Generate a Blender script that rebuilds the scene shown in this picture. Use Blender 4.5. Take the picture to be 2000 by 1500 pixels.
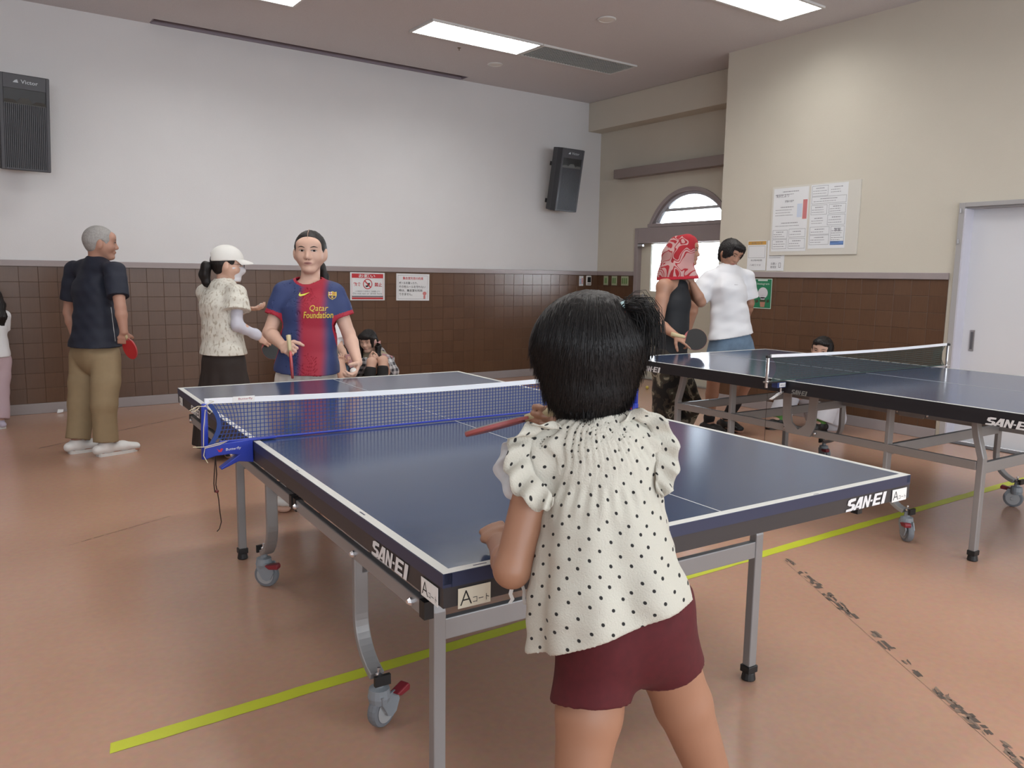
import bpy, bmesh, math, random
import numpy as np
from mathutils import Vector, Matrix, noise
from mathutils.bvhtree import BVHTree

for o in list(bpy.data.objects):
    bpy.data.objects.remove(o)
SC = bpy.context.scene
COL = SC.collection
rnd = random.Random(11)

# ------------------------------------------------------------------ camera
CAM = (-0.72138, -1.22152, 1.31811)
YAW, PITCH, ROLL, FPX = 0.62050, -0.13750, 0.01474, 1538.0
def cam_axes():
    cy, sy, cp, sp = math.cos(YAW), math.sin(YAW), math.cos(PITCH), math.sin(PITCH)
    f = Vector((sy*cp, cy*cp, sp)); r = Vector((cy, -sy, 0)); u = r.cross(f)
    c, s = math.cos(ROLL), math.sin(ROLL)
    return f, c*r + s*u, -s*r + c*u
CF, CR, CU = cam_axes()
cd = bpy.data.cameras.new('camera'); cam = bpy.data.objects.new('camera', cd); COL.objects.link(cam)
cd.sensor_width = 36.0; cd.lens = FPX/2000*36; cd.clip_start = .02; cd.clip_end = 200
cam.matrix_world = Matrix(((CR.x, CU.x, -CF.x, CAM[0]), (CR.y, CU.y, -CF.y, CAM[1]), (CR.z, CU.z, -CF.z, CAM[2]), (0, 0, 0, 1)))
SC.camera = cam

# ------------------------------------------------------------------ world, exposure
wd = bpy.data.worlds.new('world'); SC.world = wd; wd.use_nodes = True
bg = wd.node_tree.nodes['Background']; bg.inputs[0].default_value = (.86, .93, 1.0, 1); bg.inputs[1].default_value = 9.0
SC.view_settings.view_transform = 'Standard'; SC.view_settings.look = 'None'
SC.view_settings.gamma = 1; SC.view_settings.use_curve_mapping = False
SC.view_settings.exposure = 0.97
cy_ = SC.cycles; cy_.use_light_tree = False; cy_.max_bounces = 5; cy_.diffuse_bounces = 3; cy_.glossy_bounces = 2; cy_.transmission_bounces = 3; cy_.transparent_max_bounces = 6; cy_.caustics_reflective = False; cy_.caustics_refractive = False
LAMP_POWER = 7.0        # emission of the fluorescent panels
WINDOW_POWER = 5.0      # daylight on the frosted panes of the rear windows

# ------------------------------------------------------------------ measures (metres; x along the back wall, y into the room, z up)
YB, XR, XD, ZC = 7.0616, 5.934, 6.62, 3.592      # back wall, right wall, wall of the door recess, ceiling
HR0, HR1, HB = 1.332, 1.387, 0.095               # dado rail, baseboard top
YRET = 4.37                                      # where the right wall steps back
XL, YF = -4.2, -4.6                              # left and rear walls, behind the camera

def U(px, py, d):
    """point seen at (px, py) of the 2000x1500 photograph, d metres along the lens axis"""
    return Vector(CAM) + d*(CF + CR*((px-1000)/FPX) - CU*((py-750)/FPX))

# ------------------------------------------------------------------ materials
MATS = {}
def mat(name, col, rough=.5, metal=0.0, var=None, bump=0.0, bscale=60., spec=.5, emit=None, estr=0., sss=0., coat=0., alpha=1., trans=0., sheen=0.):
    if name in MATS: return MATS[name]
    m = bpy.data.materials.new(name); m.use_nodes = True; nt = m.node_tree; b = nt.nodes['Principled BSDF']
    if len(col) == 3: col = (*col, 1)
    b.inputs['Base Color'].default_value = col; b.inputs['Roughness'].default_value = rough; b.inputs['Metallic'].default_value = metal
    b.inputs['Specular IOR Level'].default_value = spec
    if sss: b.inputs['Subsurface Weight'].default_value = sss; b.inputs['Subsurface Radius'].default_value = (.02, .008, .004); b.inputs['Subsurface Scale'].default_value = .5
    if coat: b.inputs['Coat Weight'].default_value = coat; b.inputs['Coat Roughness'].default_value = .15
    if sheen: b.inputs['Sheen Weight'].default_value = sheen
    if trans: b.inputs['Transmission Weight'].default_value = trans
    b.inputs['Alpha'].default_value = alpha
    if emit: b.inputs['Emission Color'].default_value = (*emit, 1); b.inputs['Emission Strength'].default_value = estr
    tc = nt.nodes.new('ShaderNodeTexCoord')
    if var:
        sc, amt = var[0], var[1]
        n = nt.nodes.new('ShaderNodeTexNoise'); n.inputs['Scale'].default_value = sc; n.inputs['Detail'].default_value = 5
        nt.links.new(tc.outputs['Object'], n.inputs['Vector'])
        mx = nt.nodes.new('ShaderNodeMix'); mx.data_type = 'RGBA'; mx.inputs['Factor'].default_value = .5
        mx.inputs['A'].default_value = tuple(max(0, c*(1-amt)) for c in col[:3]) + (1,)
        mx.inputs['B'].default_value = tuple(min(1, c*(1+amt)) for c in col[:3]) + (1,)
        nt.links.new(n.outputs['Fac'], mx.inputs['Factor']); nt.links.new(mx.outputs['Result'], b.inputs['Base Color'])
    if bump:
        n2 = nt.nodes.new('ShaderNodeTexNoise'); n2.inputs['Scale'].default_value = bscale; n2.inputs['Detail'].default_value = 4
        nt.links.new(tc.outputs['Object'], n2.inputs['Vector'])
        bp = nt.nodes.new('ShaderNodeBump'); bp.inputs['Strength'].default_value = bump; bp.inputs['Distance'].default_value = .004
        nt.links.new(n2.outputs['Fac'], bp.inputs['Height']); nt.links.new(bp.outputs['Normal'], b.inputs['Normal'])
    MATS[name] = m
    return m

def nodes_of(m):
    return m.node_tree, m.node_tree.nodes['Principled BSDF']

# ------------------------------------------------------------------ mesh helpers
class MB:
    """collects vertices and faces of one mesh"""
    def __init__(s): s.v = []; s.f = []; s.mi = []
    def add(s, vs, fs, mi=0):
        n = len(s.v); s.v += [tuple(v) for v in vs]; s.f += [tuple(i+n for i in f) for f in fs]; s.mi += [mi]*len(fs); return s
    def box(s, lo, hi, mi=0):
        x0, y0, z0 = lo; x1, y1, z1 = hi
        return s.add([(x0,y0,z0),(x1,y0,z0),(x1,y1,z0),(x0,y1,z0),(x0,y0,z1),(x1,y0,z1),(x1,y1,z1),(x0,y1,z1)],
                     [(0,3,2,1),(4,5,6,7),(0,1,5,4),(1,2,6,5),(2,3,7,6),(3,0,4,7)], mi)
    def bar(s, a, b, w, h, up=(0,0,1), mi=0):
        a, b = Vector(a), Vector(b); d = (b-a).normalized(); up = Vector(up)
        if abs(d.dot(up)) > .98: up = Vector((0,1,0))
        x = d.cross(up).normalized(); y = x.cross(d)
        vs = [p + x*(sx*w/2) + y*(sy*h/2) for p in (a, b) for sx, sy in ((-1,-1),(1,-1),(1,1),(-1,1))]
        return s.add(vs, [(0,1,2,3),(7,6,5,4),(0,4,5,1),(1,5,6,2),(2,6,7,3),(3,7,4,0)], mi)
    def tube(s, pts, r, n=8, cap=True, up=None, mi=0, flat=1.0):
        pts = [Vector(p) for p in pts]; m = len(pts); rr = r if isinstance(r, (list, tuple)) else [r]*m
        vs = []; x = None
        for i, p in enumerate(pts):
            d = (pts[min(i+1, m-1)] - pts[max(i-1, 0)]).normalized()
            if x is None:
                ref = Vector(up) if up else (Vector((0,0,1)) if abs(d.z) < .9 else Vector((1,0,0)))
                x = d.cross(ref).normalized()
            else:
                x = (x - d*x.dot(d)).normalized()
            y = d.cross(x)
            vs += [p + (x*math.cos(2*math.pi*k/n) + y*(math.sin(2*math.pi*k/n)*flat))*rr[i] for k in range(n)]
        fs = [(i*n+k, i*n+(k+1) % n, (i+1)*n+(k+1) % n, (i+1)*n+k) for i in range(m-1) for k in range(n)]
        if cap: fs += [tuple(range(n-1, -1, -1)), tuple(range((m-1)*n, m*n))]
        return s.add(vs, fs, mi)
    def strip(s, pts, w, h, wdir, mi=0):
        """flat bar of section w x h swept along pts; wdir = direction of w"""
        pts = [Vector(p) for p in pts]; m = len(pts); W = Vector(wdir).normalized(); vs = []
        for i, p in enumerate(pts):
            d = (pts[min(i+1, m-1)] - pts[max(i-1, 0)]).normalized(); y = d.cross(W).normalized()
            vs += [p + W*(sx*w/2) + y*(sy*h/2) for sx, sy in ((-1,-1),(1,-1),(1,1),(-1,1))]
        fs = [(i*4+k, i*4+(k+1) % 4, (i+1)*4+(k+1) % 4, (i+1)*4+k) for i in range(m-1) for k in range(4)]
        return s.add(vs, fs + [(3,2,1,0), tuple(range((m-1)*4, m*4))], mi)
    def prism(s, poly, o, X, Y, depth, mi=0):
        """polygon (2-D) in the plane o + a X + b Y, extruded by depth along X x Y"""
        o, X, Y = Vector(o), Vector(X), Vector(Y); N = X.cross(Y).normalized()*depth; n = len(poly)
        a = [o + X*p[0] + Y*p[1] for p in poly]
        return s.add(a + [p + N for p in a], [tuple(range(n-1, -1, -1)), tuple(range(n, 2*n))] + [(i, (i+1) % n, n+(i+1) % n, n+i) for i in range(n)], mi)
    def lathe(s, prof, o, axis, n=20, mi=0):
        o, ax = Vector(o), Vector(axis).normalized(); ref = Vector((0,0,1)) if abs(ax.z) < .9 else Vector((1,0,0))
        x = ax.cross(ref).normalized(); y = ax.cross(x); vs = []
        for r, t in prof: vs += [o + ax*t + (x*math.cos(2*math.pi*k/n) + y*math.sin(2*math.pi*k/n))*r for k in range(n)]
        m = len(prof)
        fs = [(i*n+k, i*n+(k+1) % n, (i+1)*n+(k+1) % n, (i+1)*n+k) for i in range(m-1) for k in range(n)]
        return s.add(vs, fs + [tuple(range(n-1, -1, -1)), tuple(range((m-1)*n, m*n))], mi)
    def quad(s, a, b, c, d, mi=0): return s.add([a, b, c, d], [(0,1,2,3)], mi)
    def poly(s, pts, mi=0): return s.add(pts, [tuple(range(len(pts)))], mi)

def mesh_of(name, mb, mats, smooth=False):
    me = bpy.data.meshes.new(name); me.from_pydata(mb.v, [], mb.f); me.update()
    for m in (mats if isinstance(mats, (list, tuple)) else [mats]): me.materials.append(m)
    if any(mb.mi): me.polygons.foreach_set('material_index', mb.mi)
    if smooth:
        me.polygons.foreach_set('use_smooth', [True]*len(me.polygons))
    bm = bmesh.new(); bm.from_mesh(me); bmesh.ops.recalc_face_normals(bm, faces=bm.faces); bm.to_mesh(me); bm.free()
    return me

def link(name, me, parent=None, bevel=0, world=False, autosmooth=False):
    o = bpy.data.objects.new(name, me); COL.objects.link(o)
    if parent is not None:
        o.parent = parent
        if world and parent.parent is None: o.matrix_parent_inverse = Matrix.Translation(-Vector(parent.location))
    if bevel:
        b = o.modifiers.new('bevel', 'BEVEL'); b.width = bevel; b.segments = 2; b.limit_method = 'ANGLE'
    return o
def obj(name, mb, mats, parent=None, bevel=0, smooth=False, world=False):
    return link(name, mesh_of(name, mb, mats, smooth), parent, bevel, world)
def tag(o, label, cat, group=None, kind=None):
    o['label'] = label; o['category'] = cat
    if group: o['group'] = group
    if kind: o['kind'] = kind
    return o
def struct(o, label=None):
    o['kind'] = 'structure'
    if label: o['label'] = label
    return o
def empty(name, loc=(0,0,0), rz=0.):
    e = bpy.data.objects.new(name, None); COL.objects.link(e); e.location = loc; e.rotation_euler = (0,0,rz); e.empty_display_size = .1; return e

def text_geo(s, size=1., align='CENTER', shear=0., offset=0., spacing=1., bold=False):
    """triangulated outlines of a line of lettering: 2-D vertices and faces"""
    cu = bpy.data.curves.new('lettering', 'FONT'); cu.body = s; cu.size = size; cu.align_x = align; cu.align_y = 'CENTER'
    cu.shear = shear; cu.offset = offset; cu.space_character = spacing; cu.resolution_u = 2; cu.fill_mode = 'FRONT'
    o = bpy.data.objects.new('lettering', cu); COL.objects.link(o)
    dg = bpy.context.evaluated_depsgraph_get(); dg.update(); me = o.evaluated_get(dg).to_mesh()
    vs = [(v.co.x, v.co.y) for v in me.vertices]; fs = [tuple(p.vertices) for p in me.polygons]
    o.evaluated_get(dg).to_mesh_clear(); bpy.data.objects.remove(o); bpy.data.curves.remove(cu)
    return vs, fs
def fit_text(s, w, h, **k):
    vs, fs = text_geo(s, 1., **k)
    if not vs: return [], []
    if k.get('offset'):                       # a thickened outline can spike: fall back to the plain one
        v0, f0 = text_geo(s, 1., **{**k, 'offset': 0.})
        ext = lambda q, i: max(v[i] for v in q) - min(v[i] for v in q)
        if ext(vs, 0) > 1.15*ext(v0, 0) + .1 or ext(vs, 1) > 1.15*ext(v0, 1) + .1: vs, fs = v0, f0
    xs = [v[0] for v in vs]; ys = [v[1] for v in vs]; cx, cy = (min(xs)+max(xs))/2, (min(ys)+max(ys))/2
    sx = w/max(1e-6, max(xs)-min(xs)); sy = h/max(1e-6, max(ys)-min(ys))
    return [((x-cx)*sx, (y-cy)*sy) for x, y in vs], fs
def put_text(mb, s, w, h, o, X, Y, mi=0, **k):
    vs, fs = fit_text(s, w, h, **k); o, X, Y = Vector(o), Vector(X), Vector(Y)
    mb.add([o + X*a + Y*b for a, b in vs], fs, mi)
# ================================================================== the room
def wall_mat(name, col):
    return mat(name, col, rough=.75, bump=.25, bscale=220., var=(3., .025), spec=.3)
M_BACK = wall_mat('plaster_back', (.78, .785, .80))  # cool daylight on the back wall is put into this plaster colour
M_SIDE = wall_mat('plaster_cream', (.65, .61, .52))
M_CEIL = mat('ceiling_board', (.68, .66, .67), rough=.9, bump=.8, bscale=130., var=(90., .06), spec=.2)
M_TRIM = mat('mauve_trim', (.36, .31, .31), rough=.42, var=(8., .05))
M_BASE = mat('grey_baseboard', (.35, .32, .325), rough=.4, var=(6., .06))
M_JOINT = mat('tile_joint', (.085, .044, .026), rough=.6)

# floor: glossy sheet vinyl
M_FLOOR = mat('sheet_vinyl', (.47, .255, .17), rough=.22, spec=.45)
nt, b = nodes_of(M_FLOOR)
tc = nt.nodes.new('ShaderNodeTexCoord')
n1 = nt.nodes.new('ShaderNodeTexNoise'); n1.inputs['Scale'].default_value = 1.1; n1.inputs['Detail'].default_value = 6
n2 = nt.nodes.new('ShaderNodeTexNoise'); n2.inputs['Scale'].default_value = 42; n2.inputs['Detail'].default_value = 3
for n in (n1, n2): nt.links.new(tc.outputs['Object'], n.inputs['Vector'])
cr = nt.nodes.new('ShaderNodeValToRGB'); cr.color_ramp.elements[0].position = .3; cr.color_ramp.elements[1].position = .72
cr.color_ramp.elements[0].color = (.535, .315, .218, 1); cr.color_ramp.elements[1].color = (.58, .35, .25, 1)
nt.links.new(n1.outputs['Fac'], cr.inputs['Fac'])
mx = nt.nodes.new('ShaderNodeMix'); mx.data_type = 'RGBA'; mx.blend_type = 'MULTIPLY'; mx.inputs['Factor'].default_value = .22
nt.links.new(cr.outputs['Color'], mx.inputs['A']); nt.links.new(n2.outputs['Color'], mx.inputs['B']); nt.links.new(mx.outputs['Result'], b.inputs['Base Color'])


m = MB().box((XL-.2, YF-.2, -.1), (8.2, YB+.2, 0)); floor = struct(obj('floor', m, M_FLOOR), 'glossy pinkish brown vinyl floor')
M_SEAM = mat('floor_seam_dirt', (.10, .055, .04), rough=.6)
def seam(pts, w):
    mb = MB()
    for i in range(len(pts)-1):
        a, b_ = Vector((*pts[i], .0006)), Vector((*pts[i+1], .0006)); n = int((b_-a).length/.07)+1
        for k in range(n):
            if rnd.random() < .12: continue
            p, q_ = a.lerp(b_, k/n), a.lerp(b_, (k+rnd.uniform(.75, 1.0))/n); ww = w*rnd.uniform(.4, 1.1)
            d = (b_-a).normalized().cross(Vector((0,0,1)))*ww/2
            mb.quad(p-d, q_-d, q_+d, p+d)
    o = obj('floor_seam', mb, M_SEAM, floor); return o
seam([(-.25, 5.43), (.34, 5.83), (1.15, 6.35)], .013)
seam([(-.33, 2.97), (.19, 3.20)], .006)

# ceiling with the slot of the roll-up screen
SX0, SX1, SY0 = .975, 4.40, 6.885
m = MB().box((XL-.2, YF-.2, ZC), (8.2, SY0, ZC+.12)).box((XL-.2, SY0, ZC), (SX0, YB+.2, ZC+.12)).box((SX1, SY0, ZC), (8.2, YB+.2, ZC+.12))
ceiling = struct(obj('ceiling', m, M_CEIL), 'pale grey textured ceiling')
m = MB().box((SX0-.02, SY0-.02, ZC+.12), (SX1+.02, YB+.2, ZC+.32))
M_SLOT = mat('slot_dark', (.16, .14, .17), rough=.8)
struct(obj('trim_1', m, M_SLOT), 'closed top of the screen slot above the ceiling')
M_SLOTW = mat('slot_wall_shade', (.30, .26, .30), rough=.7)  # wall running up inside the slot; its shadow is put into the mauve
m = MB().box((SX0, SY0, ZC+.005), (SX0+.015, YB-.002, ZC+.12)).box((SX1-.015, SY0, ZC+.005), (SX1, YB-.002, ZC+.12)).box((SX0+.015, YB-.02, ZC+.0), (SX1-.015, YB-.001, ZC+.12)).box((SX0+.015, SY0, ZC+.004), (SX1-.015, SY0+.012, ZC+.12))
struct(obj('trim_2', m, M_SLOTW), 'walls inside the long ceiling slot, shadow put into their mauve colour')

# back wall
m = MB().box((XL-.2, YB, 0), (XD+.2, YB+.15, ZC+.2)); wall_back = struct(obj('wall_back', m, M_BACK), 'white plastered back wall')
# right wall with the opening of the sliding door, and the return to the recess
DY0, DY1, DZ = .35, 1.90, 1.905
m = MB().box((XR, DY1, 0), (XR+.14, YRET, ZC)).box((XR, YF, 0), (XR+.14, DY0, ZC)).box((XR, DY0, DZ), (XR+.14, DY1, ZC)).box((XR+.14, YRET-.12, 0), (XD+.15, YRET, ZC))
wall_right = struct(obj('wall_right', m, M_SIDE), 'cream plastered right wall')
# recess wall with the entrance door and arched fanlight
AC = (5.44, 1.70); AR = .70          # arch centre (y, z), outer radius
dy0, dy1, dz1 = 4.56, 6.32, 1.94     # door frame outline
m = MB()
arc = [(AC[0]+AR*math.cos(t), AC[1]+AR*math.sin(t)) for t in [math.radians(21 + (159-21)*i/36) for i in range(37)]]
arc = [p for p in arc if p[1] >= 1.945][::-1]
y_r, y_l = arc[0][0], arc[-1][0]
# wall pieces: below the arch springing left and right of the door, the area above cut by the arch
m.box((XD, dy1, 0), (XD+.15, YB+.15, dz1)).box((XD, YRET-.12, 0), (XD+.15, dy0, dz1))
m.box((XD, y_l, dz1), (XD+.15, YB+.15, ZC)).box((XD, YRET-.12, dz1), (XD+.15, y_r, ZC))
for i in range(len(arc)-1):
    (a0, b0), (a1, b1) = arc[i], arc[i+1]
    m.add([(XD,a0,b0),(XD,a1,b1),(XD,a1,ZC),(XD,a0,ZC),(XD+.15,a0,b0),(XD+.15,a1,b1),(XD+.15,a1,ZC),(XD+.15,a0,ZC)],
          [(0,1,2,3),(7,6,5,4),(0,4,5,1),(2,6,7,3),(1,5,6,2),(3,7,4,0)])
wall_door = struct(obj('wall_recess', m, M_SIDE), 'cream wall of the entrance recess')
m = MB().box((6.39, YRET, 3.225), (XD+.02, YB-.001, ZC-.001)); struct(obj('trim_3', m, M_SIDE, bevel=.006), 'cream beam under the ceiling of the entrance recess')
# walls behind the camera
m = MB().box((XL-.15, YF, 0), (XL, YB, ZC)); struct(obj('wall_left', m, M_BACK), 'white plastered left wall')
WIN = [(-3.4, -1.4), (-.7, 1.3), (2.0, 4.0), (4.4, 5.6)]; WZ0, WZ1 = .95, 2.55
m = MB().box((XL, YF-.15, 0), (XR+.14, YF, WZ0)).box((XL, YF-.15, WZ1), (XR+.14, YF, ZC))
ex = [XL] + [v for w in WIN for v in w] + [XR+.14]
for i in range(0, len(ex), 2): m.box((ex[i], YF-.15, WZ0), (ex[i+1], YF, WZ1))
struct(obj('wall_front', m, M_SIDE), 'cream rear wall with four windows')
M_PANE = mat('frosted_pane', (.9, .92, .95), rough=.6, emit=(.86, .93, 1.0), estr=WINDOW_POWER)
M_WFR = mat('aluminium_frame', (.55, .55, .57), rough=.4, metal=.6)
for i, (a, b_) in enumerate(WIN):
    m = MB()
    for lo, hi in (((a, YF-.1, WZ0), (b_, YF-.03, WZ0+.05)), ((a, YF-.1, WZ1-.05), (b_, YF-.03, WZ1)), ((a, YF-.1, WZ0+.05), (a+.05, YF-.03, WZ1-.05)),
                   ((b_-.05, YF-.1, WZ0+.05), (b_, YF-.03, WZ1-.05)), (((a+b_)/2-.03, YF-.1, WZ0+.05), ((a+b_)/2+.03, YF-.03, WZ1-.05))): m.box(lo, hi)
    w = struct(obj('window_%d' % (i+2), m, M_WFR), 'daylit window in the rear wall')
    for p0, p1 in ((a+.05, (a+b_)/2-.03), ((a+b_)/2+.03, b_-.05)):
        obj('pane', MB().box((p0, YF-.07, WZ0+.05), (p1, YF-.06, WZ1-.05)), M_PANE, w)

# dado rails and baseboards
def box_struct(name, lo, hi, m_, label, bev=.004): return struct(obj(name, MB().box(lo, hi), m_, bevel=bev), label)
RP = .022
box_struct('trim_4', (XL, YB-RP, HR0), (XD, YB, HR1), M_TRIM, 'mauve dado rail on the back wall')
box_struct('trim_5', (XR-RP, 1.985, HR0), (XR, YRET+.004, HR1), M_TRIM, 'mauve dado rail on the right wall')
box_struct('trim_6', (XD-RP, dy1+.005, HR0), (XD, YB-RP-.001, HR1), M_TRIM, 'mauve dado rail beside the entrance door')
box_struct('baseboard_back', (XL, YB-.014, 0), (XD, YB, HB), M_BASE, 'grey baseboard along the back wall')
box_struct('baseboard_right', (XR-.014, 1.985, 0), (XR, YRET+.004, HB), M_BASE, 'grey baseboard along the right wall')
box_struct('baseboard_recess', (XD-.014, dy1+.005, 0), (XD, YB-.015, HB), M_BASE, 'grey baseboard beside the entrance door')

# dado of small wooden tiles
def tile_mat(name, island):
    m_ = mat(name, (.16, .085, .05), rough=.34, spec=.5)
    nt, b = nodes_of(m_); tc = nt.nodes.new('ShaderNodeTexCoord')
    geo = nt.nodes.new('ShaderNodeNewGeometry'); oi = nt.nodes.new('ShaderNodeObjectInfo')
    mp = nt.nodes.new('ShaderNodeMapping'); mp.inputs['Scale'].default_value = (60, 60, 5)
    nt.links.new(geo.outputs['Position'], mp.inputs['Vector'])
    n = nt.nodes.new('ShaderNodeTexNoise'); n.inputs['Scale'].default_value = 1.6; n.inputs['Detail'].default_value = 4; nt.links.new(mp.outputs['Vector'], n.inputs['Vector'])
    cr = nt.nodes.new('ShaderNodeValToRGB'); cr.color_ramp.elements[0].color = (.088, .044, .025, 1); cr.color_ramp.elements[1].color = (.145, .077, .043, 1)
    ad = nt.nodes.new('ShaderNodeMath'); ad.operation = 'MULTIPLY_ADD'; ad.inputs[1].default_value = .34; 
    nt.links.new(geo.outputs['Random Per Island'] if island else oi.outputs['Random'], ad.inputs[0])
    m2 = nt.nodes.new('ShaderNodeMath'); m2.operation = 'MULTIPLY_ADD'; m2.inputs[1].default_value = .7; m2.inputs[2].default_value = .0
    nt.links.new(n.outputs['Fac'], m2.inputs[0]); nt.links.new(m2.outputs[0], ad.inputs[2])
    nt.links.new(ad.outputs[0], cr.inputs['Fac']); nt.links.new(cr.outputs['Color'], b.inputs['Base Color'])
    bp = nt.nodes.new('ShaderNodeBump'); bp.inputs['Strength'].default_value = .12; bp.inputs['Distance'].default_value = .002
    nt.links.new(n.outputs['Fac'], bp.inputs['Height']); nt.links.new(bp.outputs['Normal'], b.inputs['Normal'])
    return m_
M_TILE, M_TILES = tile_mat('wood_tile', False), tile_mat('wood_tile_run', True)
NROW = 9; TW = .15; TH = (HR0-HB)/NROW
def tile_shape(mb, c, X, N, w, h):
    """chamfered tile, 18 triangles; c centre on the wall, X along the wall, N out of it"""
    Z = Vector((0,0,1)); d0, d1, e = .0025, .0055, .0016
    o = [c + X*(sx*w/2) + Z*(sz*h/2) + N*d0 for sx, sz in ((-1,-1),(1,-1),(1,1),(-1,1))]
    p = [c + X*(sx*(w/2-.0005)) + Z*(sz*(h/2-.0005)) + N*(d1-e*.6) for sx, sz in ((-1,-1),(1,-1),(1,1),(-1,1))]
    q_ = [c + X*(sx*(w/2-e)) + Z*(sz*(h/2-e)) + N*d1 for sx, sz in ((-1,-1),(1,-1),(1,1),(-1,1))]
    mb.add(o+p+q_, [(8,9,10,11)] + [(i, (i+1) % 4, 4+(i+1) % 4, 4+i) for i in range(4)] + [(4+i, 4+(i+1) % 4, 8+(i+1) % 4, 8+i) for i in range(4)])
def dado(wall, start, X, N, length, limit=300):
    X, N = Vector(X), Vector(N); start = Vector(start)
    mb = MB().add([start + N*.003, start + X*length + N*.003, start + X*length + N*.003 + Vector((0,0,HR0-HB)), start + N*.003 + Vector((0,0,HR0-HB))], [(0,1,2,3)])
    obj('tile_backing', mb, M_JOINT, wall)
    one = MB(); tile_shape(one, Vector((0,0,0)), X, N, TW-.0014, TH-.0014); me = mesh_of('tile', one, M_TILE)
    cells = []
    nc = int(math.floor(length/TW + 1e-6))
    for i in range(nc):
        for j in range(NROW): cells.append(start + X*((i+.5)*TW) + Vector((0,0,(j+.5)*TH)))
    cells.sort(key=lambda c: (c-Vector(CAM)).length)
    vis = [c for c in cells if 0 < 1000+FPX*(c-Vector(CAM)).dot(CR)/(c-Vector(CAM)).dot(CF) < 2000]
    single = vis[:limit]; ids = set(tuple(c) for c in single)
    for c in single:
        o = link('tile', me, wall); o.location = c
        o.location += N*rnd.uniform(-.0006, .0006)
    run = MB()
    for c in cells:
        if tuple(c) not in ids: tile_shape(run, c, X, N, TW-.0014, TH-.0014)
    rest = length - nc*TW
    if rest > .02:
        for j in range(NROW): tile_shape(run, start + X*(nc*TW + rest/2) + Vector((0,0,(j+.5)*TH)), X, N, rest-.0014, TH-.0014)
    if run.v: obj('tile_run', run, M_TILES, wall)['kind'] = 'stuff'
dado(wall_back, (-1.55, YB, HB), (1,0,0), (0,-1,0), XD+1.55)
dado(wall_right, (XR, 1.987, HB), (0,1,0), (-1,0,0), YRET-1.987)
dado(wall_door, (XD, dy1+.005, HB), (0,1,0), (-1,0,0), YB-dy1-.01)
struct(obj('trim_7', MB().box((XL, YB-.006, HB), (-1.55, YB, HR0)), M_TILES), 'wooden dado outside the left edge of the view')

# entrance door in the recess
M_DOORC = mat('cream_door', (.72, .69, .58), rough=.45)
M_GLASS = mat('clear_glass', (.95, .98, 1), rough=.02, trans=1.0); nodes_of(M_GLASS)[1].inputs['IOR'].default_value = 1.02
M_METAL = mat('brushed_steel', (.55, .55, .56), rough=.35, metal=.85)
FT = .06
m = MB().box((XD-.03, dy1-FT, 0), (XD+.12, dy1, dz1)).box((XD-.03, dy0, 0), (XD+.12, dy0+FT, dz1)).box((XD-.03, dy0+FT, 1.745), (XD+.12, dy1-FT, dz1))
door1 = struct(obj('door_1', m, M_TRIM, bevel=.004), 'mauve steel frame of the half glazed entrance door')
gl, gr, gz0, gz1 = 6.09, 4.80, 1.14, 1.735
px = XD+.045
m = MB().box((px, gl, .003), (px+.04, dy1-FT+.001, 1.746)).box((px, dy0+FT-.001, .003), (px+.04, gr, 1.746)).box((px, gr, .003), (px+.04, gl, gz0)).box((px, gr, gz1), (px+.04, gl, 1.746))
leaf = obj('door_leaf', m, M_DOORC, door1)
obj('glass_pane', MB().box((px+.015, gr, gz0), (px+.021, gl, gz1)), M_GLASS, door1)
m = MB().tube([(px-.05, 6.16, .80), (px-.05, 6.16, 1.1)], .012).tube([(px, 6.16, .83), (px-.05, 6.16, .83)], .009).tube([(px, 6.16, 1.07), (px-.05, 6.16, 1.07)], .009)
obj('door_handle', m, M_METAL, leaf)
obj('added_sill', MB().box((XD-.03, dy0, 0), (XD+.15, dy1, .012)), M_METAL, door1)  # sill added to stop outside light leaking under the door
m = MB().box((XD-.045, 6.16, 1.705), (XD-.01, 6.25, 1.735)); obj('door_closer', m, M_METAL, door1, bevel=.004)
# arched fanlight
m = MB()
n_a = len(arc)
for i in range(n_a-1):
    for (r0, x0, x1) in ((.045, -.02, .12),):
        ps = []
        for (ay, az) in (arc[i], arc[i+1]):
            d = Vector((0, AC[0]-ay, AC[1]-az)).normalized(); ps.append((Vector((0, ay, az)), Vector((0, ay, az)) + d*r0))
        (a, a2), (b_, b2) = ps; X0, X1 = Vector((XD+x0, 0, 0)), Vector((XD+x1, 0, 0))
        m.add([a+X0, b_+X0, b2+X0, a2+X0, a+X1, b_+X1, b2+X1, a2+X1], [(0,1,2,3),(7,6,5,4),(0,4,5,1),(1,5,6,2),(2,6,7,3),(3,7,4,0)])
m.box((XD-.032, y_r, 1.944), (XD+.12, y_l, 1.985))
win1 = struct(obj('window_1', m, M_TRIM), 'arched fanlight above the entrance door')
m = MB()
for i in range(n_a-1):
    q = []
    for (ay, az) in (arc[i], arc[i+1]):
        dv = Vector((0, AC[0]-ay, AC[1]-az)).normalized(); q.append((Vector((XD, ay, az)) + dv*.045, Vector((XD, ay, az)) + dv*.085))
    (a, a2), (b_, b2) = q; X0, X1 = Vector((.03, 0, 0)), Vector((.09, 0, 0))
    if min(a2.z, b2.z) > 1.99: m.add([a+X0, b_+X0, b2+X0, a2+X0, a+X1, b_+X1, b2+X1, a2+X1], [(0,1,2,3),(7,6,5,4),(0,4,5,1),(1,5,6,2),(2,6,7,3),(3,7,4,0)])
obj('sash', m, mat('pale_sash', (.55,.56,.62), rough=.4), win1)
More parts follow.
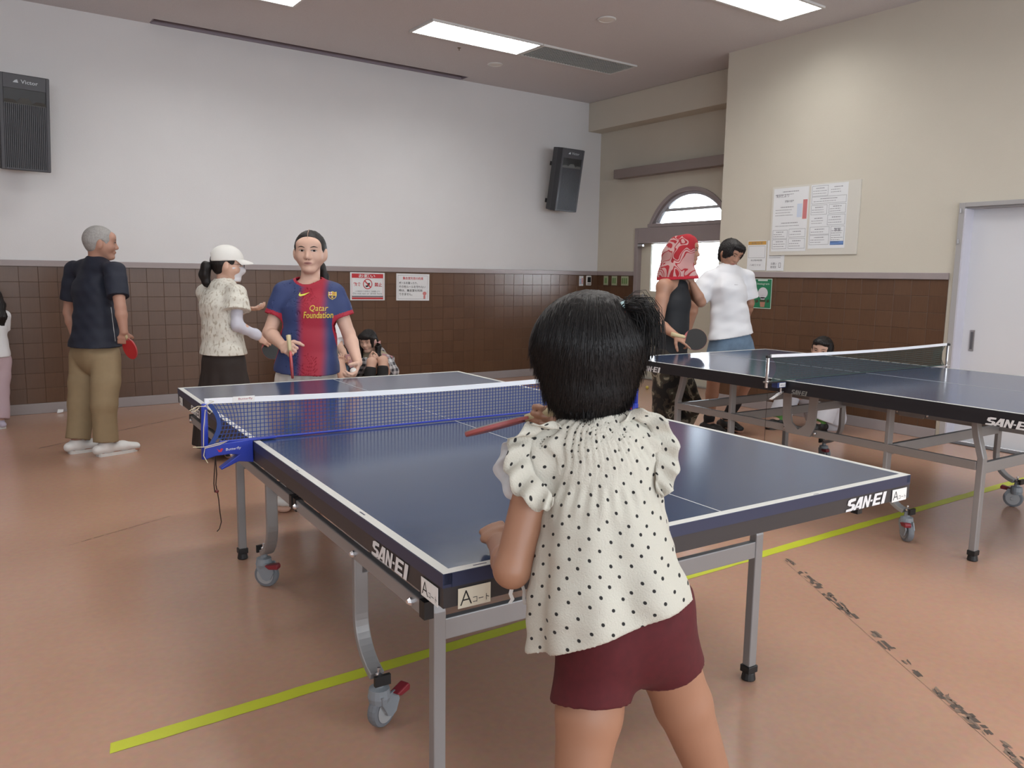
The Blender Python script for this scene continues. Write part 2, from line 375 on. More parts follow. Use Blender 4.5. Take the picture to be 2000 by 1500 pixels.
inner = [(AC[0]+(AR-.04)*math.cos(math.atan2(z-AC[1], y-AC[0])), AC[1]+(AR-.04)*math.sin(math.atan2(z-AC[1], y-AC[0]))) for y, z in arc]
inner = [p for p in inner if p[1] > 1.984]
m = MB().prism([(inner[0][0], 1.984)] + inner + [(inner[-1][0], 1.984)], (XD+.06, 0, 0), (0,1,0), (0,0,1), .006); obj('glass_pane', m, M_GLASS, win1)
m = MB().box((XD+.045, y_r+.03, 2.13), (XD+.085, y_l-.06, 2.165)); obj('glazing_bar', m, M_WFR, win1)
# outside: pale pavement and a porch roof with a post, seen through the glass
M_OUT = mat('pale_paving', (.75, .75, .74), rough=.9)
struct(obj('ground_outside', MB().box((8.4, -3, -.12), (30, 20, -.02)), M_OUT), 'pale paving outside the entrance')
M_PORCH = mat('grey_porch', (.42, .44, .47), rough=.7)
porch = empty('porch_roof', (9.0, 6.5, 0)); tag(porch, 'grey porch roof on posts outside the arched fanlight', 'porch')
m = MB().box((8.6, 2.0, 2.78), (10.2, 9.6, 2.86)); obj('roof_slab', m, M_PORCH, porch, world=True)
for yy in (4.9, 8.9): obj('post', MB().box((10.0, yy, -.02), (10.12, yy+.12, 2.78)), M_PORCH, porch, world=True)
# curtain box above the arch
m = MB().box((XD-.13, YRET+.03, 2.585), (XD, 6.65, 2.70)); struct(obj('trim_8', m, mat('brown_pelmet', (.30, .25, .235), rough=.5), bevel=.004), 'brown curtain box above the arched window')

# white sliding door in the right wall
M_FRAME = mat('grey_door_frame', (.42, .41, .41), rough=.4)
M_JAMB = mat('lilac_grey_jamb', (.60, .60, .68), rough=.4)
M_WHITE = mat('white_laminate', (.74, .75, .78), rough=.38)
m = MB().box((XR-.03, DY1, 0), (XR+.0, DY1+.045, DZ+.035)).box((XR-.03, DY0-.04, 0), (XR, DY0, DZ+.035)).box((XR-.03, DY0, DZ), (XR, DY1, DZ+.035))
m.box((XR, DY0, DZ-.012), (XR+.12, DY1, DZ))
door2 = struct(obj('door_2', m, M_FRAME, bevel=.003), 'grey frame of the white sliding door')
obj('jamb', MB().box((XR-.03, DY1-.012, 0), (XR+.14, DY1, DZ-.012)), M_JAMB, door2)
leaf2 = obj('door_leaf', MB().box((XR+.10, DY0-.1, .01), (XR+.135, DY1-.012, DZ-.012)), M_WHITE, door2)
m = MB().box((XR+.094, 1.795, .76), (XR+.1, 1.83, .93)).box((XR+.091, 1.803, .775), (XR+.0945, 1.822, .915), 1)
obj('flush_handle', m, [M_METAL, mat('dark_recess', (.12, .12, .13), rough=.5)], leaf2)
obj('floor_track', MB().box((XR-.02, DY0, 0), (XR+.12, DY1-.012, .006)), mat('dark_track', (.06, .05, .05), rough=.5), door2)
for z in (1.62, 1.86): obj('hinge', MB().tube([(XR-.036, DY1+.03, z), (XR-.036, DY1+.03, z+.035)], .007), M_METAL, door2)
# ================================================================== table tennis tables
TL, TWD, TH0 = 2.74, 1.525, .76
M_TOP = mat('blue_table_top', (.040, .066, .130), rough=.15, spec=.5, bump=.02, bscale=500.)
M_LINE = mat('white_line_paint', (.64, .65, .62), rough=.4)
M_EDGE = mat('blue_edge', (.026, .034, .075), rough=.42)
M_EDGE2 = mat('black_edge', (.012, .012, .016), rough=.45)
M_RIM = mat('dark_steel_apron', (.035, .032, .034), rough=.45)
M_LEG = mat('silver_paint', (.30, .295, .295), rough=.42, metal=.3)
M_LEGD = mat('taupe_paint', (.30, .28, .27), rough=.45, metal=.25)
M_BLACKP = mat('black_plastic', (.012, .012, .013), rough=.5)
M_CAST = mat('grey_caster', (.24, .265, .29), rough=.45)
M_TYRE = mat('grey_tyre', (.17, .185, .205), rough=.6)
M_HUB = mat('pale_hub', (.36, .37, .38), rough=.5)
M_RED = mat('red_brake', (.22, .02, .03), rough=.45)
M_BOLT = mat('zinc_bolt', (.7, .7, .72), rough=.25, metal=.9)
M_PAPER = mat('white_sticker', (.80, .80, .78), rough=.6)
M_PAPERY = mat('cream_sticker', (.66, .62, .50), rough=.6)
M_INK = mat('black_ink', (.01, .01, .01), rough=.7)
M_LOGO = mat('white_print', (.72, .73, .74), rough=.5)

def caster(parent, p, face, brake=True, turn=0.):
    """swivel caster under the point p (floor contact), face = which way the fork trails"""
    e = Vector(face).normalized(); s = Vector((0,0,1)).cross(e); R = .052; p = Vector(p)
    c = p + Vector((0,0,R)) + e*.012
    body = MB().lathe([(.0001,0),(.03,.002),(.034,.02),(.03,.045),(.014,.05),(.013,.075)], p + Vector((0,0,.078)), (0,0,1), 16)
    prof = [(-.03,.03),(-.034,.055),(.03,.055),(.045,.02),(.03,-.012),(.012,-.02),(-.006,-.012),(-.018,.01)]
    for sg in (-1, 1): body.prism(prof, c + s*(sg*.021) - s*.003, e, (0,0,1), .006)
    cst = obj('caster', body, M_CAST, parent)
    w = MB().lathe([(R-.012,-.016),(R-.003,-.014),(R,-.006),(R,.006),(R-.003,.014),(R-.012,.016)], c, s, 24)
    obj('wheel', w, M_TYRE, cst, smooth=False)
    h = MB()
    for sg in (-1, 1): h.lathe([(.034,0),(.037,.0025),(.03,.003),(.012,.0035),(.011,.006)], c + s*(sg*.0155), s*sg, 20)
    obj('hub', h, M_HUB, cst)
    obj('bolt', MB().lathe([(.009,0),(.011,.004),(.011,.012),(.005,.016),(.005,.03)], p + Vector((0,0,.155)), (0,0,1), 10), M_BOLT, cst)
    if brake:
        b = MB().prism([(.0,.0),(.055,.012),(.062,.002),(.06,-.012),(.02,-.014)], c + Vector((0,0,.052)) + e*.012 - s*.016, e, (0,0,1), .032)
        obj('brake_pedal', b, M_RED, cst, bevel=.004)
    return cst

def half_top(root, y0, y1, name='table_top'):
    """one folding half: board with edge bands, apron below"""
    t = .022
    g = .0015
    ya, yb = (y0, y1-g) if y0 < .1 else (y0+g, y1)
    top = obj(name, MB().box((0, ya, TH0-t), (TWD, yb, TH0)), M_TOP, root)
    ln = MB(); z0, z1 = TH0+.0002, TH0+.0008
    ln.box((0, ya, z0), (.021, yb, z1)).box((TWD-.021, ya, z0), (TWD, yb, z1)).box((TWD/2-.0015, ya+.02, z0), (TWD/2+.0015, yb, z1))
    e = ya if y0 < .1 else yb
    ln.box((.021, min(e, e+(.021 if y0 < .1 else -.021)), z0), (TWD-.021, max(e, e+(.021 if y0 < .1 else -.021)), z1))
    obj('boundary_line', ln, M_LINE, top)
    return ya, yb, top

def logo(parent, o, X, Y, w, h, m_=None):
    """slanted block lettering of the maker"""
    mb = MB(); o, X, Y = Vector(o), Vector(X), Vector(Y); sl = .28
    def L(polys, x0, ww):
        for pl in polys: mb.poly([o + X*(w*(x0 + ww*px - .5) + sl*h*(py-.5)) + Y*(h*(py-.5)) for px, py in pl])
    # S with its double bowl
    L([[(.0,.0),(.72,.0),(1,.12),(1,.45),(.75,.56),(.4,.56),(.4,.72),(.95,.78),(.92,1),(.3,1),(.02,.9),(.02,.55),(.3,.42),(.62,.40),(.62,.22),(.0,.18)]], 0, .20)
    L([[(0,0),(.28,0),(.55,.62),(.55,1),(.42,1)], [(.55,1),(.55,.62),(.62,.30),(.34,.30),(.26,.14),(.66,.14),(.70,0),(1,0),(.9,1)]], .185, .20)
    L([[(0,0),(.3,0),(.3,1),(0,1)], [(.3,1),(.3,.55),(.7,0),(.7,.45)], [(.7,0),(1,0),(1,1),(.7,1)]], .40, .17)
    L([[(0,.40),(1,.40),(1,.56),(0,.56)]], .585, .055)
    L([[(0,0),(.35,0),(.35,1),(0,1)], [(.35,.80),(1,.80),(1,1),(.35,1)], [(.35,.41),(.9,.41),(.9,.59),(.35,.59)], [(.35,0),(1,0),(1,.2),(.35,.2)]], .66, .20)
    L([[(0,0),(1,0),(1,1),(0,1)]], .89, .085)
    return obj('maker_lettering', mb, m_ or M_LOGO, parent)

def sticker(parent, o, X, Y, w, h, cream=False):
    """court label: A and three katakana"""
    X, Y = Vector(X), Vector(Y); N = X.cross(Y).normalized()
    s = obj('court_sticker', MB().prism([(-w/2,-h/2),(w/2,-h/2),(w/2,h/2),(-w/2,h/2)], Vector(o), X, Y, .0008), M_PAPERY if cream else M_PAPER, parent)
    mb = MB(); oo = Vector(o) + N*.0012
    put_text(mb, 'A', w*.36, h*.72, oo - X*(w*.26), X, Y, offset=-.012)
    put_text(mb, 'コート', w*.5, h*.32, oo + X*(w*.2) - Y*(h*.18), X, Y)
    obj('lettering', mb, M_INK, s)

def arm_path(x, ytop, ycast, ztop, n=10):
    """J-shaped caster arm"""
    d = 1 if ycast > ytop else -1; r = abs(ycast-ytop)
    pts = [(x, ytop, ztop), (x, ytop, .30)]
    for i in range(1, n+1):
        a = math.pi/2*i/n*.86; pts.append((x, ytop + d*r*(1-math.cos(a)), .30 - .15*math.sin(a)))
    return pts

def build_table(name, loc, rz, label, style):
    root = empty(name, (loc[0], loc[1], 0), rz); tag(root, label, 'table', 'table tennis tables')
    sides = ((0., TL/2), (TL/2, TL))
    for hi, (y0, y1) in enumerate(sides):
        ya, yb, top = half_top(root, y0, y1)
        near = hi == 0
        # edge bands: the upper strip and the steel apron under it
        up = MB(); lo = MB(); zt, zm, zb = TH0-.0005, TH0-.028, TH0-.068
        for mb, z0, z1, e in ((up, zm, zt, .0015), (lo, zb, zm, .0)):
            mb.box((-e, ya, z0), (.018, yb, z1)).box((TWD-.018, ya, z0), (TWD+e, yb, z1))
            ye = ya if near else yb
            mb.box((.018, ye-e if near else ye-.018, z0), (TWD-.018, ye+.018 if near else ye+e, z1))
        obj('edge_band', up, M_EDGE if style == 1 else M_EDGE2, root); obj('apron', lo, M_RIM if style == 1 else M_EDGE2, root)
        # under-frame
        m1 = (lambda y: y) if near else (lambda y: TL-y)
        for sx in (0, 1):
            fx = (lambda x: x) if sx == 0 else (lambda x: TWD-x)
            xl = fx(.185); yl = m1(.385)
            top_y = m1(.44)
            pts = [(xl, top_y, TH0-.03), (xl, m1(.415), .60), (xl, yl, .50), (xl, yl, .05)]
            lg = obj('leg', MB().strip(pts, .034 if style == 1 else .04, .03, (1,0,0)), M_LEG, root, bevel=.004)
            ft = MB().box((xl-.022, yl-.019, .028), (xl+.022, yl+.019, .052)).lathe([(.02,0),(.024,.003),(.02,.028),(.01,.03)], (xl, yl, 0), (0,0,1), 14)
            obj('foot', ft, M_BLACKP, lg, bevel=.003)
            ya_t = m1(.895 if style == 1 else .85); yc = m1(.735 if style == 1 else .70)
            ar = obj('caster_arm', MB().strip(arm_path(xl, ya_t, yc, TH0-.07), .045, .022, (1,0,0)), M_LEG, root, bevel=.004)
            d = 1 if yc > ya_t else -1
            obj('end_cap', MB().box((xl-.024, yc-.002 if d > 0 else yc-.01, .142), (xl+.024, yc+.01 if d > 0 else yc+.002, .172)), M_BLACKP, ar)
            caster(root, (xl, yc-.02*d, 0), ((-.55, -.83, 0) if sx == 0 and near else (-.3, -d, 0)) if style == 2 else ((.9, .45, 0) if near else (.75, -d*.7, 0)))
            # side rail under the edge
            if style == 1:
                a, b = m1(.14), m1(1.0 if near else 1.70)
                xr_ = fx(.034)
                br = obj('link_bar', MB().bar((xr_, a, .632), (xr_, b, .632), .018, .034), M_LEG, root, bevel=.003)
                for yy in (a, b): obj('end_cap', MB().box((xr_-.011, yy-.012, .613), (xr_+.011, yy+.012, .651)), M_BLACKP, br)
                for yy in (m1(.19), m1(.52), m1(.98)):
                    obj('bolt', MB().lathe([(.009,0),(.009,.006),(.005,.012)], (xr_ + (-.009 if sx == 0 else .009), yy, .632), (-1 if sx == 0 else 1, 0, 0), 8), M_BOLT, br)
                obj('stay', MB().bar((xr_+(.012 if sx == 0 else -.012), m1(.19), .632), (fx(.185), m1(.40), .58), .014, .02), M_LEG, root)
                obj('hinge_plate', MB().box((fx(.05)-.004, min(m1(1.0), m1(1.16)), .60), (fx(.05)+.004, max(m1(1.0), m1(1.16)), .70)), M_LEGD, root, bevel=.01)
        # cross bars between the legs, and between the caster arms
        ycs = [m1(.385), m1(.895 if style == 1 else .85)]
        for k, yy in enumerate(ycs):
            obj('cross_bar', MB().bar((.185, yy, .452), (TWD-.185, yy, .452), .022, .055), M_LEG, root, bevel=.003)
    if style == 2:
        for x in (.185, TWD-.185):
            obj('side_bar', MB().bar((x-.012, .40, .462), (x-.012, TL-.40, .462), .022, .042), M_LEGD, root, bevel=.003)
            U_ = [(-.115,.24),(-.062,.24),(-.06,.12),(-.045,.055),(0,.02),(.045,.055),(.06,.12),(.062,.24),(.115,.24),(.108,.06),(.08,-.01),(-.08,-.01),(-.108,.06)]
            obj('centre_bracket', MB().prism(U_, (x-.03, TL/2, .45), (0,-1,0), (0,0,1), .012), M_LEGD, root)
            for yy in (1.27, 1.47): obj('bolt', MB().lathe([(.009,0),(.009,.006),(.005,.01)], (x-.024, yy, .462), (-1,0,0), 8), M_BOLT, root)
    else:
        for x in (.12, TWD-.12):
            obj('centre_bracket', MB().box((x-.012, TL/2-.14, .60), (x+.012, TL/2+.14, TH0-.022)), M_LEGD, root, bevel=.006)
    return root

table1 = build_table('table_tennis_table', (0, 0), -.05247, 'near blue table tennis table marked A with a blue clamped net', 1)
table2 = build_table('table_tennis_table', (2.979, .056), -.0372, 'far blue table tennis table by the right wall with a dark net', 2)
zt = TH0-.0515
logo(table1, (-.002, .245, zt+.002), (0,-1,0), (0,0,1), .19, .036)
logo(table1, (-.002, TL-.42, zt+.002), (0,-1,0), (0,0,1), .19, .036)
logo(table1, (1.32, -.002, zt+.002), (1,0,0), (0,0,1), .18, .034)
sticker(table1, (-.0022, .053, TH0-.052), (0,-1,0), (0,0,1), .072, .038)
sticker(table1, (.066, -.0022, TH0-.054), (1,0,0), (0,0,1), .072, .040, True)
sticker(table1, (1.472, -.0022, TH0-.052), (1,0,0), (0,0,1), .07, .036)
sticker(table1, (-.0022, TL-.09, TH0-.052), (0,-1,0), (0,0,1), .072, .038)
logo(table2, (-.002, .20, zt+.002), (0,-1,0), (0,0,1), .19, .036)
logo(table2, (-.002, TL-.30, zt+.002), (0,-1,0), (0,0,1), .19, .036)
logo(table2, (-.002, 1.27, zt-.004), (0,-1,0), (0,0,1), .10, .026, mat('worn_print', (.2, .2, .19), rough=.6))
# worn paint on the near corner of table 1
mb = MB()
for (x, y, l, w, a) in ((.085,.0105,.03,.003,.2), (.12,.013,.012,.003,0), (.30,.018,.01,.003,.5), (1.1,.004,.02,.002,.1), (.011,.43,.004,.03,0), (.004,.9,.003,.02,0)):
    mb.box((x-l/2, y-w/2, TH0+.0008), (x+l/2, y+w/2, TH0+.0011))
obj('paint_wear', mb, M_EDGE, table1)['kind'] = 'stuff'

# ------------------------------------------------------------------ nets
M_NETB = mat('blue_net_cord', (.018, .05, .22), rough=.7)
M_BLUE = mat('blue_plastic', (.016, .04, .36), rough=.35)
M_BAND = mat('white_net_band', (.82, .84, .88), rough=.7)
M_NETG = mat('dark_green_net', (.03, .065, .06), rough=.8)
M_STEEL = mat('polished_steel', (.75, .75, .76), rough=.15, metal=1.)
M_STRING = mat('cream_string', (.62, .55, .38), rough=.8)
def net_mesh(mb, x0, x1, z0, ztop, pitch, w, sag, curve):
    """crossed cords; curve(x, t) gives the sideways pull-in of the net ends, sag(x) the drop of the top"""
    nx = int(round((x1-x0)/pitch)); nz = int(round((ztop-z0)/pitch))
    for i in range(nx+1):
        x = x0 + (x1-x0)*i/nx
        for k in range(nz):
            a, b = k/nz, (k+1)/nz
            za, zb = z0 + (ztop-sag(x)-z0)*a, z0 + (ztop-sag(x)-z0)*b
            mb.bar((curve(x, a), 0, za), (curve(x, b), 0, zb), w, w, (0,1,0))
    for k in range(nz+1):
        a = k/nz; pts = []
        for i in range(0, nx+1, 3):
            x = x0 + (x1-x0)*i/nx; pts.append((curve(x, a), 0, z0 + (ztop-sag(x)-z0)*a))
        for p, q_ in zip(pts, pts[1:]): mb.bar(p, q_, w, w, (0,1,0))

def net_one():
    root = empty('table_net', table1.matrix_basis @ Vector((0, TL/2, 0)), -.05247); tag(root, 'blue mesh net with white top band and blue clamps on table A', 'net', 'table tennis nets')
    x0, x1 = -.135, TWD+.135
    sag = lambda x: .016*math.sin(math.pi*max(0, min(1, (x-x0)/(x1-x0))))
    def curve(x, a):
        e = .03*math.sin(math.pi*a)                        # ends bow inwards between band and clamp
        return x + e*max(0, 1-(x-x0)/.12) - e*max(0, 1-(x1-x)/.12)
    mb = MB(); net_mesh(mb, x0, x1, TH0+.004, TH0+.140, .0135, .0021, sag, curve)
    o = obj('net_mesh', mb, M_NETB, root); o['kind'] = 'stuff'
    band = MB(); N = 30
    for i in range(N):
        xa, xb = x0-.012 + (x1-x0+.024)*i/N, x0-.012 + (x1-x0+.024)*(i+1)/N
        za, zb = TH0+.1425-sag(xa), TH0+.1425-sag(xb)
        band.add([(xa,-.004,za-.008),(xb,-.004,zb-.008),(xb,-.004,zb+.009),(xa,-.004,za+.009),(xa,.004,za-.008),(xb,.004,zb-.008),(xb,.004,zb+.009),(xa,.004,za+.009)],
                 [(0,1,2,3),(7,6,5,4),(0,4,5,1),(3,2,6,7)])
    bd = obj('top_band', band, M_BAND, root)
    tg = MB().box((x0+.075, -.0062, TH0+.134), (x0+.145, -.0042, TH0+.152)); t_ = obj('brand_tag', tg, M_PAPER, bd)
    lt = MB(); put_text(lt, 'Butterfly', .045, .009, (x0+.115, -.0066, TH0+.143), (1,0,0), (0,0,1)); obj('lettering', lt, mat('dark_red_print', (.35, .03, .06), rough=.6), bd)
    bot = MB().tube([(curve(x0+.03,0), 0, TH0+.006)] + [(x0 + (x1-x0)*i/20, 0, TH0+.006) for i in range(1, 20)] + [(x1-.03, 0, TH0+.006)], .004, 6); obj('bottom_cord', bot, M_BLUE, root)
    for sg in (1, -1):
        fx = (lambda x: x) if sg == 1 else (lambda x: TWD-x)
        # side tape of the net
        xe = x0 if sg == 1 else x1
        tp = [(curve(xe, a) , 0, TH0-.004 + (.142)*a) for a in [i/10 for i in range(11)]]
        obj('side_tape', MB().strip(tp, .004, .013, (0,1,0)), M_NETB, root)
        # clamp: bracket out to the post, jaws over the table edge, lever below
        P = [(-.155,-.045),(-.155,.0),(-.03,.006),(.075,.012),(.075,.003),(-.002,.003),(-.002,-.07),(-.05,-.062),(-.105,-.085),(-.108,-.079),(-.05,-.040),(-.075,-.035),(-.12,-.036)]
        poly = [(fx(px), pz) for px, pz in P]
        if sg == -1: poly = poly[::-1]
        cl = obj('clamp', MB().prism(poly, (0, .016, TH0), (1,0,0), (0,0,1), .032), M_BLUE, root, bevel=.003)
        ps = MB().tube([(fx(-.1525), 0, TH0-.045), (fx(-.150), 0, TH0+.06), (fx(-.148), 0, TH0+.135)], [.011, .011, .009], 10)
        obj('post', ps, M_BLUE, root, smooth=True)
        lt = MB()
        put_text(lt, 'Butterfly', .048, .011, (fx(-.066 if sg == 1 else -.07), -.0166, TH0-.018), (1,0,.04), (0,0,1), shear=.1)
        obj('lettering', lt, M_LOGO, cl)
        wv = MB().poly([(fx(-.108)+dx, -.0166, TH0-.018+dz) for dx, dz in ((-.010,.006),(-.002,.0),(.004,.006),(.010,.004),(.004,-.006),(-.004,-.006))]); obj('wing_mark', wv, mat('red_print', (.5,.02,.05), rough=.5), cl)
        if sg == 1:
            st = MB()
            st.tube([(-.150,-.012,TH0+.13),(-.12,-.01,TH0+.142),(x0-.005,0,TH0+.146)], .0012, 5)
            st.tube([(-.165,-.008,TH0+.125),(-.18,-.014,TH0+.115),(-.195,-.01,TH0+.118),(-.17,-.012,TH0+.13),(-.145,-.014,TH0+.128),(-.128,-.016,TH0+.112),(-.135,-.014,TH0+.103),(-.148,-.014,TH0+.118),(-.155,-.013,TH0+.06),(-.158,-.014,TH0+.0)], .0014, 5)
            st.tube([(-.19,-.014,TH0+.0),(-.155,-.018,TH0-.002),(-.11,-.017,TH0+.006),(-.08,-.012,TH0+.010),(-.11,-.019,TH0+.001),(-.155,-.02,TH0-.006),(-.16,-.02,TH0-.03),(-.148,-.019,TH0-.055)], .0014, 5)
            obj('string', st, M_STRING, root)
    # dark cord hanging from the clamp with a red bead
    c = MB().tube([(-.12,0,TH0-.04),(-.124,0,TH0-.08),(-.128,0,TH0-.13),(-.126,0,TH0-.16)], .0018, 5).tube([(-.12,0,TH0-.04),(-.118,.001,TH0-.10),(-.122,0,TH0-.135),(-.118,0,TH0-.16),(-.115,0,TH0-.185),(-.112,.002,TH0-.23),(-.109,0,TH0-.262),(-.116,0,TH0-.285),(-.124,0,TH0-.293)], .0018, 5)
    cd_ = obj('hanging_cord', c, mat('dark_cord', (.03, .015, .012), rough=.8), root)
    obj('bead', MB().lathe([(.001,-.006),(.005,-.004),(.006,0),(.005,.004),(.001,.006)], (-.119,0,TH0-.157), (0,0,1), 10), mat('red_bead', (.15,.02,.02), rough=.4), cd_)
    return root
net_one()

def net_two():
    o_ = Matrix.Translation((2.979, .056, 0)) @ Matrix.Rotation(-.0372, 4, 'Z') @ Vector((0, TL/2, 0))
    root = empty('table_net', o_, -.0372); tag(root, 'dark green mesh net with white top band on the far table', 'net', 'table tennis nets')
    x0, x1 = -.12, TWD+.12
    sag = lambda x: .010*math.sin(math.pi*max(0, min(1, (x-x0)/(x1-x0))))
    def curve(x, a):
        e = .045*math.sin(math.pi*a)
        return x + e*max(0, 1-(x-x0)/.15) - e*max(0, 1-(x1-x)/.15)
    mb = MB(); net_mesh(mb, x0, x1, TH0+.004, TH0+.138, .0135, .0019, sag, curve)
    o = obj('net_mesh', mb, M_NETG, root); o['kind'] = 'stuff'
    band = MB(); N = 24
    for i in range(N):
        xa, xb = x0-.01 + (x1-x0+.02)*i/N, x0-.01 + (x1-x0+.02)*(i+1)/N
        za, zb = TH0+.1425-sag(xa), TH0+.1425-sag(xb)
        band.add([(xa,-.004,za-.008),(xb,-.004,zb-.008),(xb,-.004,zb+.008),(xa,-.004,za+.008),(xa,.004,za-.008),(xb,.004,zb-.008),(xb,.004,zb+.008),(xa,.004,za+.008)],
                 [(0,1,2,3),(7,6,5,4),(0,4,5,1),(3,2,6,7)])
    obj('top_band', band, M_BAND, root)
    obj('bottom_cord', MB().tube([(x0+.02,0,TH0+.005),(x1-.02,0,TH0+.005)], .003, 6), M_NETG, root)
    for sg in (1, -1):
        fx = (lambda x: x) if sg == 1 else (lambda x: TWD-x)
        xe = x0 if sg == 1 else x1
        obj('side_cord', MB().tube([(curve(xe, i/10), 0, TH0+.002+.138*i/10) for i in range(11)], .002, 5), M_NETG, root)
        obj('post', MB().tube([(fx(-.1525),0,TH0-.03),(fx(-.1525),0,TH0+.135)], .009, 12), M_STEEL, root, smooth=False)
        obj('post_cap', MB().lathe([(.012,0),(.014,.004),(.012,.014),(.004,.016)], (fx(-.1525),0,TH0+.133), (0,0,1), 12), M_BLACKP, root)
        P = [(-.16,-.004),(-.16,.004),(.07,.004),(.07,.0005),(-.003,.0005),(-.003,-.004)]
        poly = [(fx(a), b) for a, b in P]; poly = poly if sg == 1 else poly[::-1]
        obj('clamp', MB().prism(poly, (0,.018,TH0), (1,0,0), (0,0,1), .036), M_STEEL, root)
        lb = obj('maker_plate', MB().box((min(fx(-.085),fx(-.015)), -.02, TH0-.034), (max(fx(-.085),fx(-.015)), .018, TH0-.005)), mat('navy_plate', (.03,.05,.16), rough=.4), root)
        w = MB().box((min(fx(-.07),fx(-.02)), -.0212, TH0-.03), (max(fx(-.07),fx(-.02)), -.0202, TH0-.008)); obj('label', w, M_PAPER, lb)
        t_ = MB(); put_text(t_, 'SAN-EI', .042, .012, (fx(-.045), -.0218, TH0-.019), (1,0,0), (0,0,1)); obj('lettering', t_, mat('navy_plate', (.03,.05,.16)), lb)
        obj('screw', MB().tube([(fx(-.03),0,TH0-.034),(fx(-.03),0,TH0-.075)], .005, 8), M_BOLT, root)
        obj('lever', MB().bar((fx(-.015),0,TH0-.06),(fx(-.11),0,TH0-.098), .02, .004), M_BOLT, root)
    obj('hanging_cord', MB().tube([(-.14,0,TH0-.03),(-.139,.003,TH0-.2),(-.142,0,TH0-.36)], .0012, 5), mat('dark_cord', (.03,.015,.012)), root)
net_two()
# ================================================================== ceiling fittings
M_FIXT = mat('white_fitting', (.72, .73, .72), rough=.4)
M_GRID = mat('louvre_grey', (.50, .53, .52), rough=.35, metal=.3)
M_LIT = mat('lit_tubes', (1, 1, 1), rough=.5, emit=(1.0, .985, .95), estr=LAMP_POWER)
M_UNLIT = mat('unlit_reflector', (.42, .44, .44), rough=.3)
def ceiling_light(x0, x1, y0, y1, label, lit=True, cells=(24, 8), group='recessed ceiling lights'):
    c = ((x0+x1)/2, (y0+y1)/2, ZC); root = empty('ceiling_light', c); tag(root, label, 'ceiling light', group)
    hx, hy = (x1-x0)/2, (y1-y0)/2; t = .018
    f = MB()
    for lo, hi in (((-hx,-hy,-t),(hx,-hy+.022,0)), ((-hx,hy-.022,-t),(hx,hy,0)), ((-hx,-hy+.022,-t),(-hx+.022,hy-.022,0)), ((hx-.022,-hy+.022,-t),(hx,hy-.022,0))): f.box(lo, hi)
    obj('frame', f, M_FIXT, root)
    obj('tube_panel' if lit else 'reflector', MB().box((-hx+.022,-hy+.022,-.003),(hx-.022,hy-.022,-.0005)), M_LIT if lit else M_UNLIT, root)
    g = MB(); nx, ny = cells
    for i in range(1, nx): x = -hx+.022 + (2*hx-.044)*i/nx; g.box((x-.0012,-hy+.022,-t+.001),(x+.0012,hy-.022,-.004))
    for j in range(1, ny): y = -hy+.022 + (2*hy-.044)*j/ny; g.box((-hx+.022,y-.0012,-t+.001),(hx-.022,y+.0012,-.004))
    obj('louvre', g, M_GRID, root)['kind'] = 'stuff'
    return root
ceiling_light(2.995, 4.25, 5.285, 5.735, 'lit fluorescent ceiling panel in the middle of the view, beside the dark louvre')
ceiling_light(4.26, 5.54, 5.29, 5.725, 'unlit ceiling fitting with a grey egg crate louvre', lit=False, cells=(34, 12))
ceiling_light(.625, 1.88, 5.285, 5.735, 'lit ceiling panel cut off by the top edge, above the white wall')
ceiling_light(4.19, 5.445, 2.96, 3.41, 'lit ceiling panel with visible louvre at the upper right, cut off by the top edge')
for i, x in enumerate((-1.75, .625, 3.0)):
    for j, y in enumerate((2.96, .62, -1.7)):
        if i == 0 and j == 2: continue
        ceiling_light(x, x+1.255, y, y+.45, 'lit ceiling panel overhead, outside the view', cells=(12, 4), group='ceiling lights outside the view')
for x, y, lab in ((4.305, 6.216, 'round white ceiling cover near the back wall beside the lit panel'), (4.231, 4.338, 'round white ceiling cover near the top edge of the view')):
    r = empty('ceiling_speaker', (x, y, ZC)); tag(r, lab, 'speaker', 'round ceiling covers')
    obj('rim', MB().lathe([(.085,-.001),(.085,-.006),(.078,-.011),(.068,-.012),(.066,-.008)], (0,0,0), (0,0,1), 32), M_FIXT, r, smooth=False)
    obj('cover', MB().lathe([(.066,-.006),(.064,-.009),(.03,-.012),(.001,-.0125)], (0,0,0), (0,0,1), 32), mat('cream_cover', (.78, .76, .72), rough=.6), r)
h = tag(obj('ceiling_hook', MB().lathe([(.018,0),(.018,-.004),(.006,-.006),(.004,-.02),(.007,-.026),(.001,-.028)], (3.67, 5.93, ZC), (0,0,1), 12), mat('brown_fitting', (.2,.15,.1), rough=.6)), 'tiny brown fitting on the ceiling beside the lit panel', 'hook')

